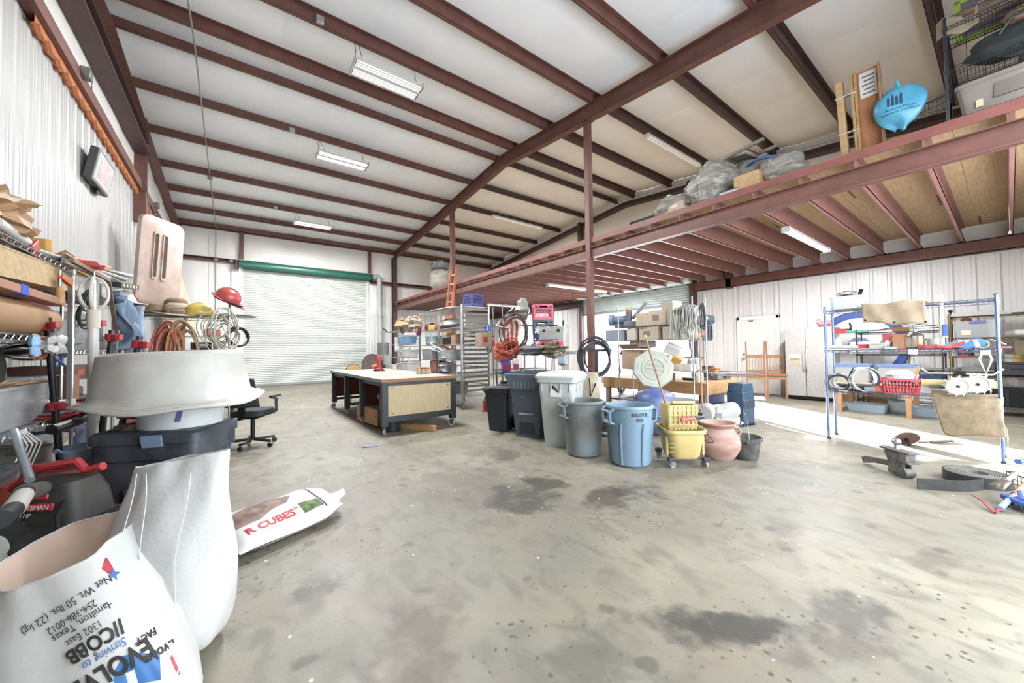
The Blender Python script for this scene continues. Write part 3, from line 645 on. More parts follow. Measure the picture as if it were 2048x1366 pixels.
for x0, x1, y, z, lab, e in ((8.06, 10.6, 5.17, 6.52, 'long white strip light under the roof above the wrapped furniture', 40), (7.88, 10.35, 11.68, 6.44, 'long white strip light under the far roof purlins', 40),
        (7.68, 10.1, 2.275, 3.35, 'white strip light under the mezzanine above the right-hand shelves', 100), (7.88, 10.7, 8.666, 3.36, 'white strip light under the mezzanine behind the red column', 90), (9.0, 11.3, 13.895, 3.36, 'farthest white strip light under the mezzanine by the bakery rack', 90)):
    t = thing('strip_light', lab, 'light', ((x0+x1)/2, y, z), 0, 'eight-foot strip lights'); h = (x1-x0)/2
    MB().prism([(-.06, .03), (.06, .03), (.05, .08), (-.05, .08)], -h, h, 'x').build('channel', ENAMEL, t, smooth=False)
    for s in (-.035, .035): MB().cyl((-h+.02, s, .01), (h-.02, s, .01), .019, n=10).build('tube', TUBE if z < 4 else TUBEOFF, t)
    for q in (-1, 1): MB().box(q*h-.02, q*h+.02, -.065, .065, -.02, .08).build('end_cap', ENAMEL, t, bev=.005)
    zt = (zp(y)-z+.01) if z > 4 else 3.43-z
    for q in (-.8, .8): MB().cyl((h*q, 0, .075), (h*q, 0, max(.09, zt)), .008, n=6).build('hanger', STEEL, t)
    lamp_light(t, 2*h, .1, e, -.03)
# conduit along the roof and down the back wall
t = thing('electrical_conduit', 'thin grey conduit crossing the roof purlins and running down the back wall', 'conduit', (0, 0, 0))
xc = -.62
MB().tube([(xc-.2, 4.5, zp(4.5)-.02)]+[(xc, y, zp(y)-.02) for y in (6.9, 8.7, 12, 16, 17.9)]+[(xc, YB-.06, 5.9), (xc, YB-.06, 1.2)], .014, 8).build('pipe', paint('#b9bcb9'), t)
MB().tube([(-.15, YB-.22, 5.03), (-.15, YB-.06, 4.9), (-.15, YB-.06, 1.5)], .012, 8).build('pipe', paint('#b9bcb9'), t)
MB().tube([(XL+.2, YB-.06, 3.0), (xc-.15, YB-.06, 3.0), (xc, YB-.06, 2.8)], .012, 8).build('pipe', paint('#b9bcb9'), t)
for p in ((xc, YB-.1, 4.98), (-.15, YB-.12, 4.98), (xc, 13.95, zp(13.95)-.04), (xc-.06, 6.83, zp(6.83)-.04)): MB().ob(p, (.12, .1, .12)).build('junction_box', metal('#a9aca9'), t, bev=.006)
for px, py in ((640, 43), (585, 260), (553, 412)):
    y = min(PY, key=lambda q: abs(at(px, py, Z=zp(q)).y-q)); p = at(px, py, Z=zp(y))
    MB().ob((p.x, y-.06, zp(y)+.03), (.12, .06, .12)).build('junction_box', metal('#c9ccc9'), t, bev=.006)
for y in (7.6, 13.35): MB().ob((XL+.2, y, 5.28), (.1, .14, .14)).build('junction_box', metal('#9c9f9d'), t, bev=.006)
# vent pipe on the back wall
t = thing('vent_pipe', 'galvanised vent pipe with an elbow running down beside the roll-up door', 'pipe', (5.56, YB-.2, .0))
MB().tube([(-.36, .0, 4.86), (-.22, 0, 4.95), (-.1, 0, 4.96), (-.02, 0, 4.92), (0, 0, 4.8), (0, 0, 4.6), (0, 0, .45)], .12, 16).build('pipe', mat('#c9cbc8', .4, var=.1), t)
for z in (1.6, 3.0, 4.1): MB().cyl((0, 0, z), (0, 0, z+.05), .128, n=16).build('joint_band', metal('#b7bab8'), t)
MB().ob((0, .1, 2.5), (.1, .2, .04)).build('wall_bracket', STEEL, t)
t = thing('floor_lamp', 'grey shaded lamp on a pole standing by the vent pipe', 'lamp', (5.5, YB-.9, 0))
MB().cyl((0, 0, 0), (0, 0, .04), .18, n=20).build('base', DKSTEEL, t); MB().cyl((0, 0, .04), (0, 0, 1.35), .03, n=10).build('pole', STEEL, t)
MB().lathe([(.26, 1.2), (.26, 1.75), (.25, 1.75), (.25, 1.2)], 20).build('shade', paint('#777775'), t)
# round table on edge and saw horse pile at the back wall
t = thing('round_tabletop', 'large dark round tabletop leaning on edge at the back wall', 'tabletop', (5.0, 17.2, .62), rot=(R(80), 0, R(25)))
MB().cyl((0, 0, -.02), (0, 0, .02), .62, n=40).build('disc', wood('#6d5a50'), t); MB().tube([(.62*cos(a), .62*sin(a), 0) for a in [2*pi*i/40 for i in range(40)]], .025, 6, closed=True).build('edge_band', BLACK, t)
tub('plastic_tote', 'white tote with dark bags heaped on top beside the round tabletop', (6.15, 17.3, 0), .1, .8, .6, .75, '#dcdcd6', fill='#3b3c40')
# ================================================================== WORK TABLE
NAVY = paint('#23272d', .5)
TX0, TX1, TY0, TY1 = 1.86, 3.2, 5.98, 9.95
t = thing('work_table', 'long rolling work table with black steel legs and a pale plywood end panel', 'table', (TX0, TY0, 0))
W, Lt = TX1-TX0, TY1-TY0
MB().box(.012, W, .012, Lt, .855, .9).build('tabletop', mat('#dcd8cf', .25, var=.2, scale=3, c2='#bdb3a4'), t, smooth=False)
MB().box(0, W+.005, 0, .014, .85, .902).build('front_edge', wood('#a8744a'), t, smooth=False)
MB().box(-.002, .012, .014, Lt, .85, .902).build('side_edge', paint('#8b97a3'), t, smooth=False)
ys = (.06, 1.32, 2.54, 3.82)
for y in ys:
    for x in (.06, W-.06):
        MB().box(x-.05, x+.05, y-.05, y+.05, .14, .855).build('leg', NAVY, t, smooth=False, bev=.005); caster(t, (x, y, .14), .055, '#b8b2a4', rnd(0, 3))
for y0, y1 in ((0, 1), (2, 3)):
    for x in (.06, W-.06): MB().box(x-.02, x+.02, ys[y0], ys[y1], .78, .85).build('rail', NAVY, t, smooth=False)
for y in ys: MB().box(.1, W-.1, y-.02, y+.02, .2, .25).build('stretcher', NAVY, t, smooth=False)
MB().box(.11, W-.11, .02, .05, .24, .3).build('rail', NAVY, t, smooth=False); MB().box(.11, W-.11, .02, .05, .79, .855).build('rail', NAVY, t, smooth=False)
o = MB().box(.11, W-.1, .03, .048, .3, .79).build('end_panel', wood('#cdbb96', '#bda97f', stretch=(14, 1, 1.5)), t, smooth=False); o['label'] = 'pale plywood panel with four screws'
for x in (.18, W-.17):
    for z in (.34, .75): MB().cyl((x, .03, z), (x, .022, z), .012, n=8).build('screw', BLACK, o)
MB().box(W-.1, W-.08, ys[0]+.05, ys[3]-.05, .3, .8).build('back_panel', wood('#7f4335', '#6a3329', stretch=(1, 1, 6)), t, smooth=False)
for y in (ys[1], ys[3]): MB().box(.12, W-.12, y+.05, y+.065, .28, .8).build('end_panel', wood('#8a4939', '#743a2e', stretch=(6, 1, 1)), t, smooth=False)
MB().box(.2, W-.2, 1.4, 2.5, .25, .27).build('shelf_board', wood('#8d8a80'), t, smooth=False)
b = thing('wood_beam', 'short sawn timber beam lying on the floor under the work table', 'beam', (2.62, 5.95, 0), .5, kind='thing'); MB().box(-.05, .05, -.15, .9, 0, .09).build('timber', PINE, b, smooth=False, bev=.004)
b = thing('plank', 'grey weathered plank with a pine edge lying under the work table', 'plank', (2.2, 7.15, .02), .1); MB().box(-.25, .25, -.5, .5, .25, .31).build('board', wood('#9a9081'), b, smooth=False); MB().box(-.26, -.23, -.5, .5, .02, .3).build('edge_board', PINE, b, smooth=False); MB().box(.23, .26, -.5, .5, .02, .3).build('edge_board', PINE, b, smooth=False)
t = thing('trash_bin', 'tall black trash bin standing under the corner of the work table', 'trash can', (2.13, 6.33, 0))
MB().lathe([(0, .0), (.15, 0), (.2, .6), (.215, .6), (.215, .64), (.2, .64), (.145, .02), (0, .02)], 26).build('body', plastic('#202326'), t)
MB().lathe([(.2, .55), (.222, .56), (.222, .6), (.2, .6)], 26).build('rim', plastic('#2b2f33'), t); lump((0, 0, .6), (.15, .15, .06), seed=2).build('trash_bag', plastic('#34383c'), t)
# things on the work table
p = at(731, 742, Z=.9); t = thing('rotary_tool', 'red power tool standing upright on the far end of the work table', 'tool', (p.x+.25, p.y-.2, .9))
MB().lathe([(0, 0), (.1, 0), (.1, .05), (.06, .08), (.055, .2), (.07, .24), (.07, .3), (.03, .36), (0, .36)], 18).build('body', paint('#b03a36'), t); MB().cyl((0, 0, .0), (0, 0, .03), .13, n=20).build('base', BLACK, t); MB().cyl((-.16, 0, .1), (-.05, 0, .12), .04, n=12).build('handle', paint('#c25a48'), t); MB().cyl((.05, 0, .12), (.14, 0, .1), .035, n=12).build('handle', BLACK, t)
for k, (px, cc) in enumerate(((838, '#c9a23d'), (848, '#b8433d'), (856, '#a8584a'))):
    p = at(px, 748, Z=.9); t = thing('parts_jar', ('yellow-lidded', 'dark red', 'rust-lidded')[k]+' clear jar of small parts on the work table', 'jar', (p.x, p.y, .9), 0, 'parts jars on the table')
    MB().lathe([(0, 0), (.05, 0), (.055, .02), (.055, .1), (.0, .1)], 16).build('glass', mat('#c9b8a2', .2, var=.4, scale=30), t); MB().cyl((0, 0, .1), (0, 0, .13), .057, n=16).build('lid', paint(cc), t)
p = at(724, 896, Z=0); q = at(756, 893, Z=0); b = thing('tape_strip', 'short strip of blue masking tape stuck to the floor', 'tape', (0, 0, 0)); MB().add([(p.x, p.y-.015, .003), (q.x, q.y-.015, .003), (q.x, q.y+.03, .003), (p.x, p.y+.03, .003)], [(0, 1, 2, 3)]).build('strip', plastic('#2c52b8'), b, solid=.003)
p = at(690, 735, Z=.85); t = thing('stool', 'round-backed wooden stool with black rim behind the work table', 'stool', (2.6, 10.6, 0))
MB().cyl((0, 0, .62), (0, 0, .66), .2, n=24).build('seat', wood('#c09a63'), t)
for a in range(4): MB().cyl((.12*cos(a*pi/2+.7), .12*sin(a*pi/2+.7), .63), (.2*cos(a*pi/2+.7), .2*sin(a*pi/2+.7), 0), .014, n=8).build('leg', DKSTEEL, t)
b = MB(); b.M = Matrix.Translation((0, .18, .82)) @ Matrix.Rotation(R(80), 4, 'X'); b.cyl((0, 0, -.01), (0, 0, .01), .2, n=28); o = b.build('backrest', wood('#cba063'), t)
b = MB(); b.M = Matrix.Translation((0, .18, .82)) @ Matrix.Rotation(R(80), 4, 'X'); b.tube([(.2*cos(a), .2*sin(a), 0) for a in [2*pi*i/28 for i in range(28)]], .012, 6, closed=True); b.build('back_rim', BLACK, t)
# ================================================================== BINS BEHIND THE WORK TABLE
def brute(name, label, loc, rz, r, h, c, dirt=None, letter=False, venting=False):
    t = thing(name, label, 'trash can', loc, rz)
    m = mat(c, .45, var=.1, scale=5) if not dirt else mat(c, .6, c2=dirt, scale=3.5, sharp=.3)
    rb = r*.86; n = 48; prof = [(rb*.9, 0), (rb, .02), (r*.965, h*.8), (r*.975, h*.82), (r*.985, h*.94), (r*1.045, h*.95), (r*1.045, h*.985), (r*1.02, h), (r*.97, h), (r*.95, h*.96), (rb*.95, .03)]
    b = MB().lathe([(0, 0)]+prof+[(0, .03)], n)
    b.build('body', m, t)
    if venting:
        for a in (-2.35, -1.35, -.5, .6, 1.6, 2.7): MB().tube([((rb+.004+(r*.972-rb)*(z/h)/.8)*cos(a+.05*(z > h*.6)), (rb+.004+(r*.972-rb)*(z/h)/.8)*sin(a+.05*(z > h*.6)), z) for z in (.03, h*.3, h*.6, h*.72)], .014, 6).build('vent_channel', m, t)
    for s in (0, pi):
        b = MB()
        for q in (-1, 1): b.tube([(r*1.0, q*.1, h*.95), (r*1.19, q*.085, h*.9), (r*1.13, q*.08, h*.72), (r*.97, q*.08, h*.7)], .016, 6)
        b.tube([(r*1.13, -.08, h*.72), (r*1.15, 0, h*.72), (r*1.13, .08, h*.72)], .02, 6); b.tube([(r*1.19, -.085, h*.9), (r*1.2, 0, h*.91), (r*1.19, .085, h*.9)], .016, 6)
        b.M = None; o = b.build('handle', m, t); o.rotation_euler = (0, 0, s)
    return t
p1 = at(1261, 925, Z=0); p2 = at(1168, 907, Z=0)
B1 = brute('trash_can', 'round blue-grey trash can with dark lettering beside the yellow mop bucket', (p1.x, p1.y, 0), R(158), .262, .69, '#7892a5', venting=True)
B2 = brute('trash_can', 'round dirty grey trash can between the pale trash cart and the blue can', (p2.x, p2.y, 0), R(158), .255, .69, '#7f8b90', dirt='#6b6c66')
a0 = atan2(-p1.y, -p1.x); aw = a0+R(26); z = .60   # lettering on the side facing the camera, a little to its right
for ch, da in zip('BRUTE', (-18, -9, 0, 9, 18)):
    a = aw+R(da); rr = .2622
    text(ch, .052, mat('#2b3a46', .6), B1, (rr*cos(a-R(158)), rr*sin(a-R(158)), z), (R(90), 0, a-R(158)+R(90)), 'letter', bold=.0025)
a = aw+R(0); b = MB(); rr = .2605; b.M = Matrix.Rotation(a-R(158)-R(90), 4, 'Z') @ Matrix.Translation((0, rr, .545)); b.box(-.035, .035, -.004, .003, -.018, .018); b.box(-.03, .03, -.004, .004, -.012, -.002); b.build('badge', mat('#3a4a56', .6), B1)
def cart(name, label, loc, rz, w, d, h, c, lid=None, lidc=None, wheels=True, fin=True, band=None):
    """wheeled trash cart; local -y is the front (narrow foot), taper to the bottom"""
    t = thing(name, label, 'trash cart', loc, rz); m = mat(c, .45, var=.1, scale=6); m2 = mat(lidc or c, .45, var=.12, scale=5)
    b = MB().shell([(w*.74, d*.66, .0, .06), (w*.78, d*.7, h*.12, .07), (w*.93, d*.9, h*.84, .06), (w, d, h*.86, .06), (w*1.02, d*1.02, h*.93, .05), (w*.97, d*.97, h*.93, .05), (w*.9, d*.88, h*.8, .06), (w*.7, d*.6, .03, .05)]); b.build('body', m, t)
    for s in (-1, 1):
        for k in range(3): MB().box(s*w*.47-.006, s*w*.47+.006, -d*.3+k*d*.28, -d*.3+k*d*.28+.012, h*.74, h*.86).build('rib', m, t, smooth=False)
        if wheels: MB().cyl((s*(w*.4), d*.36, .12), (s*(w*.4+.05), d*.36, .12), .12, n=22).build('wheel', BLACK, t)
    for k in range(4): MB().box(-w*.36+k*w*.24-.006, -w*.36+k*w*.24+.006, -d*.475, -d*.44, h*.74, h*.86).build('rib', m, t, smooth=False)
    if lid:
        b = MB().shell([(w*1.06, d*1.06, h*.915, .05), (w*1.06, d*1.06, h*.945, .05), (w*.96, d*.96, h*.985, .1), (w*.5, d*.5, h, .1)]); b.build('lid', m2, t)
        MB().cyl((-w*.35, d*.55, h*.95), (w*.35, d*.55, h*.95), .018, n=10).build('handle_bar', m, t)
    return t
pc = V((3.74, 3.86, 0)); C1 = cart('trash_cart', 'tall pale grey wheeled trash cart with a closed lid and a torn sticker', (pc.x+.02, pc.y, 0), R(-62), .56, .62, 1.04, '#c3cbc8', True, '#c9cdc6')
b = MB().ob((0, -.272, .78), (.16, .004, .17), (R(-5), 0, 0)); o = b.build('sticker', paper('#e8e8e6'), C1, smooth=False); o['label'] = 'torn white sticker with a black and blue mark'
MB().add([(-.03, -.277, .8), (.01, -.277, .77), (.07, -.275, .71), (.02, -.277, .8), (-.045, -.277, .86), (-.06, -.277, .83)], [(0, 1, 2, 3), (0, 3, 4, 5)]).build('printed_mark', paper('#2d3138'), o, solid=.001)
C2 = cart('trash_cart', 'dark grey wheeled trash cart with a scooped front bin lip', (3.8, 4.58, 0), R(-62), .6, .62, 1.08, '#56636d', False)
MB().prism([(-.33, .98), (.33, .98), (.3, .9), (.18, .74), (-.18, .74), (-.3, .9)], -.345, -.31, 'y').build('front_lip', mat('#5c6973', .45), C2, bev=.01)
for k in range(6): MB().box(-.16+k*.064-.008, -.16+k*.064+.008, -.355, -.34, .76, .86).build('lip_slot', mat('#7d8890', .5), C2, smooth=False)
MB().box(-.13, .13, -.225, -.21, .05, .5).build('recess', plastic('#31383e'), C2, smooth=False, bev=.01)
MB().cyl((-.12, -.26, .36), (.12, -.26, .36), .016, n=10).build('grab_bar', plastic('#9ba5ab'), C2)
text('96G', .04, mat('#9fb0b8'), C2, (-.04, -.286, .62), (R(84), 0, 0), 'stencil')
C3 = cart('trash_cart', 'small black wheeled trash bin wedged beside the dark grey cart', (3.62, 5.2, 0), R(-62), .46, .44, .74, '#2b2f36', False)
MB().ob((-.14, -.25, .72), (.1, .34, .05), (0, 0, R(20))).build('lid_handle', plastic('#3b4047'), C3, bev=.012)
o = MB().rrect(.44, .42, .69, .72, .06).build('lid', plastic('#30343b'), C3)
# ---- yellow mop bucket with wringer
p = at(1362, 925, Z=0); YEL = mat('#cdb97c', .45, var=.1, scale=5)
t = thing('mop_bucket', 'yellow rolling mop bucket with a side-press wringer', 'bucket', (p.x, p.y, 0), R(-40)); MBK = t
b = MB().shell([(.3, .34, .09, .08), (.34, .38, .12, .1), (.42, .46, .38, .1), (.47, .5, .385, .11), (.47, .5, .42, .11), (.43, .46, .42, .1), (.39, .42, .36, .1), (.29, .33, .12, .08)], k=6); b.build('tub', YEL, t)
for s in (-1, 1):
    MB().box(s*.2-.015, s*.2+.015, -.14, -.06, .12, .34).build('moulded_rib', YEL, t, bev=.01)
    for q in (-1, 1):
        x, y = s*.19, q*.21; MB().ob((x, y, .1), (.07, .07, .04)).build('bracket', plastic('#2f3338'), t, bev=.006); caster(t, (x, y, .1), .04, '#9d9c98', rnd(0, 3))
MB().tube([(.2, -.22, .4), (.26, -.26, .3), (.27, -.1, .26), (.24, .1, .3), (.22, .2, .4)], .005, 6).build('bail', DKSTEEL, t)
wr_ = MB().shell([(.3, .2, .36, .02), (.34, .25, .42, .02), (.36, .27, .68, .02), (.34, .25, .68, .02), (.28, .19, .4, .02)]); wr_.M = None
for i, v in enumerate(wr_.v): wr_.v[i] = v+V((.02, .09, 0))
WR = wr_.build('wringer', YEL, t)
b = MB()
for i in range(7): b.ob((-.13+i*.05+.0, -.045, .555), (.012, .012, .24))
for j in range(5): b.ob((.02, -.045, .45+j*.055), (.33, .012, .012))
b.build('wringer_grid', YEL, WR, smooth=False)
MB().ob((.02, .0, .69), (.26, .16, .03), (R(-20), 0, 0)).build('wringer_lid', YEL, WR, bev=.01)
for i in range(6): MB().ob((-.1+i*.045, -.09, .4), (.012, .09, .012), (R(-25), 0, 0)).build('drain_bar', YEL, WR, smooth=False)
o = MB().tube([(.22, .1, .56), (.25, -.02, .56), (.22, -.1, .55), (.1, -.13, .54)], .016, 8).build('press_handle', DKSTEEL, WR); MB().tube([(.11, -.13, .541), (-.05, -.16, .53)], .022, 10).build('grip', plastic('#c5605c'), WR)
for j in range(4): MB().ob((-.17+.0*j, -.232+.012*(3-j)*.6, .18+j*.05), (.06, .006, .006)).build('level_mark', mat('#b49b3e', .6), t, smooth=False)
text('Rubbermaid', .028, mat('#2e2a1e'), t, (.222, -.05, .33), (R(84), 0, R(90)), 'lettering', bold=.001)
MB().ob((.225, -.05, .365), (.004, .06, .022), (0, R(10), 0)).build('badge', mat('#2e2a1e'), t, bev=.002)
MB().tube([(.195, -.05+.04*cos(a), .2+.045*sin(a)) for a in (R(90), R(210), R(330))], .004, 4, closed=True).build('warning_triangle', mat('#2e2a1e'), t)
pa = at(1346, 880, Z=.35); pb = at(1290, 672, X=pa.x+.65)
pole('mop_stick', 'brown wooden handle leaning out of the yellow mop bucket', (p.x-.05, p.y-.02, .15), (pb.x, pb.y, pb.z), .013, '#9c7f70', 'handle', m=wood('#9b7d6c'), tip='#d9c04f', tiplen=.03)
# ---- terracotta pot
p = at(1437, 918, Z=0); TER = mat('#a5766a', .75, c2='#b59c90', scale=4, sharp=.3, bump=.15, stretch=(1, 1, 3)); t = thing('terracotta_pot', 'weathered terracotta jar with small side handles beside the mop bucket', 'pot', (p.x+.05, p.y+.02, 0), R(30))
MB().lathe([(0, 0), (.15, 0), (.19, .05), (.235, .14), (.245, .2), (.225, .28), (.18, .34), (.165, .375), (.185, .41), (.2, .42), (.2, .435), (.18, .435), (.15, .38), (.16, .33), (.2, .25), (0, .2)], 36).build('body', TER, t)
for s in (0, pi): o = MB().tube([(.17, 0, .38), (.23, 0, .37), (.26, 0, .32), (.225, 0, .27)], .016, 8).build('lug_handle', TER, t); o.rotation_euler = (0, 0, s-R(75))
p = at(1322, 870, Z=0); t = thing('terracotta_pot', 'second terracotta pot mostly hidden behind the blue can and mop bucket', 'pot', (p.x+.62, p.y+.42, 0)); MB().lathe([(0, 0), (.17, 0), (.26, .2), (.26, .36), (.22, .46), (.25, .52), (.22, .52), (.19, .46), (0, .4)], 30).build('body', TER, t); MB().lathe([(.25, .5), (.265, .51), (.265, .54), (.24, .54)], 30).build('rim', TER, t)
# ---- black rubber bucket with wire bail
p = at(1490, 915, Z=0); t = thing('feed_bucket', 'dirty black rubber bucket with an upright wire bail', 'bucket', (p.x, p.y, 0), R(35)); BK = mat('#32373c', .7, c2='#5d5a53', scale=8, sharp=.5)
MB().lathe([(0, 0), (.15, 0), (.16, .02), (.19, .22), (.215, .225), (.215, .26), (.195, .26), (.18, .22), (.145, .03), (0, .03)], 34, sy=.86).build('body', BK, t)
MB().tube([(.2*cos(a), 0, .24+.3*sin(a)) for a in [pi*i/14 for i in range(15)]], .005, 6).build('bail', STEEL, t)
for s in (-1, 1): MB().box(s*.2-.015, s*.2+.015, -.03, .03, .2, .26).build('bail_lug', BK, t, bev=.004)
# ---- big blue barrel behind
p = at(1330, 800, X=5.35); t = thing('blue_barrel', 'large scuffed blue plastic barrel behind the mop bucket', 'barrel', (5.38, 3.42, 0)); BL = mat('#3a5590', .45, c2='#7a7f98', scale=3, sharp=.2)
MB().lathe([(0, 0), (.24, 0), (.3, .06), (.33, .2), (.33, .42), (.31, .56), (.25, .64), (.12, .69), (0, .7)], 36).build('shell', BL, t); MB().lathe([(.335, .28), (.342, .3), (.335, .32)], 36).build('rolling_hoop', BL, t); MB().cyl((.1, .1, .67), (.1, .1, .7), .04, n=14).build('bung', plastic('#4c5f9c'), t)
# ================================================================== LEFT SIDE: SHELVES ALONG THE GABLE WALL
from mathutils.bvhtree import BVHTree
def tidy(me, lim):
    """drop glyph faces that ran off the edge of the printed surface"""
    bm = bmesh.new(); bm.from_mesh(me); bmesh.ops.delete(bm, geom=[f for f in bm.faces if max(e.calc_length() for e in f.edges) > lim], context='FACES')
    bmesh.ops.delete(bm, geom=[v for v in bm.verts if not v.link_faces], context='VERTS'); bm.to_mesh(me); bm.free()
def print_on(surf, body, size, m, org, xd, yd, parent, name='lettering', font_bold=.0, shear=0, push=.0025, ax='CENTER', eye=None):
    """lay flat lettering onto a curved surface object"""
    xd, yd = V(xd).normalized(), V(yd).normalized(); nd = xd.cross(yd).normalized()
    bpy.context.view_layer.update(); dg = bpy.context.evaluated_depsgraph_get(); ev = surf.evaluated_get(dg); me = ev.to_mesh()
    bv = BVHTree.FromPolygons([surf.matrix_world @ v.co for v in me.vertices], [p.vertices[:] for p in me.polygons]); ev.to_mesh_clear()
    o = text(body, size, m, None, (0, 0, 0), (0, 0, 0), name, bold=font_bold, shear=shear, extr=0, ax=ax)
    bm = bmesh.new(); bm.from_mesh(o.data); bmesh.ops.triangulate(bm, faces=bm.faces[:]); bmesh.ops.subdivide_edges(bm, edges=[e for e in bm.edges if e.calc_length() > size*.25], cuts=2); bm.to_mesh(o.data); bm.free()
    inv = parent.matrix_world.inverted()
    for v in o.data.vertices:
        w_ = V(org)+xd*v.co.x+yd*v.co.y; h = bv.ray_cast(w_+nd*.5, -nd) if eye is None else bv.ray_cast(eye, (w_-eye).normalized()); v.co = inv @ ((h[0]+nd*push) if h[0] is not None else w_+V((0, 0, 99)))
    tidy(o.data, size*4); o.parent = parent; return o
def patch_on(surf, poly, m, org, xd, yd, parent, name='print', n=10, push=.002, eye=None):
    """a flat printed shape (polygon in print coordinates) laid onto a surface"""
    xd, yd = V(xd).normalized(), V(yd).normalized(); nd = xd.cross(yd).normalized()
    bpy.context.view_layer.update(); dg = bpy.context.evaluated_depsgraph_get(); ev = surf.evaluated_get(dg); me = ev.to_mesh()
    bv = BVHTree.FromPolygons([surf.matrix_world @ v.co for v in me.vertices], [p.vertices[:] for p in me.polygons]); ev.to_mesh_clear()
    bm = bmesh.new(); bm.faces.new([bm.verts.new((u, v, 0)) for u, v in poly]); bmesh.ops.triangulate(bm, faces=bm.faces[:])
    for _ in range(3): bmesh.ops.subdivide_edges(bm, edges=bm.edges[:], cuts=1, use_grid_fill=True)
    inv = parent.matrix_world.inverted()
    for v in bm.verts:
        w_ = V(org)+xd*v.co.x+yd*v.co.y; h = bv.ray_cast(w_+nd*.5, -nd) if eye is None else bv.ray_cast(eye, (w_-eye).normalized()); v.co = inv @ ((h[0]+nd*push) if h[0] is not None else w_+V((0, 0, 99)))
    me = bpy.data.meshes.new(name); bm.to_mesh(me); bm.free(); tidy(me, .06); me.materials.append(m); me.shade_smooth(); o = bpy.data.objects.new(name, me); COL.objects.link(o); o.parent = parent; return o
SX = -1.05
S1 = wire_shelf('wire_shelf', 'tall chrome wire shelf nearest the camera piled with poles and rolls', (SX, 2.7, 0), R(90), 1.85, .6, (.32, .9, 1.485, 2.05), 2.12, CHROME)
S1b = wire_shelf('wire_shelf', 'chrome wire shelf behind the red pipe clamps holding clear bins', (SX-.08, 4.62, 0), R(90), 1.6, .55, (.3, .9, 1.4, 1.93), 1.99, CHROME)
S2 = wire_shelf('wire_shelf', 'wire shelf with hard hats on top and white ropes on its pole', (-1.08, 6.4, 0), 0, 1.02, .45, (.25, .85, 1.4, 1.86), 2.05, metal('#a7a8a6', .35))
def L1(px, py, z, dx=.0): p = at(px, py, X=SX-dx); return V((p.x, p.y, z))
# -- top level of the near shelf
pole('broomstick', 'grey pole with a dark green end cap sticking out over the top shelf', (-1.5, 2.9, 2.26), (SX-.1, at(68, 410, X=SX-.1).y, at(68, 410, X=SX-.1).z), .016, '#8f908a', 'pole', tip='#3c524c')
t = thing('kraft_paper', 'crumpled brown kraft paper on the top shelf beside the grey pole', 'paper', (-1.22, 3.55, 2.05)); lump((0, -.0, .17), (.18, .3, .14), .2, n=22, m=14, seed=4).build('crumple', mat('#b8926b', .6, var=.3, scale=6, bump=.4, bscale=12), t, smooth=False); lump((.05, .25, .13), (.1, .16, .1), .2, seed=5).build('fold', mat('#c09a72', .6, var=.3), t, smooth=False)
a, b_ = at(25, 462, X=-1.12), at(182, 470, X=-1.3)
t = thing('tripod', 'folded survey tripod with grey legs, yellow straps and pointed yellow feet', 'tripod', (-1.35, 3.95, 2.06), R(-6))
for k, (dx, dz) in enumerate(((-.09, .05), (0, .13), (.09, .05))):
    o = MB().box(dx-.035, dx+.035, -.55, .85, dz-.025, dz+.025).build('leg', mat('#a3a29b', .45, var=.2), t, bev=.008)
    b = MB().prism([(dx-.05, .85), (dx-.02, .8), (dx+.02, .8), (dx+.05, .85), (dx+.02, 1.2), (dx, 1.32), (dx-.02, 1.2)], dz-.02, dz+.03, 'z'); b.build('foot', paint('#c99a45'), o, bev=.006)
for y, c in ((.0, '#3a3d38'), (.5, '#c9983f')): MB().shell([(.3, .07, 0, .03), (.3, .07, .19, .03), (.29, .065, .19, .03), (.29, .065, 0, .03)]).build('strap', paint(c), t).location = (0, y, 0)
pole('wooden_club', 'thick turned wooden handle lying across the tripod end', (-1.3, 4.0, 2.14), (at(266, 487, X=-1.1).x, at(266, 487, X=-1.1).y-1.2, 2.28), .03, '#b98a63', 'handle', m=wood('#b98962'))
for k, (x0, y0, z0, x1, y1, z1, r, c, lab) in enumerate(((-1.2, 3.9, 2.09, -1.02, 5.9, 2.25, .018, '#7a685a', 'dark wooden dowel lying under the tripod feet'), (-1.14, 3.8, 2.075, -.98, 5.8, 2.18, .022, '#8c8d88', 'grey steel pipe lying on the front edge of the top shelf'), (-1.22, 4.2, 2.09, -1.05, 6.5, 2.33, .022, '#d9dcdc', 'white telescopic pole ending in a blue-grey tip beyond the shelf'))):
    pole('pipe', lab, (x0, y0, z0), (x1, y1, z1), r, c, 'pipe', tip='#93a5b3' if k == 2 else None, tiplen=.5)
t = thing('caulk_gun', 'white caulking gun with red trigger lying on the top shelf edge', 'tool', (-1.1, 3.62, 2.09), R(4)); MB().cyl((0, -.25, .02), (0, .25, .02), .03, n=14).build('tube', plastic('#e1dfd8'), t); MB().cyl((0, .25, .02), (0, .45, .02), .012, n=8).build('rod', STEEL, t); MB().ob((.03, .3, -.02), (.02, .14, .1), (R(30), 0, 0)).build('trigger', RED, t, bev=.008)
t = thing('spirit_level', 'pale box-section level with dark end bumpers on the shelf edge', 'level', (-1.06, 4.3, 2.06), R(-4)); MB().box(-.012, .012, 0, 1.15, 0, .06).build('body', mat('#bdb8ab', .4), t, bev=.003); MB().box(-.014, .014, .95, 1.15, .005, .055).build('end_cap', BLACK, t, bev=.003)
bar_clamp('pipe_clamp', 'red-jawed clamp lying along the top shelf corner', (-1.02, 4.15, 2.11), (R(-88), 0, R(3)), .7, '#c04a44', wood('#a98b70'), r=.012)
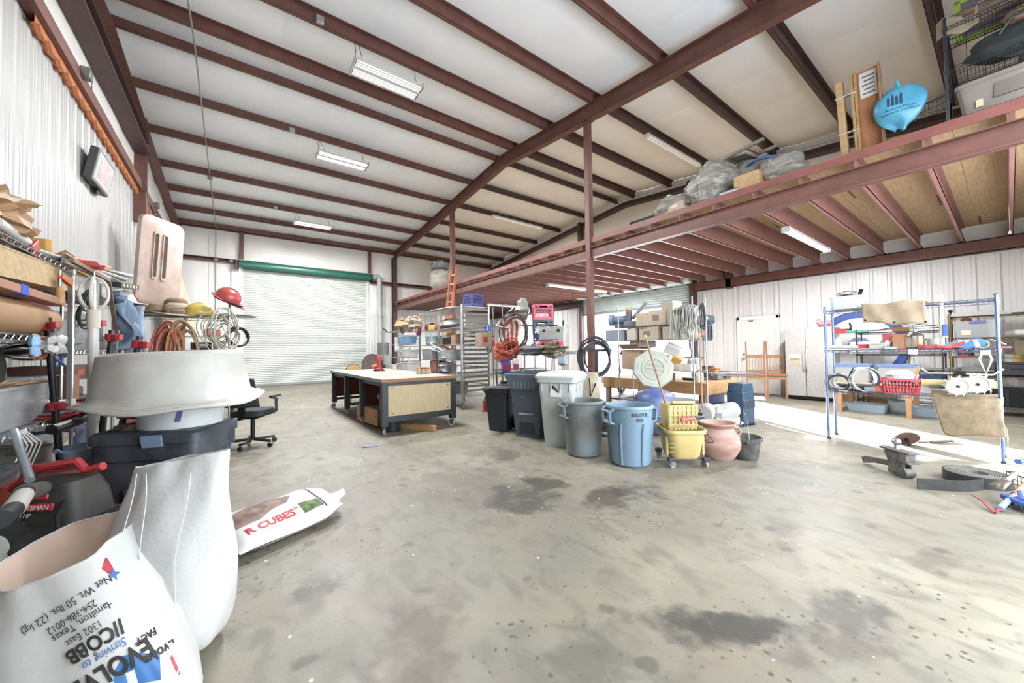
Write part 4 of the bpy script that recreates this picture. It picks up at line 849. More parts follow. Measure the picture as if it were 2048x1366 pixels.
# -- board slid under the top shelf
t = thing('plywood_offcut', 'yellowish particle-board sheet lying under the top shelf', 'board', (-1.32, 3.55, 1.78), rot=(R(4), R(-5), R(3))); MB().box(-.25, .3, -.75, .95, 0, .16).build('core', mat('#c2a67a', .8, var=.3, scale=25), t, smooth=False); MB().box(-.252, .302, -.75, .95, .16, .172).build('face_veneer', mat('#a98c64', .6, var=.2), t, smooth=False)
# -- middle level (z 1.485)
roll('paper_roll', 'wide brown kraft paper roll with a printed label lying on the middle shelf', (-1.15, 2.75, 1.485+.115), (-1.15, at(128, 645, X=SX).y-.08, 1.485+.115), .115, '#a98461')
t = thing('pink_board', 'flat reddish cardboard strip held with blue tape above the paper roll', 'cardboard', (-1.07, 3.5, 1.722), R(1)); MB().box(-.16, .06, -.8, .72, 0, .05).build('strip', paper('#a97a66'), t, smooth=False, bev=.004); MB().box(.02, .063, -.05, .05, -.005, .055).build('tape', paper('#3a55c4'), t, smooth=False)
roll('masking_roll', 'roll of masking paper standing on the reddish strip', (-1.22, 3.62, 1.775), (-1.22, 3.62, 1.83), .065, '#b79b74'); roll('masking_roll', 'smaller tan tape roll beside the masking paper', (-1.2, 3.42, 1.775), (-1.2, 3.42, 1.815), .055, '#a58962')
box_item('parts_case', 'pink plastic parts case behind the paper roll', 'case', (-1.25, 4.1, 1.49), 0, (('body', (0, 0, .13), (.28, .4, .26), plastic('#c9707a')), ('lid', (0, 0, .28), (.3, .42, .04), plastic('#d07c86')), ('latch', (.15, 0, .26), (.012, .06, .05), plastic('#9c4c56'))))
t = thing('dust_rag', 'crumpled white rag draped on the wire edge below the paper roll', 'rag', (SX+.02, 3.95, 1.43)); lump((0, 0, 0), (.05, .14, .07), .22, seed=9).build('cloth', cloth('#dcdad5'), t)
t = thing('work_glove', 'pale blue glove hanging from the wire edge below the paper roll', 'glove', (SX+.02, 3.72, 1.45)); b = lump((0, 0, -.01), (.02, .05, .045), .1, seed=3)
for k in range(4): b.tube([(0, -.04+k*.025, -.04), (.005, -.045+k*.03, -.09-.01*(k in (1, 2)))], .011, 6)
b.tube([(0, .05, -.01), (0, .085, -.03)], .011, 6); b.build('knit', cloth('#9ec0e4'), t)
# -- level .9
def clearbin(name, label, loc, rz, w, d, h, lid=None, fill=None, tint='#c9cecf'):
    t = tub(name, label, loc, rz, w, d, h, '#dfe4e5', lid, True, m=mat(tint, .15, var=.04, alpha=.55, spec=.6), taper=.9)
    if fill: lump((0, 0, h*.38), (w*.38, d*.38, h*.34), .16, seed=int(h*1000)).build('contents', cloth(fill), t)
    return t
clearbin('storage_bin', 'large cloudy open bin with wooden sticks on the lower shelf', (-1.3, 3.6, .905), R(90), .85, .44, .26, None, '#b9b4a8')
for k in range(3): pole('wooden_stick', ('longest thin wooden stick', 'middle thin wooden stick', 'shortest thin wooden stick')[k]+' laid across the cloudy bin', (-1.13+.05*k, 3.2+.05*k, 1.175+.012*k), (-1.05-.04*k, 4.0-.14*k, 1.178+.012*k), .009, '#8c6a4d', 'stick', m=wood('#8f6a4c'))
t = thing('abrasive_disc', 'large black abrasive disc leaning in the cloudy bin', 'disc', (-1.25, 3.75, 1.32), rot=(R(82), 0, R(80))); MB().cyl((0, 0, -.004), (0, 0, .004), .2, n=40).build('disc', mat('#2e2c2a', .6, var=.2), t); MB().cyl((0, 0, -.006), (0, 0, .006), .05, n=20).build('hub', paper('#5d4c3c'), t)
clearbin('storage_bin', 'shallow cloudy bin stacked above the black disc', (-1.4, 3.45, 1.17), R(90), .7, .3, .17, None, '#a8a496')
clearbin('storage_bin', 'white plastic bin with a blue stripe behind the black disc', (-1.3, 4.18, .905), R(90), .3, .4, .3, None, '#c7c7bf'); 
carton('carton', 'small brown carton with handwriting beside the white bin', (-1.2, 4.72, .905), R(90), .16, .24, .28, '#8f6547')
carton('carton', 'flat black and red patterned carton on the shelf behind the clamps', (-1.32, 5.15, 1.14), R(92), .55, .36, .12, '#6d4b42', mark='#b5574a')
box_item('equipment_case', 'blue-grey plastic equipment case with a black strap behind the clamps', 'case', (-1.4, 5.1, .91), R(5), (('body', (0, 0, .11), (.4, .36, .22), plastic('#6f7785')), ('seam', (0, 0, .12), (.405, .365, .008), BLACK), ('strap', (.15, .0, .11), (.03, .37, .23), BLACK)))
random.seed(5)
t = thing('cable_heap', 'tangle of black and white wires on the shelf above the brown carton', 'cables', (-1.25, 4.55, 1.4)); MB().tube(coil_pts(5, .14, .4, .1, 18, 3, 1.5), .007, 5).build('black_wire', BLACK, t); MB().tube(coil_pts(4, .12, .4, .1, 18, 8, 1.6), .006, 5).build('white_wire', WHITE, t)
t = thing('cable_heap', 'red and blue cords heaped beside the inverted tub rim', 'cables', (-1.05, 4.35, .93)); MB().tube(coil_pts(6, .15, .35, .14, 18, 13, 1.7), .012, 5).build('red_cord', plastic('#b03038'), t); MB().tube(coil_pts(3, .14, .3, .1, 18, 18, 1.7), .009, 5).build('blue_cord', plastic('#7f93a8'), t)
t = thing('black_hose', 'thick black rubber hose bowed in front of the lower shelf', 'hose', (0, 0, 0)); MB().tube([(-1.0, 3.9, .85), (-.93, 4.1, .87), (-.9, 4.3, .9), (-.95, 4.55, .94)], .035, 10).build('hose', plastic('#2a2a2c'), t)
# -- clear bins etc. on the second unit
box_item('storage_box', 'white lidded storage box on the upper shelf under the poles', 'box', (-1.38, 5.2, 1.94), R(90), (('body', (0, 0, .13), (.55, .36, .26), plastic('#e6e5e0')), ('lid', (0, 0, .275), (.58, .39, .04), plastic('#f0efeb')), ('handle', (-.29, 0, .2), (.03, .12, .03), plastic('#d5d4cf'))))
box_item('storage_box', 'tall white plastic organiser standing at the end of the upper shelf', 'box', (-1.3, 5.85, 1.94), R(90), (('body', (0, 0, .2), (.28, .3, .4), plastic('#ecebe7')), ('drawer', (0, -.155, .1), (.24, .012, .14), WHITE), ('drawer', (0, -.155, .28), (.24, .012, .14), WHITE)))
clearbin('storage_bin', 'clear bin stacked on another on the second shelf', (-1.36, 5.35, 1.58), R(90), .62, .36, .17, None, '#c5c8c6'); clearbin('storage_bin', 'clear bin underneath the stacked clear bin', (-1.36, 5.35, 1.405), R(90), .62, .36, .17, None, '#9c9e9b')
t = bottle('jar', 'glass jar with a yellow lid beside the clear bins', (-1.2, 5.95, 1.41), .06, .2, '#d8d2bf', '#d5b23c', cat='jar')
clearbin('storage_bin', 'small clear tray of fasteners under the hanging jacket', (-1.25, 6.02, 1.1), R(90), .3, .26, .12, None, '#9c8f7c')
# denim jacket
def jack(u, v):
    w_ = .34*(.75+.35*v); fold = .05*sin(u*17+v*3)+.03*sin(u*9-v*8); return (-.98+.07*sin(v*3)+fold, 5.55+.1*v+(u-.5)*2*w_*.75, 1.98-.62*v-.12*(abs(u-.5)*2)**2*(1-v)+.05*sin(u*6)*v)
t = thing('denim_jacket', 'pale blue denim jacket hanging from the shelf corner', 'jacket', (0, 0, 0)); MB().grid(jack, 26, 22).build('body', cloth('#8fa4ba', c2='#54687f', scale=5), t, solid=.012)
MB().grid(lambda u, v: (-.93+.05*sin(u*8)+.02*v, 5.95+.16*u+.06*v, 1.9-.5*v+.04*sin(u*5)), 8, 14).build('sleeve', cloth('#a6b8ca', c2='#6c8098', scale=5), t, solid=.02); MB().grid(lambda u, v: (-1.0+.03*sin(9*u), 5.4+.5*u, 2.0-.05*v+.02*sin(7*u)), 10, 3).build('collar', cloth('#5c708a'), t, solid=.012)
# cloth hat with red logo on top of the jacket
t = thing('baseball_hat', 'white cap with a red logo sitting behind the jacket', 'cap', (-1.05, 6.05, 1.945)); MB().ball((0, 0, .0), (.13, .15, .16), 18, 8, z0=0).build('crown', cloth('#e3e0d8', bump=.1), t); MB().grid(lambda u, v: ((.12+.1*v)*cos(-.9+1.8*u), (.14+.08*v)*sin(-.9+1.8*u), .01-.02*v), 10, 3).build('bill', cloth('#dedacf'), t, solid=.006); MB().ob((.115, .03, .09), (.01, .09, .05), (0, R(-25), 0)).build('logo', paint('#c2453c'), t)
# black light bar and square tube sticking out
t = thing('square_bar', 'brown square wooden strut sloping down from the top shelf', 'bar', (0, 0, 0)); pa, pb = at(142, 520, X=-1.0), at(217, 561, X=-.97); MB().bar(pa, pb, .03).build('strut', wood('#8a7461'), t); MB().bar(pb, at(236, 690, X=-.97), .028).build('upright', wood('#6a554a'), t)
t = thing('light_bar', 'black bar with a row of yellowish lenses sticking out by the jacket', 'lamp', (0, 0, 0)); pa, pb = at(232, 569, X=-.95), at(270, 575, X=-.95); d = pb-pa; MB().bar(pa, pb, .07, .05).build('housing', BLACK, t)
for k in range(5): q = pa+d*(.15+.17*k); MB().ob((q.x+.03, q.y, q.z), (.012, .06, .035)).build('lens', mat('#d9d2a8', .3), t, bev=.004)
coil('white_cable', 'white cable hanging in a long loop beside the jacket', (-.96, 5.75, 1.5), (R(90), 0, R(90)), 1, .2, .012, '#dcdad2', .05, .02, 1.9, 4)
# whisk-like pole
p = at(187, 680, X=-.85); q = at(193, 560, X=-.85); t = thing('antenna_pole', 'pale metal pole topped with looped white wires and wound cord', 'pole', (p.x, p.y, 0)); h = p.z+.0; zt = q.z-.03
MB().cyl((0, 0, .0), (0, 0, zt-.3), .03, n=12).build('tube', mat('#d6d6d0', .35), t); MB().cyl((0, 0, zt-.34), (0, 0, zt-.2), .036, n=12).build('cord_winding', mat('#cfcabb', .8), t)
for a in (0, pi/2): MB().tube([(cos(a)*.075*sin(s)*(1 if s <= pi else 1), sin(a)*.075*sin(s), zt-.2+.24*(1-cos(s))/2 if s <= pi else zt-.2+.24*(1-cos(s))/2) for s in [2*pi*i/22 for i in range(23)]], .011, 6).build('wire_loop', WHITE, t)
MB().cyl((0, 0, zt-.2), (0, 0, zt+.02), .028, .02, n=12).build('bulb', mat('#b9b9b3', .3, metal=.5), t); MB().cyl((0, 0, zt), (0, 0, zt+.09), .008, n=8).build('tip', STEEL, t)
# F-clamp with wooden handle on the shelf post
p = at(140, 565, X=SX+.03); t = thing('bar_clamp', 'orange F-clamp with a wooden handle gripping the shelf post', 'clamp', (p.x, p.y, p.z)); MB().box(-.012, .012, -.0, .008, -.95, .1).build('bar', CHROME, t); MB().prism([(-.22, .0), (0, -.03), (.02, .03), (-.2, .03)], -.01, .015, 'x').build('arm', paint('#c8643c'), t); b = MB(); b.cyl((0, -.2, .06), (0, -.2, -.06), .008, n=8); b.build('screw', STEEL, t); MB().lathe([(0, -.19), (.02, -.185), (.026, -.13), (.02, -.07), (0, -.06)], 12, c=(0, -.2, 0)).build('handle', PINE, t); MB().ob((0, 0, .07), (.03, .05, .02)).build('stop', STEEL, t)
# pipe clamps standing against the shelf post
p = at(165, 668, X=-.93)
for k, (dx, dy, tilt, top, lab) in enumerate(((0, -.15, 3, 1.62, 'black pipe clamp with red jaws standing nearest the shelf post'), (.05, .05, -4, 1.55, 'second black pipe clamp leaning across the first'), (.02, .2, 1, 1.66, 'pale steel pipe clamp behind the two black ones'), (.1, -.25, -7, 1.5, 'dark pipe clamp leaning out toward the inverted tub'))):
    bar_clamp('pipe_clamp', lab, (p.x+dx+.02*k, p.y+dy-.1, 0), (R(tilt), R(2*k-3), R(-60)), top, '#b42f3a', (DKSTEEL, plastic('#23242b'), STEEL, plastic('#2a2b33'))[k], r=.02)
# -- shelf 2: hats, hoses, ropes
def S2p(px, z, dy=.2, py=620): q = at(px, py, Y=6.4+dy); return (q.x, q.y, z)
def sunhat(label, loc, c, s=1, rz=0):
    t = thing('sun_hat', label, 'hat', loc, rz); m = cloth(c, bump=.15)
    MB().lathe([(.115*s, 0), (.115*s, .05*s), (.105*s, .11*s), (.07*s, .14*s), (0, .145*s)], 24, sx=1.15).build('crown', m, t)
    MB().grid(lambda u, v: (cos(2*pi*u)*(.115+.115*v)*1.15*s, sin(2*pi*u)*(.115+.105*v)*s, .005+.025*v*sin(4*pi*u+1)*s-.015*v), 36, 4).build('brim', m, t, solid=.006); MB().cyl((0, 0, .005), (0, 0, .035*s), .119*s, n=24, caps=False).build('band', cloth('#8d7c66'), t)
sunhat('tan canvas sun hat in the middle of the hat shelf', S2p(355, 1.88, .18), '#cdb79d', 1.05); sunhat('brown floppy hat lying at the left end of the hat shelf', S2p(318, 1.88, .3), '#9d876c', 1.1, 1); sunhat('grey-brown hat stacked behind the tan canvas hat', S2p(352, 1.95, .3), '#8f7a66', 1.1, 2)
hardhat('hard_hat', 'yellow hard hat with a wide brim on the hat shelf', S2p(398, 1.885, .15), .3, '#d8bd62')
p = at(456, 583, Y=6.42); hardhat('hard_hat', 'red hard hat hung on top of the shelf pole', (p.x-.01, p.y, 2.1), 0, '#c45552', rot=(R(20), R(28), R(10)))
t = thing('chin_visor', 'dark shiny visor strapped under the red hard hat', 'visor', (p.x, p.y, 2.06), rot=(R(15), R(22), 0)); MB().lathe([(.1, 0), (.16, .01), (.165, .03), (.1, .03)], 22, sx=1.1).build('ring', mat('#4a4a4a', .25, metal=.6), t); MB().ob((.04, 0, .0), (.1, .12, .02)).build('padding', BLACK, t, bev=.005)
p = at(478, 622, Y=6.75); t = thing('steel_disc', 'wide thin grey steel disc overhanging the shelf end', 'disc', (p.x-.08, 6.75, 1.885)); MB().lathe([(0, .0), (.28, .0), (.3, .01), (.28, .016), (0, .02)], 36).build('plate', metal('#9b9c9e', .3), t); MB().cyl((0, 0, -.0), (0, 0, .03), .05, n=14).build('hub', STEEL, t)
coil('white_rope', 'bundle of white rope and cord hanging from the shelf pole', (-.1, 6.36, 1.66), (R(82), 0, R(20)), 8, .12, .008, '#d5d1c2', .75, .16, 1.7, 21, 'rope'); coil('white_rope', 'second looser hank of cream rope behind the pole', (-.2, 6.37, 1.68), (R(85), 0, R(-15)), 6, .12, .007, '#c9c0a4', .7, .12, 1.3, 22, 'rope')
coil('black_cable', 'black cable coil hanging off the right side of the rope pole', (.03, 6.5, 1.58), (R(86), 0, R(25)), 4, .13, .011, '#2a2a2c', .15, .06, 1.0, 23)
coil('garden_hose', 'faded red hose hanging in long loops below the hats', (-.72, 6.36, 1.45), (R(88), R(6), R(4)), 6, .1, .014, '#b5604e', .45, .12, 2.6, 31, 'hose'); coil('garden_hose', 'tan hose hanging in long loops beside the red hose', (-.5, 6.35, 1.46), (R(88), R(-10), R(-6)), 6, .1, .014, '#b19775', .4, .12, 2.6, 32, 'hose')
coil('extension_cord', 'orange cord hanging between the red and tan hoses', (-.61, 6.33, 1.4), (R(88), 0, 0), 4, .07, .009, '#c8783e', .4, .1, 3, 33)
pole('axe', 'pinkish wooden handle poking up behind the hanging hoses', S2p(355, 1.42, .15), S2p(372, 1.83, .05), .022, '#b98672', 'handle', m=wood('#b98874')); 
t = thing('paddle', 'reddish-brown wooden paddle leaning left of the hanging hoses', 'paddle', S2p(329, 1.26, .03)); MB().prism([(-.04, 0), (.04, 0), (.06, .3), (.03, .47), (0, .52), (-.05, .45)], -.01, .01, 'y').build('blade', wood('#8a5148'), t); MB().cyl((0, 0, -.3), (0, 0, .02), .015, n=8).build('shaft', wood('#7d4a42'), t)
box_item('battery_charger', 'black charger box on the shelf under the hats', 'charger', S2p(405, 1.41, .2), .3, (('body', (0, 0, .05), (.18, .12, .1), BLACK), ('label_plate', (0, -.062, .06), (.08, .004, .03), WHITE))); carton('carton', 'small pale box beside the black charger', S2p(438, 1.41, .1), .1, .12, .1, .1, '#bdb2a0'); can('paint_can', 'tiny striped can on the shelf under the hats', S2p(388, 1.41, .2), .035, .1, '#a08c5a', bail=False, lab='#5b6fa0')
# things on the far wall shelf seen through the gap
t = wire_shelf('wire_shelf', 'low distant wire shelf against the back wall left of the roll-up door', (-1.5, 17.4, 0), 0, 1.3, .45, (.3, 1.2, 2.0), 2.1, STEEL); box_item('first_aid_case', 'red and black case on the distant wire shelf', 'case', (-.7, 17.6, 2.01), 0, (('body', (0, 0, .12), (.5, .25, .24), plastic('#c1636a')), ('handle', (0, 0, .26), (.2, .04, .04), BLACK)))
box_item('distant_tote', 'grey tote on the middle of the distant wire shelf', 'tote', (-.9, 17.6, 1.21), 0, (('body', (0, 0, .15), (.5, .3, .3), plastic('#8f9494')), ('lid', (0, 0, .31), (.53, .33, .03), plastic('#6d7273'))))
# pink moulded panels hung on the gable wall
PK = mat('#c7b3a8', .45, c2='#ae9689', scale=2.5, bump=.1); zt0, zb0 = 4.82, 2.75
t = thing('van_panel', 'pinkish moulded panel with two long slots hung on the gable wall', 'panel', (-1.42, 10.35, .45), rot=(0, R(4), R(-36))); t.scale = (.75, .75, .75)
def ring(y0, y1, z0, z1, x, r=.2): return [(x, cy+r*cos(R(a)), cz+r*sin(R(a))) for cy, cz, s in ((y1-r, z1-r, 0), (y0+r, z1-r, 90), (y0+r, z0+r, 180), (y1-r, z0+r, 270)) for a in (s, s+30, s+60, s+90)]
b = MB().loft([ring(-.62, .62, 2.55, 4.85, 0), ring(-.62, .62, 2.55, 4.85, .1), ring(-.55, .55, 2.62, 4.78, .16)]); b.build('skin', PK, t)
for y in (-.28, -.02):
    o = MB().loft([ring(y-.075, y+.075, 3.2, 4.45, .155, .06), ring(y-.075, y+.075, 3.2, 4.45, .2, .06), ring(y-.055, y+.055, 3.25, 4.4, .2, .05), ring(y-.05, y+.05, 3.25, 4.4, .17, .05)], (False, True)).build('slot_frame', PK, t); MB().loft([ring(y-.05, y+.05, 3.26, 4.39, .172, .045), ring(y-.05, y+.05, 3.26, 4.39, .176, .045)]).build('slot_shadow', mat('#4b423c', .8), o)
MB().tube([(.02, -.3, 4.8), (-.2, -.2, 5.3), (-.45, -.1, 6.2)], .008, 5).build('hanging_cord', BLACK, t)
t = thing('van_panel', 'second curved peeling pinkish panel hanging farther along the gable wall', 'panel', (XL+.25, 15.0, 0)); MB().grid(lambda u, v: (.05+.55*(1-v)*u+.1*sin(3*v), -.9+1.7*u, 2.2+2.35*v-.35*u*u+.05*sin(9*u)), 14, 14).build('skin', mat('#e0cbb9', .5, c2='#cfae94', scale=2, bump=.1), t, solid=.04); MB().tube([(.6-.55*v, .85, 1.9+2.35*v) for v in (0, .3, .6, .8)], .025, 6).build('edge_trim', WHITE, t)
# framed screen on the gable wall
t = thing('framed_picture', 'framed pink picture mounted high on the gable wall', 'picture', (XL+.08, 8.62, 4.28), rot=(0, R(10), 0)); MB().box(0, .1, -.44, .44, -.25, .25).build('frame', paint('#4a4a4b'), t, bev=.008); MB().box(.1, .104, -.4, .4, -.21, .21).build('mat_board', paper('#b9b8b5'), t, smooth=False); MB().box(.104, .106, -.25, .25, -.13, .15).build('print', mat('#c9a3a8', .4, c2='#8c6f74', scale=6), t, smooth=False); MB().ob((.04, .1, -.29), (.05, .1, .08)).build('bracket', DKSTEEL, t)
coil('wire_loop', 'thin grey wire loop dangling from the orange foam strip', (XL+.2, 12.2, 5.05), (R(90), 0, R(90)), 1, .13, .006, '#8e8e8a', .05, .02, 1.6, 5)
# ================================================================== LEFT FLOOR GROUP
# black rectangular bin with torn rim
BX, BY = -.37, 3.58
BKB = mat('#262b33', .55, c2='#4a5058', scale=5, sharp=.3)
t = thing('trash_bin', 'big black rectangular bin carrying the white bucket and the inverted tub', 'bin', (BX, BY, 0), R(-28)); t.scale = (.88, .88, .965)
MB().shell([(.58, .42, 0, .05), (.66, .5, .68, .05), (.7, .54, .69, .05), (.7, .54, .86, .05), (.68, .52, .86, .05), (.62, .46, .66, .05), (.55, .39, .03, .05)]).build('body', BKB, t)
MB().shell([(.73, .57, .8, .06), (.73, .57, .86, .06), (.7, .54, .875, .06), (.68, .52, .86, .06)]).build('rim', BKB, t); MB().rrect(.26, .02, .2, .5, .04).build('embossed_panel', BKB, t, loc=(0, -.262, 0))
MB().rrect(.66, .5, .855, .875, .05).build('lid', BKB, t)
MB().ob((.08, -.3, .82), (.12, .02, .08), (R(20), 0, R(8))).build('torn_edge', mat('#7d90ab', .5), t); lump((-.2, -.02, .885), (.13, .16, .03), .15, seed=3).build('brown_paper', cloth('#8d8068'), t)
t = thing('white_bucket', 'white plastic bucket with a purple mark standing on the black bin', 'bucket', (BX+.06, BY+.02, .846)); MB().lathe([(0, 0), (.235, 0), (.245, .14), (.255, .145), (.255, .165), (0, .165)], 36).build('body', plastic('#d5dcdd'), t)
b = MB(); ang = atan2(-BY, -BX)-.12
b.add([(.246*cos(ang+da), .246*sin(ang+da), z) for da, z in ((-.05, .05), (.06, .05), (.12, .13), (.05, .17), (.0, .12))], [(0, 1, 2, 3, 4)]); b.build('paint_mark', paint('#5b4d9a'), t)
# inverted stock tub
TUBM = mat('#d4d4cf', .5, c2='#b0aca3', scale=3, bump=.1, bscale=10)
t = thing('stock_tub', 'large dented off-white tub turned upside down on the white bucket', 'tub', (BX+.02, BY, 1.0), rot=(R(1), R(-1.5), R(-30)))
prof = [(.66, .0), (.665, .012), (.64, .03), (.6, .03), (.575, .045), (.56, .08), (.515, .3), (.5, .335), (.46, .352), (.3, .356), (0, .358)]
prof = [(r*.9, z*1.04) for r, z in prof]; b = MB().lathe(prof, 56, sx=.93, sy=.66)
for i, v in enumerate(b.v):
    a = atan2(v.y, v.x); r_ = hypot(v.x/.93, v.y/.66); v.z += (.02*sin(2*a+.6)+.012*sin(5*a))*(1 if v.z < .06 else 0)
    if .05 < v.z < .34: q = .012*sin(3*a+1)+.006*sin(11*a+9*v.z); v.x *= 1+q; v.y *= 1+q
b.build('shell', TUBM, t, solid=.006)
MB().tube([(.6*.93*cos(a), .6*.66*sin(a), .012+.02*sin(2*a+.6)+.012*sin(5*a)) for a in [2*pi*i/56 for i in range(56)]], .012, 8, closed=True).build('rolled_rim', TUBM, t)
# white woven sack
def sack(name, label, loc, rz, rings, m, n=40, cat='sack', inner=None, wr=.012, seed=1):
    t = thing(name, label, cat, loc, rz); random.seed(seed); ph = [rnd(0, 6) for _ in range(8)]; R_ = []
    for (cx, cy, cz, rx, ry, tx, sq) in rings:
        q = []
        for i in range(n):
            a = 2*pi*i/n; c, s = cos(a), sin(a); e = sq; x = rx*abs(c)**e*(1 if c >= 0 else -1); y = ry*abs(s)**e*(1 if s >= 0 else -1)
            k = wr*(sin(5*a+ph[0]+9*cz)+.6*sin(9*a+ph[1]-14*cz)+.5*sin(13*a+ph[2]+23*cz)); x += k*c; y += k*s
            q.append((cx+x, cy+y, cz+tx*x+.3*k))
        R_.append(q)
    return t, R_
WV = mat('#dadad8', .38, var=.06, scale=3, bump=.12, bscale=55)
p = at(425, 1285, Z=0)
t, rg = sack('woven_sack', 'tall plain white woven sack standing with its top cut open', (p.x-.13, p.y+.08, 0), YAW*-1+R(2), [(.0, 0, .0, .02, .02, 0, .8), (.0, 0, .0, .14, .11, 0, .8), (0, 0, .03, .19, .14, 0, .8), (-.01, 0, .15, .235, .165, 0, .85), (-.02, 0, .32, .265, .17, 0, .9), (-.02, 0, .46, .265, .16, 0, .95), (-.015, 0, .58, .245, .135, .05, 1), (.0, 0, .7, .225, .1, .1, 1), (.01, 0, .8, .215, .07, .14, 1), (.02, 0, .865, .212, .05, .18, 1), (.02, 0, .87, .2, .042, .18, 1), (.0, 0, .7, .2, .08, .1, 1), (0, 0, .5, .2, .1, 0, 1), (0, 0, .48, .02, .02, 0, 1)], WV, wr=.007, seed=5)
o = MB().loft(rg).build('woven_body', WV, t, ang=60); o.modifiers.new('u', 'SUBSURF').levels = 1
MB().tube([(.2*cos(a)*.9, -.1+.0*a, .02+.01*sin(6*a)) for a in [R(200+14*i) for i in range(11)]], .004, 5).build('base_stitching', mat('#55534e', .8), t)
for x, tl in ((-.13, .05), (.02, -.06), (.12, .03)): MB().tube([(x+tl*s, -.158+.01*sin(9*s)-.012+.09*max(0, s-.45), .15+.68*s) for s in [i/10 for i in range(11)]], .0022, 4).build('crease_seam', WV, t)
# printed feed sack, mouth open toward the upper left, in front
PW = mat('#dcdbd8', .5, var=.05, scale=3, bump=.08, bscale=20); TAN = mat('#cfae98', .7, c2='#e0cbbb', scale=3)
fr = _r.copy(); fr.z = 0; fr.normalize(); fd = V((_f.x, _f.y, 0)).normalized()   # photo-right and photo-depth on the floor
def LP(u, d, z): return (fr*u+fd*d)+V((0, 0, z))
base = LP(-1.66, 1.47, 0)
spec = [(.10, .0, .0, .1, .1), (.10, .0, .004, .3, .2), (.05, 0, .1, .33, .22), (-.02, .02, .24, .32, .21), (-.1, .05, .37, .29, .2), (-.18, .08, .47, .255, .19), (-.235, .1, .545, .235, .185)]
t = thing('feed_sack', 'open printed feed sack slumped in the near corner with upside-down lettering', 'sack', base)
random.seed(3); ph = [rnd(0, 6) for _ in range(6)]; rings = []; inner = []
for j, (u, d, z, rx, ry) in enumerate(spec):
    q = []; n = 48; slope = (-.1, 0, -.02, -.06, -.12, -.2, -.33)[j]
    for i in range(n):
        a = 2*pi*i/n; k = .012*(sin(4*a+ph[0]+6*z)+.7*sin(7*a+ph[1]-8*z)+.5*sin(12*a+ph[2]+20*z)) if j > 1 else 0
        x = u+(rx+k)*cos(a); y = d+(ry+k)*sin(a); zz = z+(rx*cos(a))*(-slope)*.55*(z > .05)+sin(a)*ry*(.35 if j == 6 else .3*j/6)
        q.append(fr*x+fd*y+V((0, 0, max(0.002, zz))))
    rings.append(q)
FS = MB().loft(rings, (True, False)).build('printed_body', PW, t, ang=70)
inn = [[p_+(rings[6][(i+24) % 48]-p_)*.012 for i, p_ in enumerate(rings[6])], [p_+(rings[5][(i+24) % 48]-p_)*.03 for i, p_ in enumerate(rings[5])], [p_+(rings[3][(i+24) % 48]-p_)*.06 for i, p_ in enumerate(rings[3])], [p_+(rings[2][(i+24) % 48]-p_)*.2+V((0, 0, .08)) for i, p_ in enumerate(rings[2])]]
MB().loft(inn, (False, True)).build('paper_lining', TAN, t, ang=70); MB().tube([p_+V((0, 0, .001)) for p_ in rings[6]], .004, 5, closed=True).build('cut_edge', PW, t)
BLK = mat('#33322f', .7); BLU = mat('#4a7fc0', .6); REDP = mat('#c24550', .6)
bpy.context.view_layer.update()
def scr(px, py, depth):    # point at a photo position and a depth along the view
    return V((0, 0, CAMH))+(_f+_r*((px-1024)/FPX)-_u*((py-683)/FPX))*depth
ux = (_r*-.846+_u*-.533).normalized()   # reading direction: toward lower left
uy = (_r*.533-_u*.846).normalized()     # letters stand upside down
def L2(px, py, s, ln, m=BLK, bold=0, shear=0): print_on(FS, s, ln, m, scr(px, py, 1.2), ux, uy, t, bold and 'headline' or 'lettering', bold, shear, push=.008, eye=V((0, 0, CAMH)))
def line(k, off, shift, s, ln, m=BLK, bold=0, shear=0): L2(138+.533*off-.846*shift, 1207+.846*off+.533*shift, s, ln, m, bold, shear)
line(0, 0, 0, 'Net Wt. 50 lbs. (22 kg)', .036); line(1, 26, 4, '254-386-0012', .033); line(2, 44, -12, 'Hamilton, Texas', .035); line(3, 66, 0, '1302 East', .034)
line(4, 92, -10, '//COBB', .066, BLK, .002); line(5, 122, -14, 'Striving to', .04, BLU, 0, .25); line(6, 155, -10, 'EVOLVE', .085, BLK, .003)
def star(s): return [(s*(1 if i % 2 == 0 else .42)*sin(i*pi/5), s*(1 if i % 2 == 0 else .42)*cos(i*pi/5)) for i in range(10)]
patch_on(FS, [(-.02, .0), (.015, .03), (.03, -.005), (.0, -.03)], REDP, scr(222, 1130, 1.2), ux, uy, t, eye=V((0, 0, CAMH))); patch_on(FS, star(.024), BLU, scr(228, 1147, 1.2), ux, uy, t, eye=V((0, 0, CAMH)))
patch_on(FS, [(-.1, -.02), (-.06, .05), (-.01, .03), (.02, .07), (.05, .02), (.1, .03), (.06, -.05), (.0, -.08), (-.05, -.06)], BLU, scr(275, 1352, 1.2), ux, uy, t, 'state_map', eye=V((0, 0, CAMH))); patch_on(FS, [(-.02, 0), (.02, .03), (.03, -.01), (0, -.03)], REDP, scr(355, 1322, 1.2), ux, uy, t, eye=V((0, 0, CAMH))); patch_on(FS, star(.026), BLU, scr(366, 1338, 1.2), ux, uy, t, eye=V((0, 0, CAMH)))
L2(298, 1268, 'FACT', .03, BLK, .001, .2); L2(325, 1300, 'Evolve', .045, BLK, .001, .2)
t = thing('spoon', 'dark brown wooden ladle lying on the floor in the near left corner', 'spoon', at(30, 1350, Z=.02)); MB().cyl((-.25, .02, 0), (0, 0, 0), .012, n=8).build('handle', wood('#7a4a33'), t); MB().ball((.03, 0, 0), (.05, .035, .018), 12, 6).build('bowl', wood('#5d3626'), t)
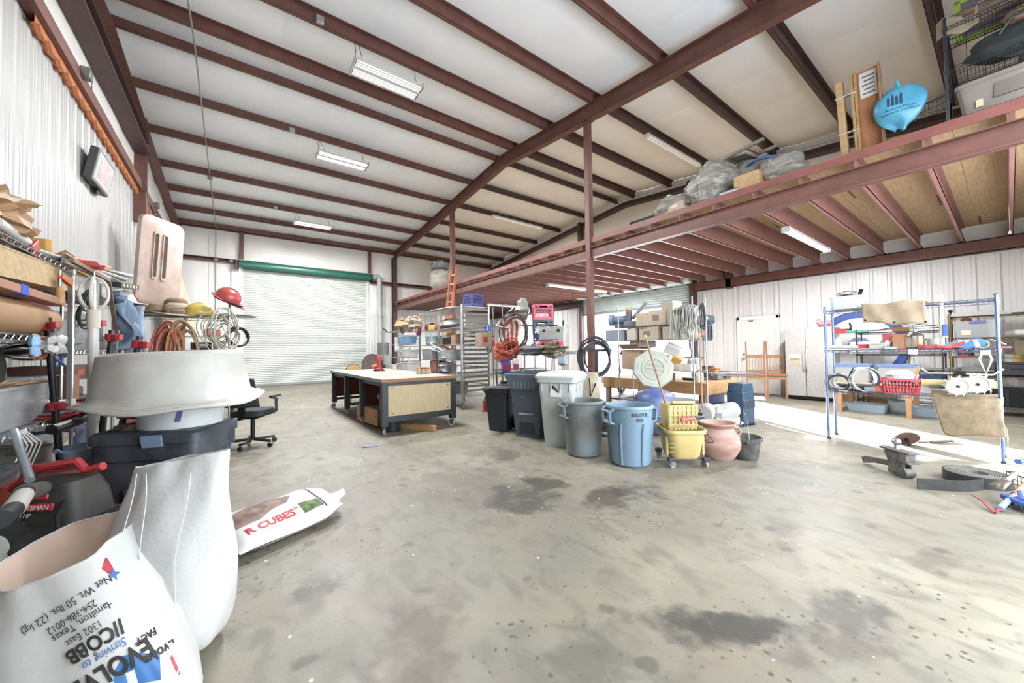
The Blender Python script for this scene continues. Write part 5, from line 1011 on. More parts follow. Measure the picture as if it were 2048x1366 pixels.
# lying sack with pictures
p = at(575, 1070, Z=0); t = thing('feed_sack', 'white feed sack with a cattle picture lying on its side on the floor', 'sack', (p.x-.02, p.y+.12, .03), rot=(R(13), 0, R(24)))
def pil(u, v, s): x, y = u*2-1, v*2-1; h = .085*(1-abs(x)**3.2)**.5*(1-abs(y)**2.6)**.6; return (x*.4, y*.23*(1-.35*max(0, x-.55)/.45), .086+s*h*(1 if s > 0 else .95)+.006*sin(9*u+7*v)*(s > 0))
b = MB().grid(lambda u, v: pil(u, v, 1), 26, 18); b.grid(lambda u, v: pil(1-u, v, -1), 26, 18); FK = b.build('woven_body', PW, t, ang=70)
MB().grid(lambda u, v: (.36+.12*u, (-.11+.2*v)*(1-.4*u), .09+.03*sin(5*v)+.02*u), 6, 6).build('tied_neck', PW, t, solid=.006); MB().tube([(.4, -.06, .1), (.42, 0, .12), (.4, .06, .1), (.41, 0, .07)], .005, 5, closed=True).build('tie_string', mat('#cfc8b0'), t)
bpy.context.view_layer.update(); M_ = t.matrix_world; ex, ey = M_.to_3x3() @ V((1, 0, 0)), M_.to_3x3() @ V((0, 1, 0))
GRS = mat('#6d8a45', .7, c2='#3c4a2a', scale=22, sharp=.3); COW = mat('#a98a78', .7, c2='#5b4a40', scale=12)
patch_on(FK, [(-.38, -.05), (.22, -.05), (.22, .19), (-.38, .19)], GRS, M_ @ V((0, 0, .1)), ex, ey, t, 'grass_print'); patch_on(FK, [(-.36, -.03), (-.2, -.045), (-.1, .0), (.02, .02), (.1, .12), (-.02, .17), (-.2, .15), (-.36, .12)], COW, M_ @ V((0, 0, .1)), ex, ey, t, 'cattle_print', push=.0035)
patch_on(FK, [(.06, -.16), (.22, -.15), (.22, -.05), (.06, -.05)], GRS, M_ @ V((0, 0, .1)), ex, ey, t, 'herd_print'); patch_on(FK, [(.225, -.17), (.24, -.17), (.25, .19), (.235, .19)], BLK, M_ @ V((0, 0, .1)), ex, ey, t, 'stripe')
print_on(FK, 'R CUBES*', .085, mat('#c0323a', .6), M_ @ V((-.14, -.115, .1)), ex, ey, t, 'headline', .003)
# ---- shop vacuum
VR = plastic('#b9373f'); VB = mat('#2c2d2e', .6, c2='#4d4c45', scale=5, sharp=.2)
p = at(150, 950, Z=.77); t = thing('shop_vacuum', 'red and black shop vacuum with a red carry handle', 'vacuum', (p.x-.12, p.y+.3, 0), R(-30)); VAC = t
MB().shell([(.42, .36, .06, .1), (.48, .42, .4, .11), (.5, .44, .41, .11), (.48, .42, .41, .11), (.4, .34, .1, .1)]).build('drum', VR, t)
MB().shell([(.52, .46, .405, .12), (.54, .48, .43, .12), (.5, .44, .47, .12), (.36, .3, .5, .1)]).build('lid', VB, t)
o = MB().shell([(.36, .26, .49, .05), (.33, .23, .62, .05), (.27, .18, .7, .05), (.2, .1, .71, .04)]).build('motor_housing', VB, t)
MB().tube([(-.2, -.02, .66), (-.15, -.02, .7), (-.12, -.02, .76), (.1, -.02, .79), (.14, -.02, .74), (.22, -.02, .76)], .022, 8).build('carry_handle', VR, t); MB().ob((.0, -.135, .6), (.2, .012, .035), (R(-12), 0, 0)).build('name_plate', VR, o, bev=.004)
MB().ob((.0, -.128, .65), (.14, .012, .025), (R(-14), 0, 0)).build('switch_plate', VR, o, bev=.004)
text('CRAFTSMAN', .03, mat('#e8e6e2'), o, (0, -.1425, .6), (R(78), 0, 0)); text('4.25 HP', .026, mat('#d8d6d2'), o, (-.03, -.146, .565), (R(78), 0, 0)); text('CRAFTSMAN', .06, mat('#e8e6e2'), t, (.04, -.208, .24), (R(83), 0, 0))
for x, y in ((-.2, -.17), (.2, -.17), (.2, .17), (-.2, .17)): caster(t, (x, y, .09), .035, '#2d2d2d')
for s in (-1, 1): MB().ob((s*.24, 0, .41), (.05, .1, .09)).build('latch', VB, t, bev=.01)
MB().tube([(.12, -.1, .62), (.18, -.2, .58), (.24, -.26, .5), (.32, -.27, .4), (.33, -.26, .25), (.25, -.27, .18), (.2, -.24, .16)], .009, 7).build('power_cord', BLACK, t)
MB().cyl((.2, -.27, .15), (.34, -.3, .12), .05, .045, n=14).build('hose_port', VB, t)
hp = [(.24, -.28, .13)]+[(.3+.03*sin(q*.8), -.3+.02*q, .05+.0*q) for q in range(5)]
b = MB().tube([(.27, -.29, .18), (.3, -.32, .06), (.27, -.3, .035), (.2, -.26, .03)], .033, 12); b.build('hose_cuff', VB, t)
p = at(25, 1010, X=-.95); t = thing('vacuum_hose', 'black ribbed vacuum hose with a clear cuff in front of the tire', 'hose', (0, 0, 0)); pts = [at(0, 1040, X=-.62), at(25, 1020, X=-.66), at(50, 985, X=-.72), at(90, 975, X=-.8)]
MB().tube(pts, .03, 12).build('wand', BLACK, t); 
b = MB(); q0, q1 = pts[2], pts[3]
for i in range(9): q = q0+(q1-q0)*(i/8); b.cyl(q, q+(q1-q0)*.06, .036, n=12)
b.build('ribbed_cuff', mat('#55534b', .5), t); MB().cyl(pts[1], pts[1]+(pts[2]-pts[1])*.8, .0315, n=12).build('clear_band', mat('#c9c6bd', .3), t)
# tire at the left edge
p = at(8, 955, X=-.88); t = thing('lawn_tire', 'small black lawn tire with knobby tread at the left edge', 'tire', (p.x-.06, p.y-.1, .45), rot=(R(90), 0, R(60))); t.scale = (.6, .6, .6)
MB().lathe([(.16, -.08), (.24, -.1), (.29, -.08), (.3, 0), (.29, .08), (.24, .1), (.16, .08)], 40).build('carcass', mat('#26272a', .8, var=.2), t)
for i in range(36): a = 2*pi*i/36; o = MB().ob((.3, 0, 0), (.022, .03, .15)).build('tread_lug', mat('#2f2f30', .8), t); o.rotation_euler = (0, 0, a)
MB().lathe([(0, .02), (.1, .03), (.15, .08), (.165, .085), (.16, .06), (.12, 0), (0, -.02)], 30).build('wheel_disc', mat('#d8d8d2', .4), t); MB().cyl((0, 0, 0), (0, 0, .07), .035, n=16).build('hub', DKSTEEL, t)
# red pieces on the floor under the shelves
ORR = mat('#c0604f', .5, c2='#a84a3e', scale=3)
t = thing('tool_case', 'faded red moulded tool case lying under the lower shelf', 'case', (-.95, 3.7, .3), R(84)); MB().rrect(.9, .5, 0, .2, .12, .8, .42).build('body', ORR, t); MB().rrect(.7, .34, .2, .3, .08, .55, .25).build('raised_lid', ORR, t); MB().tube([(-.2, 0, .3), (-.18, 0, .34), (.18, 0, .34), (.2, 0, .3)], .014, 8).build('handle', BLACK, t)
t = thing('tool_case', 'second salmon-red moulded case behind the pipe clamps', 'case', (-.88, 4.75, .0), R(75)); MB().rrect(.75, .5, 0, .4, .12, .7, .44).build('body', mat('#d98068', .5, var=.15), t); MB().rrect(.6, .36, .4, .52, .1, .45, .25).build('raised_lid', mat('#d2745e', .5), t)
t = bottle('gas_can', 'bright red fuel can standing behind the black bin', (-.6, 5.0, .52), .13, .32, '#c8332f', '#1f1f22', jug=True, rz=R(60)); t['category'] = 'fuel can'
t = thing('circular_saw', 'grey aluminium saw base with a black knob on the floor by the tire', 'tool', (-.9, 3.42, .36), R(70)); MB().box(-.3, .3, -.16, .16, 0, .025).build('base_plate', mat('#7d8791', .4, metal=.5), t, bev=.004)
for k in range(7): MB().box(-.28, .05, -.14+k*.042, -.125+k*.042, .025, .032).build('rib', mat('#9aa4ad', .4, metal=.5), t, smooth=False)
MB().cyl((.15, 0, .02), (.15, .0, .14), .07, n=18).build('motor', plastic('#30343a'), t); MB().tube([(-.2, .1, .1), (.0, .14, .16), (.2, .1, .1)], .02, 8).build('guard', mat('#b9c0c4', .35, metal=.5), t); MB().cyl((.22, -.05, .05), (.34, -.1, .06), .025, n=12).build('handle', RED, t)
tub('blue_tray', 'pale blue plastic tray tucked behind the black bin', (-.75, 4.0, .55), .4, .5, .3, .16, '#9db4cc')
carton('carton', 'yellow carton on the floor behind the shop vacuum', (-.75, 3.25, 0), R(60), .2, .2, .5, '#c8a23f')
pole('steel_strut', 'thin pale steel strut leaning from the shelf to the tire', at(28, 862, X=-.98), at(60, 960, X=-.82), .018, '#b5bec4', 'strut', m=mat('#b5bdc2', .35, metal=.5))
t = thing('dustpan', 'loose red handled broom pan leaning under the inverted tub', 'dustpan', (-.68, 4.3, .62), R(30)); MB().box(-.06, .06, -.01, .01, 0, .32).build('pan', paint('#b82b4a'), t, bev=.008); MB().cyl((0, 0, .3), (0, 0, .45), .015, n=8).build('grip', BLACK, t)
# ---- office chair
p = at(485, 893, Z=0); t = thing('office_chair', 'black swivel office chair behind the inverted tub', 'chair', (p.x+.12, p.y-.05, 0), R(150)); CH = mat('#25262b', .8, var=.2)
for k in range(5):
    a = 2*pi*k/5+.3; o = MB().tube([(.03*cos(a), .03*sin(a), .1), (.3*cos(a), .3*sin(a), .085)], .022, 8).build('leg', mat('#33302e', .5), t); MB().cyl((.3*cos(a)-.02*sin(a), .3*sin(a)+.02*cos(a), .03), (.3*cos(a)+.02*sin(a), .3*sin(a)-.02*cos(a), .03), .03, n=12).build('caster', BLACK, o)
MB().cyl((0, 0, .1), (0, 0, .42), .028, n=12).build('gas_lift', DKSTEEL, t); MB().ob((0, 0, .43), (.2, .2, .05)).build('mechanism', DKSTEEL, t); MB().cyl((.1, 0, .41), (.24, 0, .38), .02, n=8).build('lever', BLACK, t)
b = MB().rrect(.5, .48, .45, .54, .12, .46, .44); b.build('seat', CH, t, bev=.015); MB().grid(lambda u, v: ((u-.5)*.44*(1-.2*v), .24+.06*sin(pi*u)+.06*v, .6+.4*v), 10, 10).build('backrest', CH, t, solid=.06); MB().ob((0, .27, .55), (.08, .03, .22)).build('back_strut', DKSTEEL, t)
for s in (-1, 1): MB().tube([(s*.22, -.05, .47), (s*.3, -.05, .5), (s*.31, -.02, .68), (s*.3, .12, .72), (s*.3, -.16, .72)], .02, 8).build('armrest', mat('#4b4a48', .5), t)
# ================================================================== MORE CLUTTER ON THE LEFT SHELVES
random.seed(77)
def P1(y, z, dx=.12): return (SX-dx, y, z)
# odds and ends on the lower levels of the near shelf
toolbox('toolbox', 'black plastic toolbox with grey lid on the lower level behind the cloudy bin', (-1.45, 3.1, .905), R(90), .45, .25, .24, '#2a2c30', '#6d7176')
carton('carton', 'flat white carton lying on the lower level under the pipe clamps', (-1.22, 4.36, .905), R(90), .2, .4, .1, '#d8d4cb')
clearbin('storage_bin', 'small clear bin of bolts on the middle level beside the pink case', (-1.22, 4.42, 1.49), R(90), .22, .3, .14, None, '#8c8378')
coil('blue_cable', 'blue cable looped over the wire edge by the clear bin of bolts', (SX+.02, 4.05, 1.36), (R(90), 0, R(90)), 3, .09, .008, '#4a5f9a', .35, .06, 1.1, 201)
coil('orange_cable', 'thin orange cable hanging under the paper roll', (SX+.01, 3.85, 1.4), (R(90), 0, R(90)), 2, .08, .007, '#b86a45', .3, .04, .8, 202)
for k, (y, c, lab) in enumerate(((4.75, '#c9c5b8', 'cream spray can on the shelf behind the clamps'), (4.86, '#8c3a3c', 'dark red spray can on the shelf behind the clamps'), (4.97, '#5d6a7a', 'slate spray can on the shelf behind the clamps'))): bottle('spray_can', lab, (-1.25, y, 1.405), .035, .2, c, '#e8e6e0')
# bottom level
for k, (y, w_, h_, c, l, lab) in enumerate(((2.95, .5, .3, '#35383d', '#b5463f', 'dark tote with a red lid on the bottom level'), (3.95, .45, .26, '#9aa0a4', '#7b8187', 'grey tote with a dark grey lid on the bottom level'), (4.95, .5, .3, '#c4c2bb', '#8f8f8c', 'pale tote with a grey lid on the bottom level behind the clamps'), (5.6, .5, .3, '#4a5a74', '#39465c', 'navy tote on the bottom level near the jacket'))):
    tub('tote', lab, (-1.38, y, .325), R(90), w_, .38, h_, c, l)
bottle('detergent_jug', 'red motor oil jug on the bottom level beside the dark tote', (-1.15, 3.4, .325), .09, .3, '#b8393c', '#26262a', '#e0dcd2', True, rz=R(60))
coil('air_hose', 'red air hose heaped on the floor under the near shelf', (-.85, 3.95, .28), (R(20), R(10), 0), 9, .19, .012, '#b9443f', .5, .16, 1.1, 203, 'hose')
coil('extension_cord', 'black power cord tangled around the circular saw', (-.82, 3.55, .42), (R(15), R(-10), 0), 5, .16, .009, '#232326', .45, .1, 1.1, 204)
t = thing('router_base', 'chrome and black router lying behind the circular saw', 'tool', (-.85, 3.85, .5), rot=(R(70), 0, R(40))); MB().cyl((0, 0, 0), (0, 0, .16), .055, n=20).build('motor', metal('#a7abad', .25), t); MB().cyl((0, 0, -.03), (0, 0, 0), .08, n=24).build('base', BLACK, t)
for s in (-1, 1): MB().ball((s*.09, 0, .03), .03, 12, 8).build('knob', RED, t)
pole('folding_rule', 'yellow folding rule lying across the tools under the near shelf', (-1.0, 3.05, .5), (-.85, 3.6, .47), .018, '#c9a33c', 'rule')
t = thing('wire_bundle', 'bundle of white bent wire rods hanging off the lower shelf edge', 'wire', (SX+.02, 3.55, .88))
for k in range(5): MB().tube([(0, -.05+.02*k, .03), (.03+.01*k, -.08+.03*k, -.06), (.01, -.1+.05*k, -.14-.02*k)], .004, 5).build('rod', WHITE, t)
# second unit
carton('carton', 'brown carton with open flaps on the upper level behind the antenna pole', (-1.4, 4.85, 1.94), R(92), .3, .3, .2, '#a98a66', True)
coil('grey_cable', 'dark cables hanging below the upper level behind the antenna pole', (-1.12, 5.1, 1.78), (R(88), 0, R(85)), 5, .11, .008, '#34363a', .5, .1, 1.2, 205)
for k, (y, c, lab) in enumerate(((5.0, '#8d8f92', 'grey bench vise body on the upper middle level'), (5.6, '#5f6063', 'dark iron casting on the upper middle level'))):
    t = thing('bench_vise', lab, 'vise', (-1.3, y, .905), R(20*k)); MB().box(-.1, .1, -.07, .07, 0, .05).build('base', paint(c), t, bev=.01); MB().box(-.06, .06, -.05, .05, .05, .14).build('body', paint(c), t, bev=.012); MB().box(-.13, -.08, -.06, .06, .08, .17).build('jaw', paint(c), t, bev=.006); MB().cyl((-.22, 0, .09), (-.1, 0, .09), .012, n=8).build('screw', STEEL, t)
# under the hat shelf
for k, (x, z, c, lab) in enumerate(((-.75, .86, '#7d828a', 'grey tote on the third level of the hat shelf'), (-.35, .86, '#b0aca2', 'cream tote on the third level of the hat shelf'), (-.6, .26, '#3c4046', 'black tote at the bottom of the hat shelf'))): tub('tote', lab, (x, 6.62, z), 0, .36, .34, .24, c, None, fill='#8d877c')
# ================================================================== RACKS BEHIND THE WORK TABLE
RKM = metal('#d2d3d1', .3)
RX, RY0, RY1 = 4.12, 7.46, 9.9
t = thing('bakery_rack', 'tall steel bakery rack with slatted ends behind the work table', 'rack', (RX, RY0, 0)); BR = t
LR, WR2, HR = RY1-RY0, .78, 2.42
for x, y in ((.02, .02), (WR2-.02, .02), (.02, LR/2), (WR2-.02, LR/2), (.02, LR-.02), (WR2-.02, LR-.02)):
    o = MB().box(x-.02, x+.02, y-.02, y+.02, .17, HR).build('post', RKM, t, bev=.003); caster(t, (x, y, .17), .065, '#6d6a66', .5)
lev = (.3, .78, 1.12, 1.5, 1.9, 2.38)
for z in lev: MB().box(.02, WR2-.02, .02, LR-.02, z-.015, z).build('shelf_tray', RKM, t, bev=.003)
for k in range(19):
    z = .42+k*.105; MB().ob((WR2/2, .015, z), (WR2-.04, .012, .045), (R(14), 0, 0)).build('end_slat', RKM, t)
    if k % 2: MB().ob((WR2-.015, LR/4, z), (.012, LR/2-.06, .03)).build('side_slat', RKM, t); MB().ob((WR2-.015, LR*.75, z), (.012, LR/2-.06, .03)).build('side_slat', RKM, t)
def RK(px, py, lv, dx=.16): p = at(px, py, X=RX+dx); return (p.x, p.y, lev[lv])
# contents of the bakery rack
t = thing('canvas_roll', 'long white canvas bundle on the upper tray of the bakery rack', 'bundle', RK(905, 640, 4, .3)); lump((0, .2, .14), (.2, .65, .13), .06, seed=2).build('bundle', cloth('#e2dfd8'), t); MB().tube([(.19*cos(a), .2, .14+.13*sin(a)) for a in [2*pi*i/14 for i in range(14)]], .01, 5, closed=True).build('tie', cloth('#8d8a84'), t)
box_item('power_tool', 'yellow and red boxed tool at the left end of the upper tray', 'tool', RK(869, 650, 4), 0, (('body', (0, 0, .07), (.2, .38, .14), paint('#d9bf62')), ('motor', (0, -.2, .1), (.16, .2, .16), paint('#c5696c')), ('handle', (0, .1, .18), (.05, .3, .05), BLACK)))
t = thing('cable_reel', 'pink-red reel hanging at the rack corner beside the yellow tool', 'reel', RK(855, 652, 4)); MB().cyl((-.04, 0, .1), (.04, 0, .1), .1, n=20).build('reel', paint('#b8475a'), t); MB().cyl((-.05, 0, .1), (.05, 0, .1), .04, n=14).build('hub', BLACK, t)
clearbin('storage_bin', 'pale aqua tub of parts on the third tray of the bakery rack', RK(868, 690, 3), R(90), .45, .34, .24, None, '#b9c8c6', '#b9d3d6')
box_item('drill_set', 'black and yellow cordless tools heaped on the third tray', 'tools', RK(903, 688, 3), .2, (('body', (0, 0, .1), (.2, .5, .2), BLACK), ('grip', (.05, .1, .22), (.1, .2, .16), paint('#c79a3a')), ('battery', (-.02, -.2, .18), (.14, .16, .12), paint('#3b4a7c'))))
carton('carton', 'tan carton at the right end of the third tray', RK(915, 689, 3), .1, .24, .2, .22, '#a98a70'); carton('carton', 'small brown carton between the aqua tub and the tools', RK(885, 690, 3), .3, .18, .18, .15, '#b08a55')
clearbin('storage_bin', 'white tub with grey fabric on the second tray', RK(865, 720, 2), R(90), .6, .4, .28, None, '#9a9a9c'); clearbin('storage_bin', 'long white tub of tubing on the second tray', RK(900, 720, 2), R(90), .75, .4, .24, None, '#c8c8c4')
coil('tubing_coil', 'white plastic tubing coiled over the tubs on the second tray', (RK(885, 720, 2)[0], RK(885, 720, 2)[1], 1.42), (R(20), R(10), 0), 5, .22, .014, '#eceae6', .3, .1, 1.3, 41, 'tubing')
box_item('pink_radiator', 'pink louvred heater standing on the lower tray beside the white box', 'heater', RK(874, 748, 1), 0, (('body', (0, 0, .16), (.25, .3, .32), plastic('#cf9a92')),)+tuple(('fin', (-.13, -.12+k*.05, .16), (.012, .015, .28), plastic('#b97f78')) for k in range(6)))
t = thing('striped_bag', 'white bag with black stripes on the lower tray', 'bag', RK(892, 748, 1)); lump((0, 0, .15), (.18, .3, .16), .08, seed=6).build('bag', cloth('#e5e3de', c2='#8d8c8a', sharp=.6), t); MB().tube([(-.1, -.1, .28), (-.12, 0, .36), (-.1, .1, .28)], .012, 6).build('handle', BLACK, t)
for k, (px, dx, c, lab) in enumerate(((908, .2, '#b9bec4', 'rusty grey gearbox on the bottom of the bakery rack'), (890, .4, '#b86a5c', 'red tin standing behind on the lower tray'))):
    can('tin', lab, RK(px, 748, 1, dx), .08, .22, c)
tub('nesting_tub', 'grey tub full of scrap on the lowest tray of the bakery rack', RK(915, 790, 0, .35), R(90), .5, .4, .25, '#a9adb0', fill='#8a8580')
tub('nesting_tub', 'white tub on the lowest tray beside the scrap tub', RK(900, 790, 0, .35), R(90), .5, .4, .2, '#d8d9d8', fill='#9c6a60')
crate('milk_crate', 'blue-violet milk crate on top of the bakery rack', (RX+.5, RY0+.3, HR), .15, '#5a5f9c', .34, .28)
t = thing('metal_tray', 'bent sheet-metal hood resting on top of the bakery rack', 'tray', (RX+.3, RY0+1.1, 2.39), rot=(R(0), R(0), R(3))); MB().prism([(-.3, 0), (.3, 0), (.22, .05), (-.22, .05)], -.45, .6, 'y').build('hood', mat('#c9cac8', .35, metal=.4), t, bev=.004); MB().box(-.32, .32, -.47, .62, 0, .008).build('flange', mat('#b5b7b5', .35, metal=.4), t, smooth=False)
coil('red_hose', 'red and white hose coil hanging at the left corner of the bakery rack', (RX-.06, RY1-.1, 2.05), (R(90), R(5), R(80)), 6, .16, .02, '#b0655f', .25, .1, 1.5, 44, 'hose'); coil('grey_cable', 'oval grey wire hank with a blue plastic top hanging at the front corner', (RX+.72, RY0-.06, 1.52), (R(90), 0, R(5)), 6, .09, .01, '#b5b8ba', .12, .06, 2.6, 45)
t = thing('funnel', 'small bright blue funnel hanging above the grey wire hank', 'funnel', (RX+.7, RY0-.06, 1.82)); MB().lathe([(.02, .14), (.03, .1), (.1, .0), (.105, .0), (.035, .11), (.025, .14)], 18).build('cone', plastic('#3f63b5'), t); MB().tube([(0, .0, .13), (0, .01, .3)], .006, 5).build('hook', STEEL, t)
# smaller rack at the left
t = thing('tray_rack', 'narrow steel tray rack with a blue basin left of the bakery rack', 'rack', (3.72, 10.35, 0)); W3, L3 = .6, 1.35
for x in (0, W3):
    for y in (0, L3): MB().box(x-.015, x+.015, y-.015, y+.015, .0, 2.15).build('post', RKM, t, bev=.003)
lev3 = (.3, .78, 1.18, 1.55, 1.95)
for z in lev3: MB().box(0, W3, 0, L3, z-.012, z).build('shelf_tray', RKM, t, bev=.003)
for k in range(16): MB().box(-.015, -.003, .0, .012, .5+k*.1, .53+k*.1).build('ledge', RKM, t); MB().box(0, W3, -.01, 0, .42+k*.105, .445+k*.105).build('end_slat', RKM, t, smooth=False)
def TR(px, py, lv, dx=.1): p = at(px, py, X=3.72+dx); return (p.x, p.y, lev3[lv]+.001)
tub('wash_basin', 'sky-blue plastic basin on the narrow tray rack', TR(815, 690, 3), R(90), .62, .36, .2, '#7fa6cf'); tub('tote', 'white tub of rags under the blue basin', TR(815, 707, 2), R(90), .7, .4, .22, '#dcdbd5', fill='#b9a79a'); tub('tote', 'white bucket of red-lidded bottles on the narrow rack', TR(810, 735, 1), R(90), .4, .4, .24, '#dddcd6', fill='#b97c70'); tub('tote', 'white mesh tub beside the red-lidded bottles', TR(822, 735, 1), R(90), .45, .4, .28, '#e5e4de', fill='#d5d2ca')
for k, (px, c, lab) in enumerate(((803, '#b89b7a', 'tan sack slumped on the upper tray of the narrow rack'), (818, '#c9a88a', 'orange-brown paper bag on the upper tray of the narrow rack'), (829, '#b3a790', 'grey-tan bundle at the right of the upper tray'))):
    t = thing('paper_bag', lab, 'bag', TR(px, 665, 4)); lump((0, 0, .13), (.15, .2, .15), .16, seed=20+k).build('bag', cloth(c), t); lump((.02, 0, .3), (.06, .08, .05), .2, seed=30+k).build('twisted_top', cloth(c), t)
pole('black_pole', 'black pole poking out left of the narrow tray rack', (3.78, 11.6, 1.975), (3.3, 10.4, 1.975), .02, '#2c2c2e'); p = at(833, 700, X=3.7); t = thing('notice_card', 'white notice card hanging on the rack corner', 'sign', (p.x, 10.3, 1.55), R(10)); MB().box(-.13, .13, -.004, .004, -.2, .2).build('card', paper('#ecebe6'), t, smooth=False)
for k in range(3): MB().box(-.09, .06, -.006, -.004, .1-k*.07, .12-k*.07).build('printed_line', paper('#8d8d8a'), t, smooth=False)
# utility shelf right of the rack with bottles
US = wire_shelf('utility_shelf', 'grey steel shelf with jugs and bottles between the rack and the carts', (4.98, 7.05, 0), R(-6), 1.25, .5, (.35, .88, 1.42, 1.95), 2.4, metal('#9c9d9b', .4))
def UP(px, py, z): p = at(px, py, Y=7.12); return (p.x, p.y+.1, z)
bottle('detergent_jug', 'bright blue detergent jug with a red label on the utility shelf', (4.72, 6.55, .86), .1, .36, '#2f5cc0', '#1f2226', '#b8354a', True, rz=R(-30)); bottle('detergent_jug', 'slim white jug with a pink label beside the blue jug', (5.02, 6.6, .86), .07, .34, '#e6e4e0', '#2b2b2d', '#c9566b', True, rz=R(-30)); bottle('detergent_jug', 'grey jug behind the blue detergent jug', (4.9, 6.8, .86), .08, .36, '#7b8087', '#26272a', None, True)
bottle('spray_can', 'pink-labelled spray can on the shelf above the jugs', UP(985, 692, 1.43), .05, .27, '#d8738a', '#2a2a2c', '#e3e0dd'); bottle('spray_can', 'second pink spray can standing close behind the first', UP(991, 690, 1.43), .045, .25, '#cf6a80', '#2a2a2c'); bottle('spray_can', 'white spray can at the right of the pink cans', UP(1005, 692, 1.43), .05, .26, '#e2e1dc', '#e2e1dc')
carton('carton', 'wooden-brown box with a red tag on the utility shelf', UP(972, 692, 1.43), 0, .3, .26, .32, '#c7b199', mark='#c2493f')
US2 = wire_shelf('tool_cart', 'low black cart under the blue detergent jug', (4.45, 6.35, 0), R(-20), .8, .5, (.2, .855), .86, BLACK)
box_item('jump_starter', 'red plastic toolbox on the low black cart', 'toolbox', (4.62, 6.5, .205), R(-25), (('body', (0, 0, .16), (.36, .24, .32), paint('#c1483e')), ('lid', (0, 0, .37), (.34, .22, .1), paint('#5d6167')), ('handle', (0, 0, .45), (.16, .05, .06), BLACK))); box_item('black_bag', 'dark blue-black tool bag on the low cart', 'bag', (5.0, 6.3, .205), R(-20), (('body', (0, 0, .25), (.34, .3, .5), cloth('#23252f')), ('flap', (0, -.15, .4), (.34, .02, .2), cloth('#2c2f3a'))))
t = thing('bottle_jack', 'red hydraulic bottle jack on the floor beside the rack wheel', 'jack', (4.42, 6.95, 0)); MB().box(-.07, .07, -.07, .07, 0, .03).build('base', RED, t, bev=.006); MB().cyl((0, 0, .03), (0, 0, .24), .05, n=16).build('cylinder', paint('#a8452f'), t); MB().cyl((0, 0, .24), (0, 0, .32), .025, n=12).build('ram', STEEL, t); MB().cyl((.07, 0, .05), (.12, 0, .14), .014, n=8).build('pump', STEEL, t)
# ================================================================== SHELF BEHIND THE CARTS
S3 = wire_shelf('wire_shelf', 'waist-high wire shelf hidden behind the trash carts', (4.25, 6.25, 0), R(-90), 1.72, .75, (.4, .85, 1.3), 1.32, STEEL)
def C3p(px, py, z, X=4.6): p = at(px, py, X=X); return V((p.x, p.y, z))
cz = 1.305; q = C3p(1077, 650, cz, 4.62)
for k, (c, lab) in enumerate((('#54609a', 'blue milk crate at the bottom of the crate stack'), ('#3a4a55', 'dark grey milk crate in the middle of the crate stack'), ('#d0506a', 'pink-red milk crate on top of the crate stack'))): crate('milk_crate', lab, (q.x+.1, q.y, cz+k*.3), R(50+3*k), c, .36, .3, 'stacked milk crates')
q = C3p(1094, 695, cz, 4.28); toolbox('toolbox', 'pink-red plastic toolbox in front of the crates', (q.x+.1, q.y, cz), R(-52), .46, .22, .22, '#d4607a'); toolbox('toolbox', 'grey plastic toolbox resting on the pink-red one', (q.x+.1, q.y-.02, cz+.215), R(-50), .44, .22, .24, '#a5a59f', '#97978f')
t = thing('cloth_pile', 'rumpled grey and camouflage clothes hanging over the shelf edge', 'clothes', C3p(1080, 715, 1.28, 4.2)); lump((0, .2, .06), (.16, .3, .09), .18, seed=51).build('grey_shirt', cloth('#7d7b82'), t); lump((.0, -.3, .07), (.16, .3, .1), .18, seed=52).build('camouflage_shirt', cloth('#8a8468', c2='#54503c', sharp=.5, scale=12), t); lump((-.03, -.4, -.02), (.08, .22, .05), .15, seed=53).build('striped_cloth', cloth('#d5d0c2', c2='#6b675c', sharp=.7, scale=18), t)
coil('extension_cord', 'heaped orange extension cord at the left end of the shelf', C3p(1021, 712, 1.36, 4.22), (R(50), 0, R(-55)), 14, .17, .011, '#c0563f', .62, .2, .7, 61); coil('extension_cord', 'second orange-red cord bundle spilling over the dark cart', C3p(1008, 722, 1.3, 4.15), (R(30), R(20), R(-55)), 9, .15, .011, '#b8523c', .6, .16, .8, 62)
coil('rubber_hose', 'brown rubber hose hanging in big loops beside the crates', C3p(1032, 680, 1.68, 4.35), (R(88), 0, R(-52)), 5, .22, .013, '#6d5248', .3, .14, 1.4, 63, 'hose'); coil('rubber_hose', 'black hose looped behind the brown one', C3p(1028, 672, 1.72, 4.5), (R(86), 0, R(-48)), 3, .24, .012, '#2c2d31', .2, .1, 1.5, 64, 'hose')
def flag(u, v): return (.06*sin(6*v)+.03*sin(9*u), -.2+.42*u*(1-.4*v), .4-.5*v+.05*sin(4*u))
t = thing('striped_flag', 'red and white striped cloth draped over the hoses', 'flag', C3p(1017, 660, 1.5, 4.3), R(38)); MB().grid(flag, 14, 14).build('cloth', cloth('#e6ddd4'), t, solid=.004)
for k in range(4): MB().grid(lambda u, v, k=k: (flag(.07+k*.25+.12*u, v)[0]-.006, flag(.07+k*.25+.12*u, v)[1], flag(.07+k*.25+.12*u, v)[2]), 3, 14).build('red_stripe', cloth('#c95a42'), t, solid=.004)
p = C3p(1033, 640, 1.78, 4.55); t = thing('folding_chair', 'tangled white tube frame of a folding chair on top of the hoses', 'chair', p, R(20)); 
for a, b_ in (((-.35, 0, .0), (.3, .1, .42)), ((-.3, .3, .05), (.32, .25, .5)), ((-.35, 0, .0), (.3, .0, .1)), ((.3, .1, .42), (.32, .25, .5)), ((-.35, 0, 0), (-.3, .3, .05)), ((-.1, 0, .2), (.3, .2, .05))): MB().cyl(a, b_, .014, n=8).build('tube', WHITE, t)
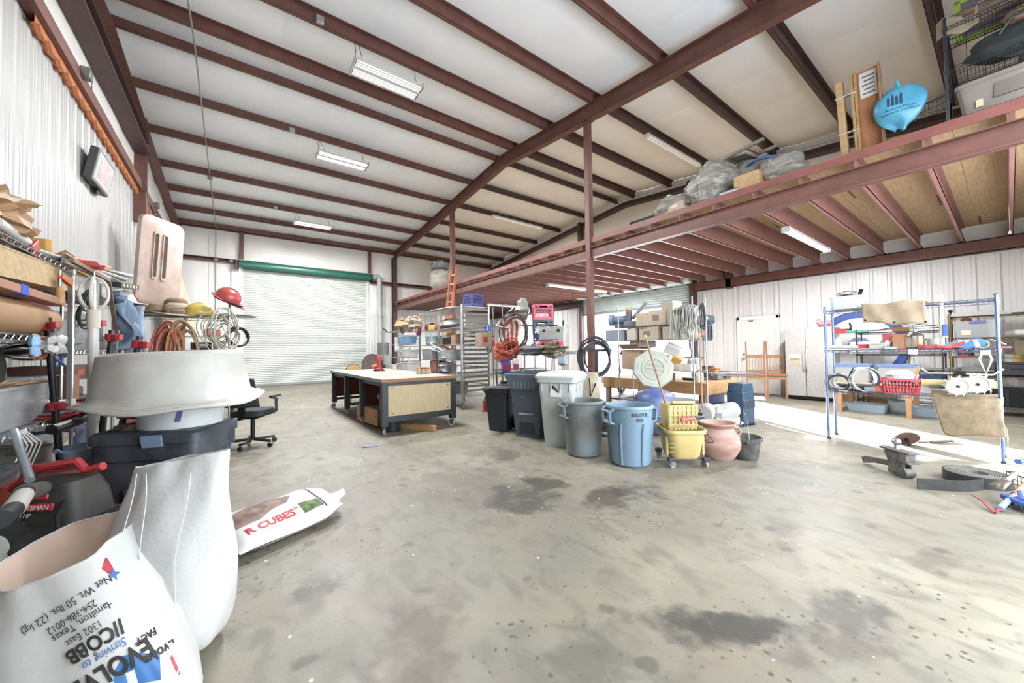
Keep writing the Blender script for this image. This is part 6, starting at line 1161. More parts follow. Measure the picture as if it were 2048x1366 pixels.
MB().grid(lambda u, v: (-.2+.4*u, .05+.2*v, .2+.2*u+.03*sin(5*v)), 6, 6).build('sling', cloth('#5d5a66'), t, solid=.006)
t = thing('plastic_bag', 'grey plastic bag stuffed above the folding chair', 'bag', C3p(1045, 612, 2.1, 4.7)); lump((0, 0, .06), (.14, .12, .17), .14, seed=66).build('film', mat('#b5b4ac', .3, var=.3), t); lump((0, 0, .25), (.05, .05, .06), .2, seed=67).build('knot', mat('#a5a49c', .3), t)
# upright poles between crates and column
pole('broom', 'pink-red broom handle standing behind the crates', (5.5, 6.0, 0), (5.62, 5.98, 2.2), .014, '#c9566b', 'broom', tip='#c2485f'); pole('pvc_pipe', 'white pipe standing upright left of the red column', (6.05, 6.05, 0), (6.02, 5.95, 1.95), .04, '#ecebe7', 'pipe', m=WHITE, tip='#e5e4e0'); pole('pvc_pipe', 'thinner white pipe beside the column', (5.85, 5.95, 0), (5.9, 5.9, 1.8), .03, '#f0efec', 'pipe', m=WHITE, tip='#dddcd8')
t = thing('fan_umbrella', 'pale blue and pink striped folded umbrella behind the carts', 'umbrella', (5.25, 5.35, 1.0), rot=(R(-6), R(8), 0))
for k in range(6): a = k*pi/3; MB().add([(0, 0, .75), (.11*cos(a), .11*sin(a), .05), (.11*cos(a+pi/3), .11*sin(a+pi/3), .05), (.03, 0, 0)], [(0, 1, 2), (1, 3, 2)]).build('panel', cloth(('#b9dbe6', '#e3e3e6', '#e2a3b4')[k % 3]), t)
MB().cyl((0, 0, -1.0), (0, 0, .85), .01, n=8).build('shaft', STEEL, t); MB().cyl((0, 0, .85), (0, 0, .95), .02, n=10).build('handle', BLACK, t)
# hose reel and paper bag between cart and column
coil('black_hose', 'large black hose coil standing right of the pale trash cart', (4.72, 4.05, 1.2), (R(85), 0, R(-45)), 6, .22, .016, '#34363c', .42, .16, 1.15, 71, 'hose'); t = thing('hose_stand', 'dark steel stand under the black hose coil', 'stand', (4.82, 4.12, 0), R(-45)); MB().box(-.2, .2, -.2, .2, 0, .03).build('base', DKSTEEL, t); MB().box(-.03, .03, -.03, .03, .03, 1.3).build('upright', DKSTEEL, t); MB().box(-.25, .25, -.02, .02, 1.3, 1.34).build('cross_arm', DKSTEEL, t)
t = thing('feed_bag', 'tan woven bag with a black bent mark beside the grey can', 'bag', (4.45, 3.95, 0), R(-40)); MB().loft([[(rx*cos(a), ry*sin(a), z) for a in [2*pi*i/24 for i in range(24)]] for rx, ry, z in ((.14, .1, 0), (.17, .13, .05), (.17, .12, .4), (.15, .07, .75), (.14, .03, .98))]).build('body', cloth('#c5b8a2', c2='#a3937c'), t); MB().tube([(-.02, -.11, .9), (0, -.125, .62), (.08, -.1, .82)], .012, 6).build('strap', BLACK, t)
t = thing('wire_spool', 'striped metal spool behind the tan woven bag', 'spool', (4.6, 3.75, 0)); MB().cyl((0, 0, 0), (0, 0, .5), .1, n=18).build('core', STEEL, t)
for k in range(5): MB().cyl((0, 0, .05+k*.1), (0, 0, .08+k*.1), .125, n=18).build('band', plastic('#5d3b40' if k % 2 else '#d5d2cc'), t)
# ================================================================== BOX SHELF IN FRONT OF THE DOORWAY
S4 = wire_shelf('wire_shelf', 'chrome wire shelf of cardboard boxes in front of the bright doorway', (6.18, 4.72, 0), R(-90), 1.54, .48, (.35, .94, 1.5, 1.76), 2.2, CHROME)
def B4(px, py, z, dx=.2): p = at(px, py, X=6.18+dx); return V((p.x, p.y, z))
for px, w_, d_, h_, z, c, lab, op in ((1240, .42, .4, .22, 1.5, '#8f9aa3', 'grey-blue carton at the left end of the box shelf', 0), (1275, .2, .38, .23, 1.5, '#d3cabd', 'small pale carton with a printed lid line on the box shelf', 0), (1310, .42, .38, .24, 1.5, '#c4b6a4', 'wide carton with a logo in the middle of the box shelf', 0), (1355, .36, .38, .22, 1.5, '#c9bfb0', 'flat carton at the right of the box shelf', 0),
        (1272, .42, .36, .38, .94, '#c2a78a', 'big open brown carton on the lower box shelf', 1), (1320, .24, .26, .28, .94, '#b99a7c', 'tilted brown carton beside the big open carton', 0), (1367, .4, .34, .12, .94, '#d5cabb', 'low pale carton at the right of the lower box shelf', 0),
        (1297, .3, .34, .24, 1.77, '#cbb8a0', 'square carton on the top level of the box shelf', 0), (1325, .34, .34, .27, 1.77, '#d0bda6', 'larger carton beside it on the top level', 0), (1345, .22, .3, .42, 1.77, '#bfae9b', 'tall narrow carton by the mop head', 0)):
    carton('carton', lab, B4(px, 690, z), R(-90+rnd(-5, 5)), w_, d_, h_, c, bool(op), group='cartons on the box shelf', mark='#8f8478' if px in (1310, 1325) else None)
carton('carton', 'small golden carton tipped on its corner on the lower box shelf', B4(1350, 730, 1.08, .1), 0, .17, .15, .13, '#cf9f4e', rot=(R(25), R(30), R(-60))); carton('carton', 'white foam block tipped above the golden carton', B4(1343, 705, 1.24, .1), 0, .26, .16, .16, '#e2e0db', tape=False, rot=(R(20), R(25), R(-70)))
box_item('wrapped_bundle', 'rounded brown bundle on top of the big open carton', 'bundle', B4(1285, 690, 1.35), R(-90), (('wrap', (0, 0, .07), (.4, .3, .13), cloth('#a99a88')), ('strap', (0, 0, .07), (.05, .31, .135), cloth('#8c7c6b'))))
p = B4(1240, 640, 1.77); t = thing('bench_grinder', 'blue-grey bench grinder with round guards on top of the box shelf', 'grinder', p, R(-70)); MB().cyl((-.12, 0, .16), (.12, 0, .16), .09, n=20).build('motor', paint('#74869b'), t); MB().box(-.1, .1, -.08, .08, 0, .08).build('base', paint('#66788d'), t, bev=.01)
for s in (-1, 1): MB().cyl((s*.13, 0, .17), (s*.21, 0, .17), .12, n=24).build('wheel_guard', paint('#8a9bae'), t)
p = B4(1268, 625, 1.77); t = thing('belt_sander', 'grey power tool with a yellow knob beside the grinder', 'tool', p, R(-60)); MB().box(-.2, .2, -.08, .08, 0, .12).build('body', paint('#7b828c'), t, bev=.02); MB().ob((.1, 0, .32), (.07, .08, .42), (0, R(42), 0)).build('handle', paint('#8a9098'), t, bev=.02); MB().cyl((-.1, 0, .12), (-.1, 0, .34), .06, n=16).build('motor', paint('#69707b'), t); MB().cyl((-.1, 0, .34), (-.1, 0, .39), .05, n=14).build('knob', plastic('#e0b04a'), t)
bottle('oil_bottle', 'white bottle with a blue cap on the top level of the box shelf', B4(1285, 645, 1.77), .06, .24, '#d8d2c6', '#4a6aa8'); 
# jars in small drawers at the right end of the box shelf
for k, (px, z, c, lab) in enumerate(((1388, 1.5, '#c9cfcf', 'clear jar of screws at the right end of the box shelf'), (1400, 1.5, '#cda56a', 'clear jar of amber parts beside the jar of screws'), (1392, .95, '#b9c0c4', 'tall clear jar of bolts on the lower box shelf'), (1406, .95, '#d5d8d8', 'wide clear jar at the end of the lower box shelf'))):
    q = B4(px, 680, z, .3); t = thing('parts_jar', lab, 'jar', (q.x, q.y+.1, q.z)); MB().lathe([(0, 0), (.06, 0), (.065, .02), (.065, .15), (.05, .18), (0, .18)], 16).build('glass', mat(c, .2, var=.5, scale=35), t); MB().cyl((0, 0, .18), (0, 0, .21), .055, n=16).build('lid', paint('#e0e0dc'), t)
# string mop upside down
mb_, mt_ = V((6.0, 2.96, 0)), at(1397, 632, X=6.02); t = thing('string_mop', 'grey string mop standing upside down with its strands hanging over the box shelf', 'mop', (mb_.x, mb_.y, 0)); top = mt_-V((mb_.x, mb_.y, 0)); MB().cyl((0, 0, 0), top, .013, n=10).build('handle', wood('#b58f77'), t); MB().ob(top+V((0, .1, .02)), (.05, .2, .05)).build('clamp', WHITE, t, bev=.008); random.seed(12); b = MB()
for k in range(110):
    y0 = rnd(.0, .42); sx_ = rnd(-.16, .05); ln = rnd(.3, .62)*(1-.3*abs(y0-.2)); z0 = top.z+.2-.9*(y0-.2)**2; kx = rnd(-.04, .04)
    b.tube([(top.x+.02, top.y+.1+.3*(y0-.2), top.z+.03), (top.x+sx_*.5, top.y+y0*.8, z0), (top.x+sx_, top.y+y0, z0-.06), (top.x+sx_+kx, top.y+y0+rnd(-.03, .03), z0-ln*.55), (top.x+sx_+kx*1.4, top.y+y0+rnd(-.05, .05), z0-ln)], .0065, 5)
o = b.build('strands', cloth('#c2c3bb'), t); o['kind'] = 'stuff'
coil('dark_chain', 'dark chain and cord hanging beside the mop head', (6.16, 3.0, 1.85), (R(88), 0, R(60)), 3, .07, .012, '#4c5056', .3, .06, 2.8, 75, 'chain')
# octagonal plastic tabletop leaning on the shelf
p = V((5.85, 3.62, 0)); OCT = mat('#b3b4a6', .5, var=.12); t = thing('octagonal_tabletop', 'octagonal cream plastic tabletop with a round grille leaning on the box shelf', 'tabletop', (p.x+.02, p.y+.12, .98), rot=(R(74), R(10), R(-50)))
o8 = lambda r, z: [(r*cos(pi/8+k*pi/4), r*sin(pi/8+k*pi/4), z) for k in range(8)]
MB().loft([o8(.34, -.03), o8(.36, 0), o8(.34, .03), o8(.3, .035)]).build('top', OCT, t, smooth=False)
MB().lathe([(.2, .035), (.2, .05), (.17, .05), (.16, .038)], 30).build('ring', OCT, t); MB().cyl((0, 0, .034), (0, 0, .038), .16, n=30).build('recess', mat('#a8a99c', .6), t)
for k in range(3): MB().ob((0, -.08+k*.08, .042), (.31-.06*(k != 1), .02, .012)).build('slat', OCT, t)
for k in range(8): a = k*pi/4; MB().ob((.26*cos(a), .26*sin(a), .038), (.1, .012, .01), (0, 0, a+pi/2)).build('moulded_rib', OCT, t)
# ================================================================== WORKBENCH, DRILL PRESS, CABINET
t = thing('workbench', 'low heavy timber workbench with thick fascia boards', 'bench', (6.78, 3.3, 0)); 
MB().box(0, .035, 0, 2.3, .48, .7).build('fascia', wood('#c49a6c', '#a97f52', stretch=(1, 1.2, 9)), t, bev=.004); MB().box(0, 1.35, -.035, 0, .48, .7).build('fascia', wood('#caa273', '#b08757', stretch=(1.2, 1, 9)), t, bev=.004)
for k in range(5): MB().box(.035, 1.35, k*.46, k*.46+.455, .66, .7).build('top_plank', wood('#b98f63'), t, smooth=False, bev=.003)
for x, y in ((.06, .05), (1.27, .05), (.06, 2.2), (1.27, 2.2)): MB().box(x-.045, x+.045, y-.045, y+.045, 0, .66).build('leg', wood('#9c8467'), t, bev=.004)
MB().box(.1, 1.25, .1, 2.2, .2, .23).build('lower_shelf', wood('#5d5a6a'), t, smooth=False)
t = thing('blue_board', 'dark blue sheet standing under the workbench', 'panel', (7.0, 3.5, .232), 0); MB().box(0, 1.0, 0, .02, 0, .24).build('sheet', paint('#33487c'), t, smooth=False)
DG = paint('#3f7f72', .4); p = at(1430, 735, Y=3.75); t = thing('drill_press', 'green bench drill press with a dark belt cover and black motor', 'drill press', (7.35, 3.75, .7), R(-5)); 
MB().box(-.2, .25, -.16, .16, 0, .05).build('base', paint('#4b4f52'), t, bev=.01); MB().cyl((.1, 0, .05), (.1, 0, 1.15), .04, n=16).build('column', STEEL, t); MB().box(-.22, .06, -.14, .14, .42, .46).build('table', paint('#565a5d'), t, bev=.01)
MB().box(-.22, .2, -.1, .1, .82, 1.14).build('head', DG, t, bev=.02); MB().prism([(-.36, 1.16), (.52, 1.16), (.5, 1.3), (-.34, 1.3)], -.13, .13, 'y').build('belt_cover', plastic('#3d4a52'), t, bev=.015); MB().prism([(-.32, 1.13), (.5, 1.13), (.52, 1.17), (-.34, 1.17)], -.12, .12, 'y').build('cover_base', paint('#31414a'), t, bev=.008)
MB().cyl((.37, 0, .78), (.37, 0, 1.12), .12, n=20).build('motor', paint('#313541'), t)
for k in range(9): a = k*2*pi/9; MB().ob((.37+.122*cos(a), .122*sin(a), .95), (.02, .01, .26), (0, 0, a)).build('cooling_fin', paint('#3a3f4d'), t)
MB().box(.44, .56, -.05, .05, .82, 1.0).build('capacitor', paint('#3b4150'), t, bev=.01); MB().cyl((-.14, 0, .62), (-.14, 0, .84), .035, n=14).build('chuck', STEEL, t); MB().cyl((-.14, 0, .5), (-.14, 0, .62), .008, n=8).build('bit', STEEL, t)
for a in (20, 140, 260): MB().cyl((-.05, -.12, .88), (-.05+.2*cos(R(a)), -.14, .88+.2*sin(R(a))), .01, n=8).build('feed_handle', STEEL, t)
MB().cyl((-.05, -.1, .88), (-.05, -.14, .88), .035, n=14).build('hub', WHITE, t); MB().box(.06, .16, -.115, -.1, .86, 1.0).build('switch_box', paint('#b0524a'), t, bev=.006)
for x, z in ((-.2, 1.23), (.2, 1.23), (-.05, .9)): MB().box(x-.05, x+.05, -.135, -.13, z-.025, z+.025).build('sticker', paper('#d8d2c2'), t, smooth=False)
p = at(1492, 850, Z=0); CB = paint('#3c566e', .4); t = thing('tool_cabinet', 'narrow dark blue steel tool stand at the end of the workbench', 'cabinet', (7.0, 2.82, 0), R(-8)); MB().box(-.14, .2, -.14, .14, .03, .58).build('body', CB, t, bev=.012); MB().box(-.13, .19, -.155, -.14, .3, .44).build('panel_recess', paint('#2f4458'), t, bev=.006); MB().prism([(-.14, .58), (.2, .58), (.18, .72), (-.1, .72)], -.13, .13, 'y').build('upper_hood', CB, t, bev=.01)
for x in (-.12, .18): MB().box(x-.03, x+.03, -.15, .15, 0, .03).build('foot', CB, t, smooth=False)
# bench clutter
for k, (px, py, w_, d_, h_, c, lab) in enumerate(((1463, 758, .5, .2, .09, '#7d8083', 'grey metal vise slide on the workbench edge'), (1457, 742, .22, .2, .2, '#b5824f', 'open wooden box on the workbench'), (1445, 735, .26, .2, .24, '#6d5149', 'dark brown wooden box on the workbench'), (1452, 738, .3, .2, .12, '#e6e4df', 'white appliance box at the back of the workbench'))):
    p = at(px, py, Y=3.42+.12*k); box_item('bench_item', lab, 'box', (min(p.x, 7.85), p.y+.1, .701), R(-4+6*k), (('body', (0, 0, h_/2), (w_, d_, h_), paint(c)), ('top', (0, 0, h_+.012), (w_*1.04, d_*1.04, .024), paint(c)), ('knob', (0, -d_/2-.01, h_*.5), (.05, .02, .03), DKSTEEL)))
for k in range(4): pole('steel_rod', ('longest bare', 'rusty', 'short grey', 'dark bent')[k]+' steel rod sticking off the end of the workbench', (7.55+.05*k, 3.55+.04*k, .78+.03*k), (8.35+.1*k, 3.1-.02*k, .76+.02*k), .012, ('#7a5a55', '#6b4c48', '#8a8c8e', '#444648')[k], 'rod')
tub('green_tub', 'heap of green rags behind the octagonal tabletop on the bench', (6.95, 4.15, .701), 0, .3, .3, .14, '#6f5550', fill='#6db08c'); bottle('plastic_jug', 'cream plastic jug on the bench behind the mop handle', (6.98, 3.5, .701), .09, .24, '#e2ddc4', '#cfcab2', None, True)
# plastic-wrapped roll and bricks on the floor
p = at(1455, 845, Z=0); t = thing('plastic_sheet', 'bundle of clear plastic sheeting on the floor under the bench', 'plastic', (6.2, 2.78, 0)); lump((0, 0, .22), (.3, .3, .22), .1, n=26, m=18, seed=81, zmin=0).build('film', mat('#b9bab4', .25, var=.2, bump=.5, bscale=12), t, smooth=True); MB().cyl((-.25, .1, .3), (.25, -.1, .34), .12, n=20).build('rolled_core', mat('#e3e1da', .35), t)
for k, (px, lab) in enumerate(((1427, 'terracotta offcut block nearest the shelf post'), (1448, 'terracotta offcut block under the plastic sheeting'))): q = at(px, 870, Z=0); box_item('clay_block', lab, 'brick', (q.x+.1, q.y+.05, 0), .4*k, (('body', (0, 0, .07), (.16, .1, .14), mat('#c08a6b', .8)), ('slot', (0, -.051, .07), (.08, .004, .06), mat('#8d5f48', .9))))
# parked scooter outside the doorway
t = thing('mobility_scooter', 'white scooter with a spoked wheel parked by the bright doorway', 'scooter', (9.3, 7.0, 0), R(200)); b = MB().lathe([(.17, -.05), (.24, -.06), (.26, 0), (.24, .06), (.17, .05)], 28); b.v = [V((v.x, v.z, v.y+.26)) for v in b.v]; b.build('tire', mat('#3c3c3e', .8), t); MB().cyl((0, -.03, .26), (0, .03, .26), .16, n=20).build('rim', CHROME, t)
MB().tube([(-.3, 0, .3), (-.22, 0, .5), (0, 0, .6), (.25, 0, .5), (.34, 0, .35)], .08, 8).build('fender', WHITE, t); MB().box(.2, 1.0, -.2, .2, .25, .4).build('deck', WHITE, t, bev=.04); MB().box(.7, 1.2, -.22, .22, .4, .62).build('seat_base', WHITE, t, bev=.05); MB().tube([(.05, 0, .58), (.2, 0, 1.0), (.15, .25, 1.05)], .02, 8).build('tiller', STEEL, t)
# ================================================================== RIGHT WALL: FRIDGE, CHAIRS
FW = paint('#c3c0bc', .3); t = thing('refrigerator', 'white side-by-side refrigerator with an ice dispenser in the left door', 'refrigerator', (11.31, 2.5, 0)); 
MB().box(.06, .72, .01, .94, .09, 1.77).build('body', FW, t, bev=.008); MB().box(.08, .68, .03, .92, .02, .09).build('toe_kick', BLACK, t, smooth=False)
dl = MB().box(0, .06, .53, .945, .1, 1.77).build('door', FW, t, bev=.012); dr_ = MB().box(0, .06, .005, .52, .1, 1.77).build('door', FW, t, bev=.012)
for y, par in ((.555, dl), (.495, dr_)): MB().tube([(-.0, y, .72), (-.05, y, .78), (-.06, y, 1.0), (-.05, y, 1.2), (0, y, 1.26)], .014, 8).build('handle', FW, par)
o = MB().box(-.006, .004, .62, .86, .86, 1.14).build('dispenser', paint('#e9e4d6'), dl, bev=.004); MB().box(-.008, -.002, .635, .845, .87, 1.03).build('recess', paint('#c9bfa2'), o, smooth=False); MB().box(-.01, -.002, .64, .84, 1.01, 1.035).build('spout_bar', paint('#8d8878'), o, smooth=False); MB().box(-.008, -.006, .64, .84, 1.05, 1.12).build('control_panel', paint('#dcd7c9'), o, smooth=False)
for y, z in ((.555, .68), (.495, .68), (.555, .38), (.495, .38), (.1, .55), (.1, 1.1)): MB().cyl((-.004, y, z), (.002, y, z), .008, n=8).build('screw', STEEL, t)
MB().box(.04, .7, .0, .95, 1.77, 1.8).build('top_cap', paint('#d5d0c8'), t, smooth=False, bev=.004)
for k in range(2): caster(t, (.1, .1+.75*k, .05), .022, '#9c9a94')
t = thing('stuffed_toy', 'pink plush toy lying on top of the refrigerator', 'toy', (11.6, 2.68, 1.8)); lump((0, 0, .07), (.12, .14, .08), .12, seed=91).build('body', cloth('#e5a9b4'), t); MB().ball((-.05, .12, .13), .06, 12, 8).build('head', cloth('#e9b3bd'), t)
for s in (-1, 1): MB().ball((-.05+s*.03, .12, .19), .025, 8, 6).build('ear', cloth('#e5a0ae'), t)
def wchair(label, loc, rz):
    t = thing('wooden_chair', label, 'chair', loc, rz, 'wooden chairs by the man door'); m = wood('#b08560', '#9c7250')
    for s in (-1, 1):
        MB().tube([(s*.2, .24, 0), (s*.2, .2, .35), (s*.2, .18, .62), (s*.2, .22, .95), (s*.21, .3, 1.25), (s*.215, .34, 1.48)], .022, 6).build('back_post', m, t); MB().bar((s*.2, -.2, 0), (s*.19, -.18, .58), .04).build('leg', m, t)
    MB().box(-.22, .22, -.22, .2, .58, .63).build('seat', wood('#b4795a'), t, bev=.008); MB().box(-.2, .2, .18, .21, .5, .58).build('apron', m, t, smooth=False); MB().box(-.2, .2, -.2, -.18, .5, .58).build('apron', m, t, smooth=False)
    MB().box(-.2, .2, .205, .235, 1.04, 1.12).build('top_rail', m, t, bev=.006); MB().box(-.2, .2, .175, .2, .66, .71).build('lower_rail', m, t, bev=.006)
    for k in range(5): MB().bar((-.14+k*.07, .185, .7), (-.14+k*.07, .22, 1.06), .022, .014).build('back_slat', m, t)
    for z in (.2, .32): MB().cyl((-.2, -.19, z), (-.2, .2, z), .014, n=8).build('stretcher', m, t); MB().cyl((.2, -.19, z), (.2, .2, z), .014, n=8).build('stretcher', m, t)
    return t
c1 = wchair('tall slat-back wooden chair left of the pair by the man door', (11.12, 4.06, 0), R(-70)); dup(c1, (11.35, 3.66, 0), R(-72), 'tall slat-back wooden chair next to the refrigerator', 'wooden chairs by the man door')
t = thing('flattened_box', 'flattened white carton lying on the floor by the wooden chairs', 'cardboard', (10.75, 3.95, .006), R(20)); MB().box(-.3, .3, -.22, .22, 0, .012).build('sheet', paper('#dcdad5'), t, smooth=False); MB().ob((.2, 0, .02), (.2, .44, .008), (0, R(-8), 0)).build('flap', paper('#e3e1dc'), t, smooth=False)
# round sign behind
t = thing('round_sign', 'large round sign with a blue ring and white centre standing against the wall', 'sign', (XR-.09, 2.15, 1.32), rot=(0, R(90), 0)); 
MB().cyl((0, 0, -.02), (0, 0, .02), .82, n=56).build('backing', paint('#e6e6e4'), t); MB().lathe([(.68, -.025), (.83, -.025), (.83, .0), (.68, .0)], 56).build('blue_ring', paint('#3f5aa6'), t); MB().lathe([(.825, -.03), (.84, -.03), (.84, .025), (.825, .025)], 56).build('rim', BLACK, t); MB().box(-.28, .1, -.62, -.4, -.026, -.02).build('red_panel', paint('#c05563'), t, smooth=False); MB().cyl((0, 0, -.026), (0, 0, -.02), .22, n=30).build('emblem', paint('#8d93b5'), t)
t = thing('sign_stand', 'low timber block holding up the round sign', 'block', (XR-.14, 1.85, 0)); MB().box(-.08, .1, -.3, .7, 0, .46).build('block', wood('#8a6a4a'), t, smooth=False); MB().box(-.1, .12, -.32, .72, .46, .48).build('cap', wood('#9a7a58'), t, smooth=False)
# ================================================================== BLUE WIRE SHELF
BLM = mat('#7e90ad', .3, metal=.45, var=.25, c2='#566b92', scale=10)
S6 = wire_shelf('wire_shelf', 'blue-posted wire shelf with a hanging carpet mat at the right', (6.9, 1.62, 0), R(-90), 1.56, .42, (.7, 1.285, 1.86), 1.9, BLM, metal('#7f8ca4', .35), pr_=.016)
def B6(px, py, z, dx=.15): p = at(px, py, X=6.9+dx); return V((p.x, p.y, z))
t = tub('white_tub', 'pale green-white tub of cables on top of the blue shelf', B6(1693, 610, 1.87, .2), R(-90), .34, .3, .18, '#d6dedb', handles=True); MB().tube(coil_pts(3, .11, .3, .06, 20, 7), .005, 5).build('cable', BLACK, t, loc=(0, 0, .21)); lump((.03, 0, .17), (.12, .1, .06), .15, seed=8).build('stuffing', cloth('#d8bfae'), t); MB().ob((.16, -.05, .22), (.04, .03, .1), (0, R(20), 0)).build('clip', BLACK, t)
t = thing('canvas_tarp', 'tan canvas tarp folded over the top of the blue shelf', 'tarp', (0, 0, 0)); y0, y1 = at(1727, 630, X=6.9).y, at(1855, 620, X=6.9).y
def tarp(u, v): s = v*.62; y = y0+(y1-y0)*u; return (6.88+(.02 if s < .3 else 0)+max(0, s-.27)*1.0+.012*sin(14*u+5*v), y+.02*sin(4*v), 1.885-max(0, .27-s)*(.85+.25*u)+.012*sin(9*u+3*v)+(.02 if s > .3 else 0))
MB().grid(tarp, 24, 16).build('cloth', cloth('#b4a48c', c2='#9c8b72'), t, solid=.008); 
for k in (0, .5, 1): q = tarp(.03+.94*k, .02); MB().cyl((q[0]-.008, q[1], q[2]+.02), (q[0]+.008, q[1], q[2]+.02), .012, n=10).build('grommet', BLACK, t)
pw = B6(1884, 690, 1.3, .05); pole('white_tube', 'white plastic tube standing through the top of the blue shelf', (7.0, pw.y, 1.29), (7.0, pw.y+.0, 1.94), .022, '#efeeea', 'tube', m=WHITE, tip='#f2f1ee'); t = thing('webbing_strap', 'blue and white strap tied around the white tube', 'strap', (6.975, pw.y-.03, 1.45)); MB().box(-.01, .01, -.02, .02, 0, .14).build('strap', paint('#4a6ec2'), t, bev=.003); MB().box(-.012, .012, -.022, .022, -.02, .0).build('buckle', WHITE, t, bev=.003)
# middle level (1.285)
zm = 1.292
t = thing('caulk_gun', 'white caulking gun with a red frame on the left of the blue shelf', 'tool', B6(1695, 693, zm), R(-85)); MB().cyl((-.2, 0, .03), (.12, 0, .03), .026, n=14).build('cartridge', WHITE, t); MB().box(.1, .22, -.02, .02, .01, .07).build('frame', paint('#c9444c'), t, bev=.006); MB().cyl((.2, 0, .045), (.33, 0, .045), .006, n=8).build('rod', STEEL, t)
bottle('white_jug', 'white bottle with a pink cap at the left of the blue shelf', B6(1676, 690, zm, .3), .04, .2, '#ecebe6', '#dd9aa6'); box_item('small_parts_box', 'pale grey parts box on the blue shelf', 'box', B6(1757, 696, zm), R(-90), (('body', (0, 0, .035), (.17, .13, .07), plastic('#c5c4bd')), ('lid', (0, 0, .078), (.18, .14, .016), plastic('#d5d4cd'))))
bottle('glue_bottle', 'white bottle with a red label beside the parts box', B6(1775, 694, zm), .03, .12, '#e8e7e2', '#e8e7e2', '#c2434c'); bottle('glue_bottle', 'pink-labelled tub beside the white bottle', B6(1783, 694, zm, .2), .035, .1, '#d8808c', '#e2e0dc'); box_item('sponge', 'teal scrubbing sponge on the blue shelf edge', 'sponge', B6(1780, 699, zm, .05), R(-70), (('foam', (0, 0, .012), (.12, .06, .024), cloth('#9fc7b0')), ('scour_pad', (0, 0, .029), (.12, .06, .01), cloth('#57a58a'))))
carton('carton', 'open brown carton on the middle of the blue shelf', B6(1803, 694, zm, .2), R(-85), .16, .18, .2, '#a8795a', True)
t = thing('oil_lantern', 'square glass-sided lantern with wooden frame on the blue shelf', 'lantern', B6(1830, 696, zm, .15), R(-20)); MB().rrect(.13, .13, 0, .025, .02).build('base', STEEL, t); MB().box(-.055, .055, -.055, .055, .025, .16).build('glass', GLASSY, t)
for x in (-.06, .06):
    for y in (-.06, .06): MB().box(x-.007, x+.007, y-.007, y+.007, .02, .17).build('corner_post', wood('#a8885c'), t, smooth=False)
MB().lathe([(.09, .17), (.07, .19), (.02, .22), (.02, .24), (0, .24)], 16).build('roof', STEEL, t); MB().tube([(-.05, 0, .2), (-.04, 0, .27), (.04, 0, .27), (.05, 0, .2)], .004, 5).build('bail', STEEL, t); MB().lathe([(0, .03), (.03, .03), (.03, .08), (.01, .13), (0, .13)], 12).build('burner', wood('#c9a36d'), t)
can('glass_jar', 'clear jar with a green lid on the blue shelf', B6(1866, 694, zm, .25), .055, .13, '#c9cec4', '#6f9a80', False); bottle('small_bottle', 'small white bottle with a dark cap left of the clear jar', B6(1853, 694, zm, .25), .03, .13, '#dad8cf', '#2c2c2e')
for k, (px, c, lab) in enumerate(((1860, '#c9565a', 'red work glove at the front of the blue shelf'), (1893, '#cf6468', 'second red work glove lying beside the first'))):
    t = thing('work_glove', lab, 'glove', B6(px, 698, zm, .06), R(-95+8*k)); b = lump((0, 0, .02), (.08, .045, .02), .08, seed=95+k); 
    for q in range(4): b.tube([(.06, -.035+q*.023, .02), (.13+.01*(q in (1, 2)), -.04+q*.026, .018)], .011, 6)
    b.tube([(.02, .04, .02), (.07, .075, .02)], .012, 6); b.build('palm', cloth(c), t); MB().cyl((-.1, 0, .02), (-.06, 0, .02), .035, n=14).build('cuff', cloth('#b8474b'), t)
for k, (px, c, r3, lab) in enumerate(((1912, '#6f93c4', -20, 'pale blue swim float leaning on the blue shelf'), (1925, '#d05a4e', -35, 'red swim float between the blue ones'), (1942, '#4f7fd0', -50, 'bright blue swim float at the right of the group'))):
    p = B6(px, 697, zm, .16); t = thing('swim_float', lab, 'float', (p.x, p.y, zm+.005), rot=(0, R(r3*.3), R(-80+k*6)))
    MB().prism([(-.13, 0), (.1, 0), (.13, .05), (.08, .1), (-.1, .06)], -.05, .05, 'y').build('foam', cloth(c), t, bev=.012); MB().box(.02, .06, -.053, .053, .0, .09).build('strap', BLACK if k == 9 else cloth('#dcdad6'), t)
p = B6(1978, 693, zm, .2); t = thing('bicycle_parts', 'tangle of silver and red bicycle parts at the right of the blue shelf', 'bike parts', p); MB().tube([(-.0, .14, .03), (0, .1, .09), (0, -.02, .1), (.02, -.12, .04)], .01, 8).build('handlebar', CHROME, t); MB().box(-.05, .05, -.16, -.02, 0, .02).build('pedal', paint('#b5616c'), t, bev=.004); MB().tube([(.0, .05+.05*cos(a), .05+.045*sin(a)) for a in [2*pi*i/16 for i in range(16)]], .006, 6, closed=True).build('cable_loop', WHITE, t); MB().ob((0, .15, .05), (.03, .06, .03), (R(30), 0, 0)).build('brake_lever', DKSTEEL, t)
t = thing('white_hanger', 'white looped strap hanging below the middle level of the blue shelf', 'strap', (6.89, B6(1971, 715, 1, 0).y, 1.27)); MB().tube([(0, -.02, -.02), (0, -.045, -.1), (0, 0, -.27), (0, .045, -.1), (0, .02, -.02)], .011, 8).build('loop', WHITE, t); MB().box(-.008, .008, -.04, .04, -.05, .0).build('tab', WHITE, t, bev=.004)
p = B6(1826, 705, 1.235, -.012); t = thing('price_tag', 'small blank white tag on the blue shelf edge', 'tag', (6.893, p.y, 1.255)); MB().box(-.002, .002, -.04, .04, -.03, .03).build('card', paper('#f0efec'), t, smooth=False); MB().cyl((-.003, 0, .025), (.003, 0, .025), .005, n=8).build('eyelet', STEEL, t)
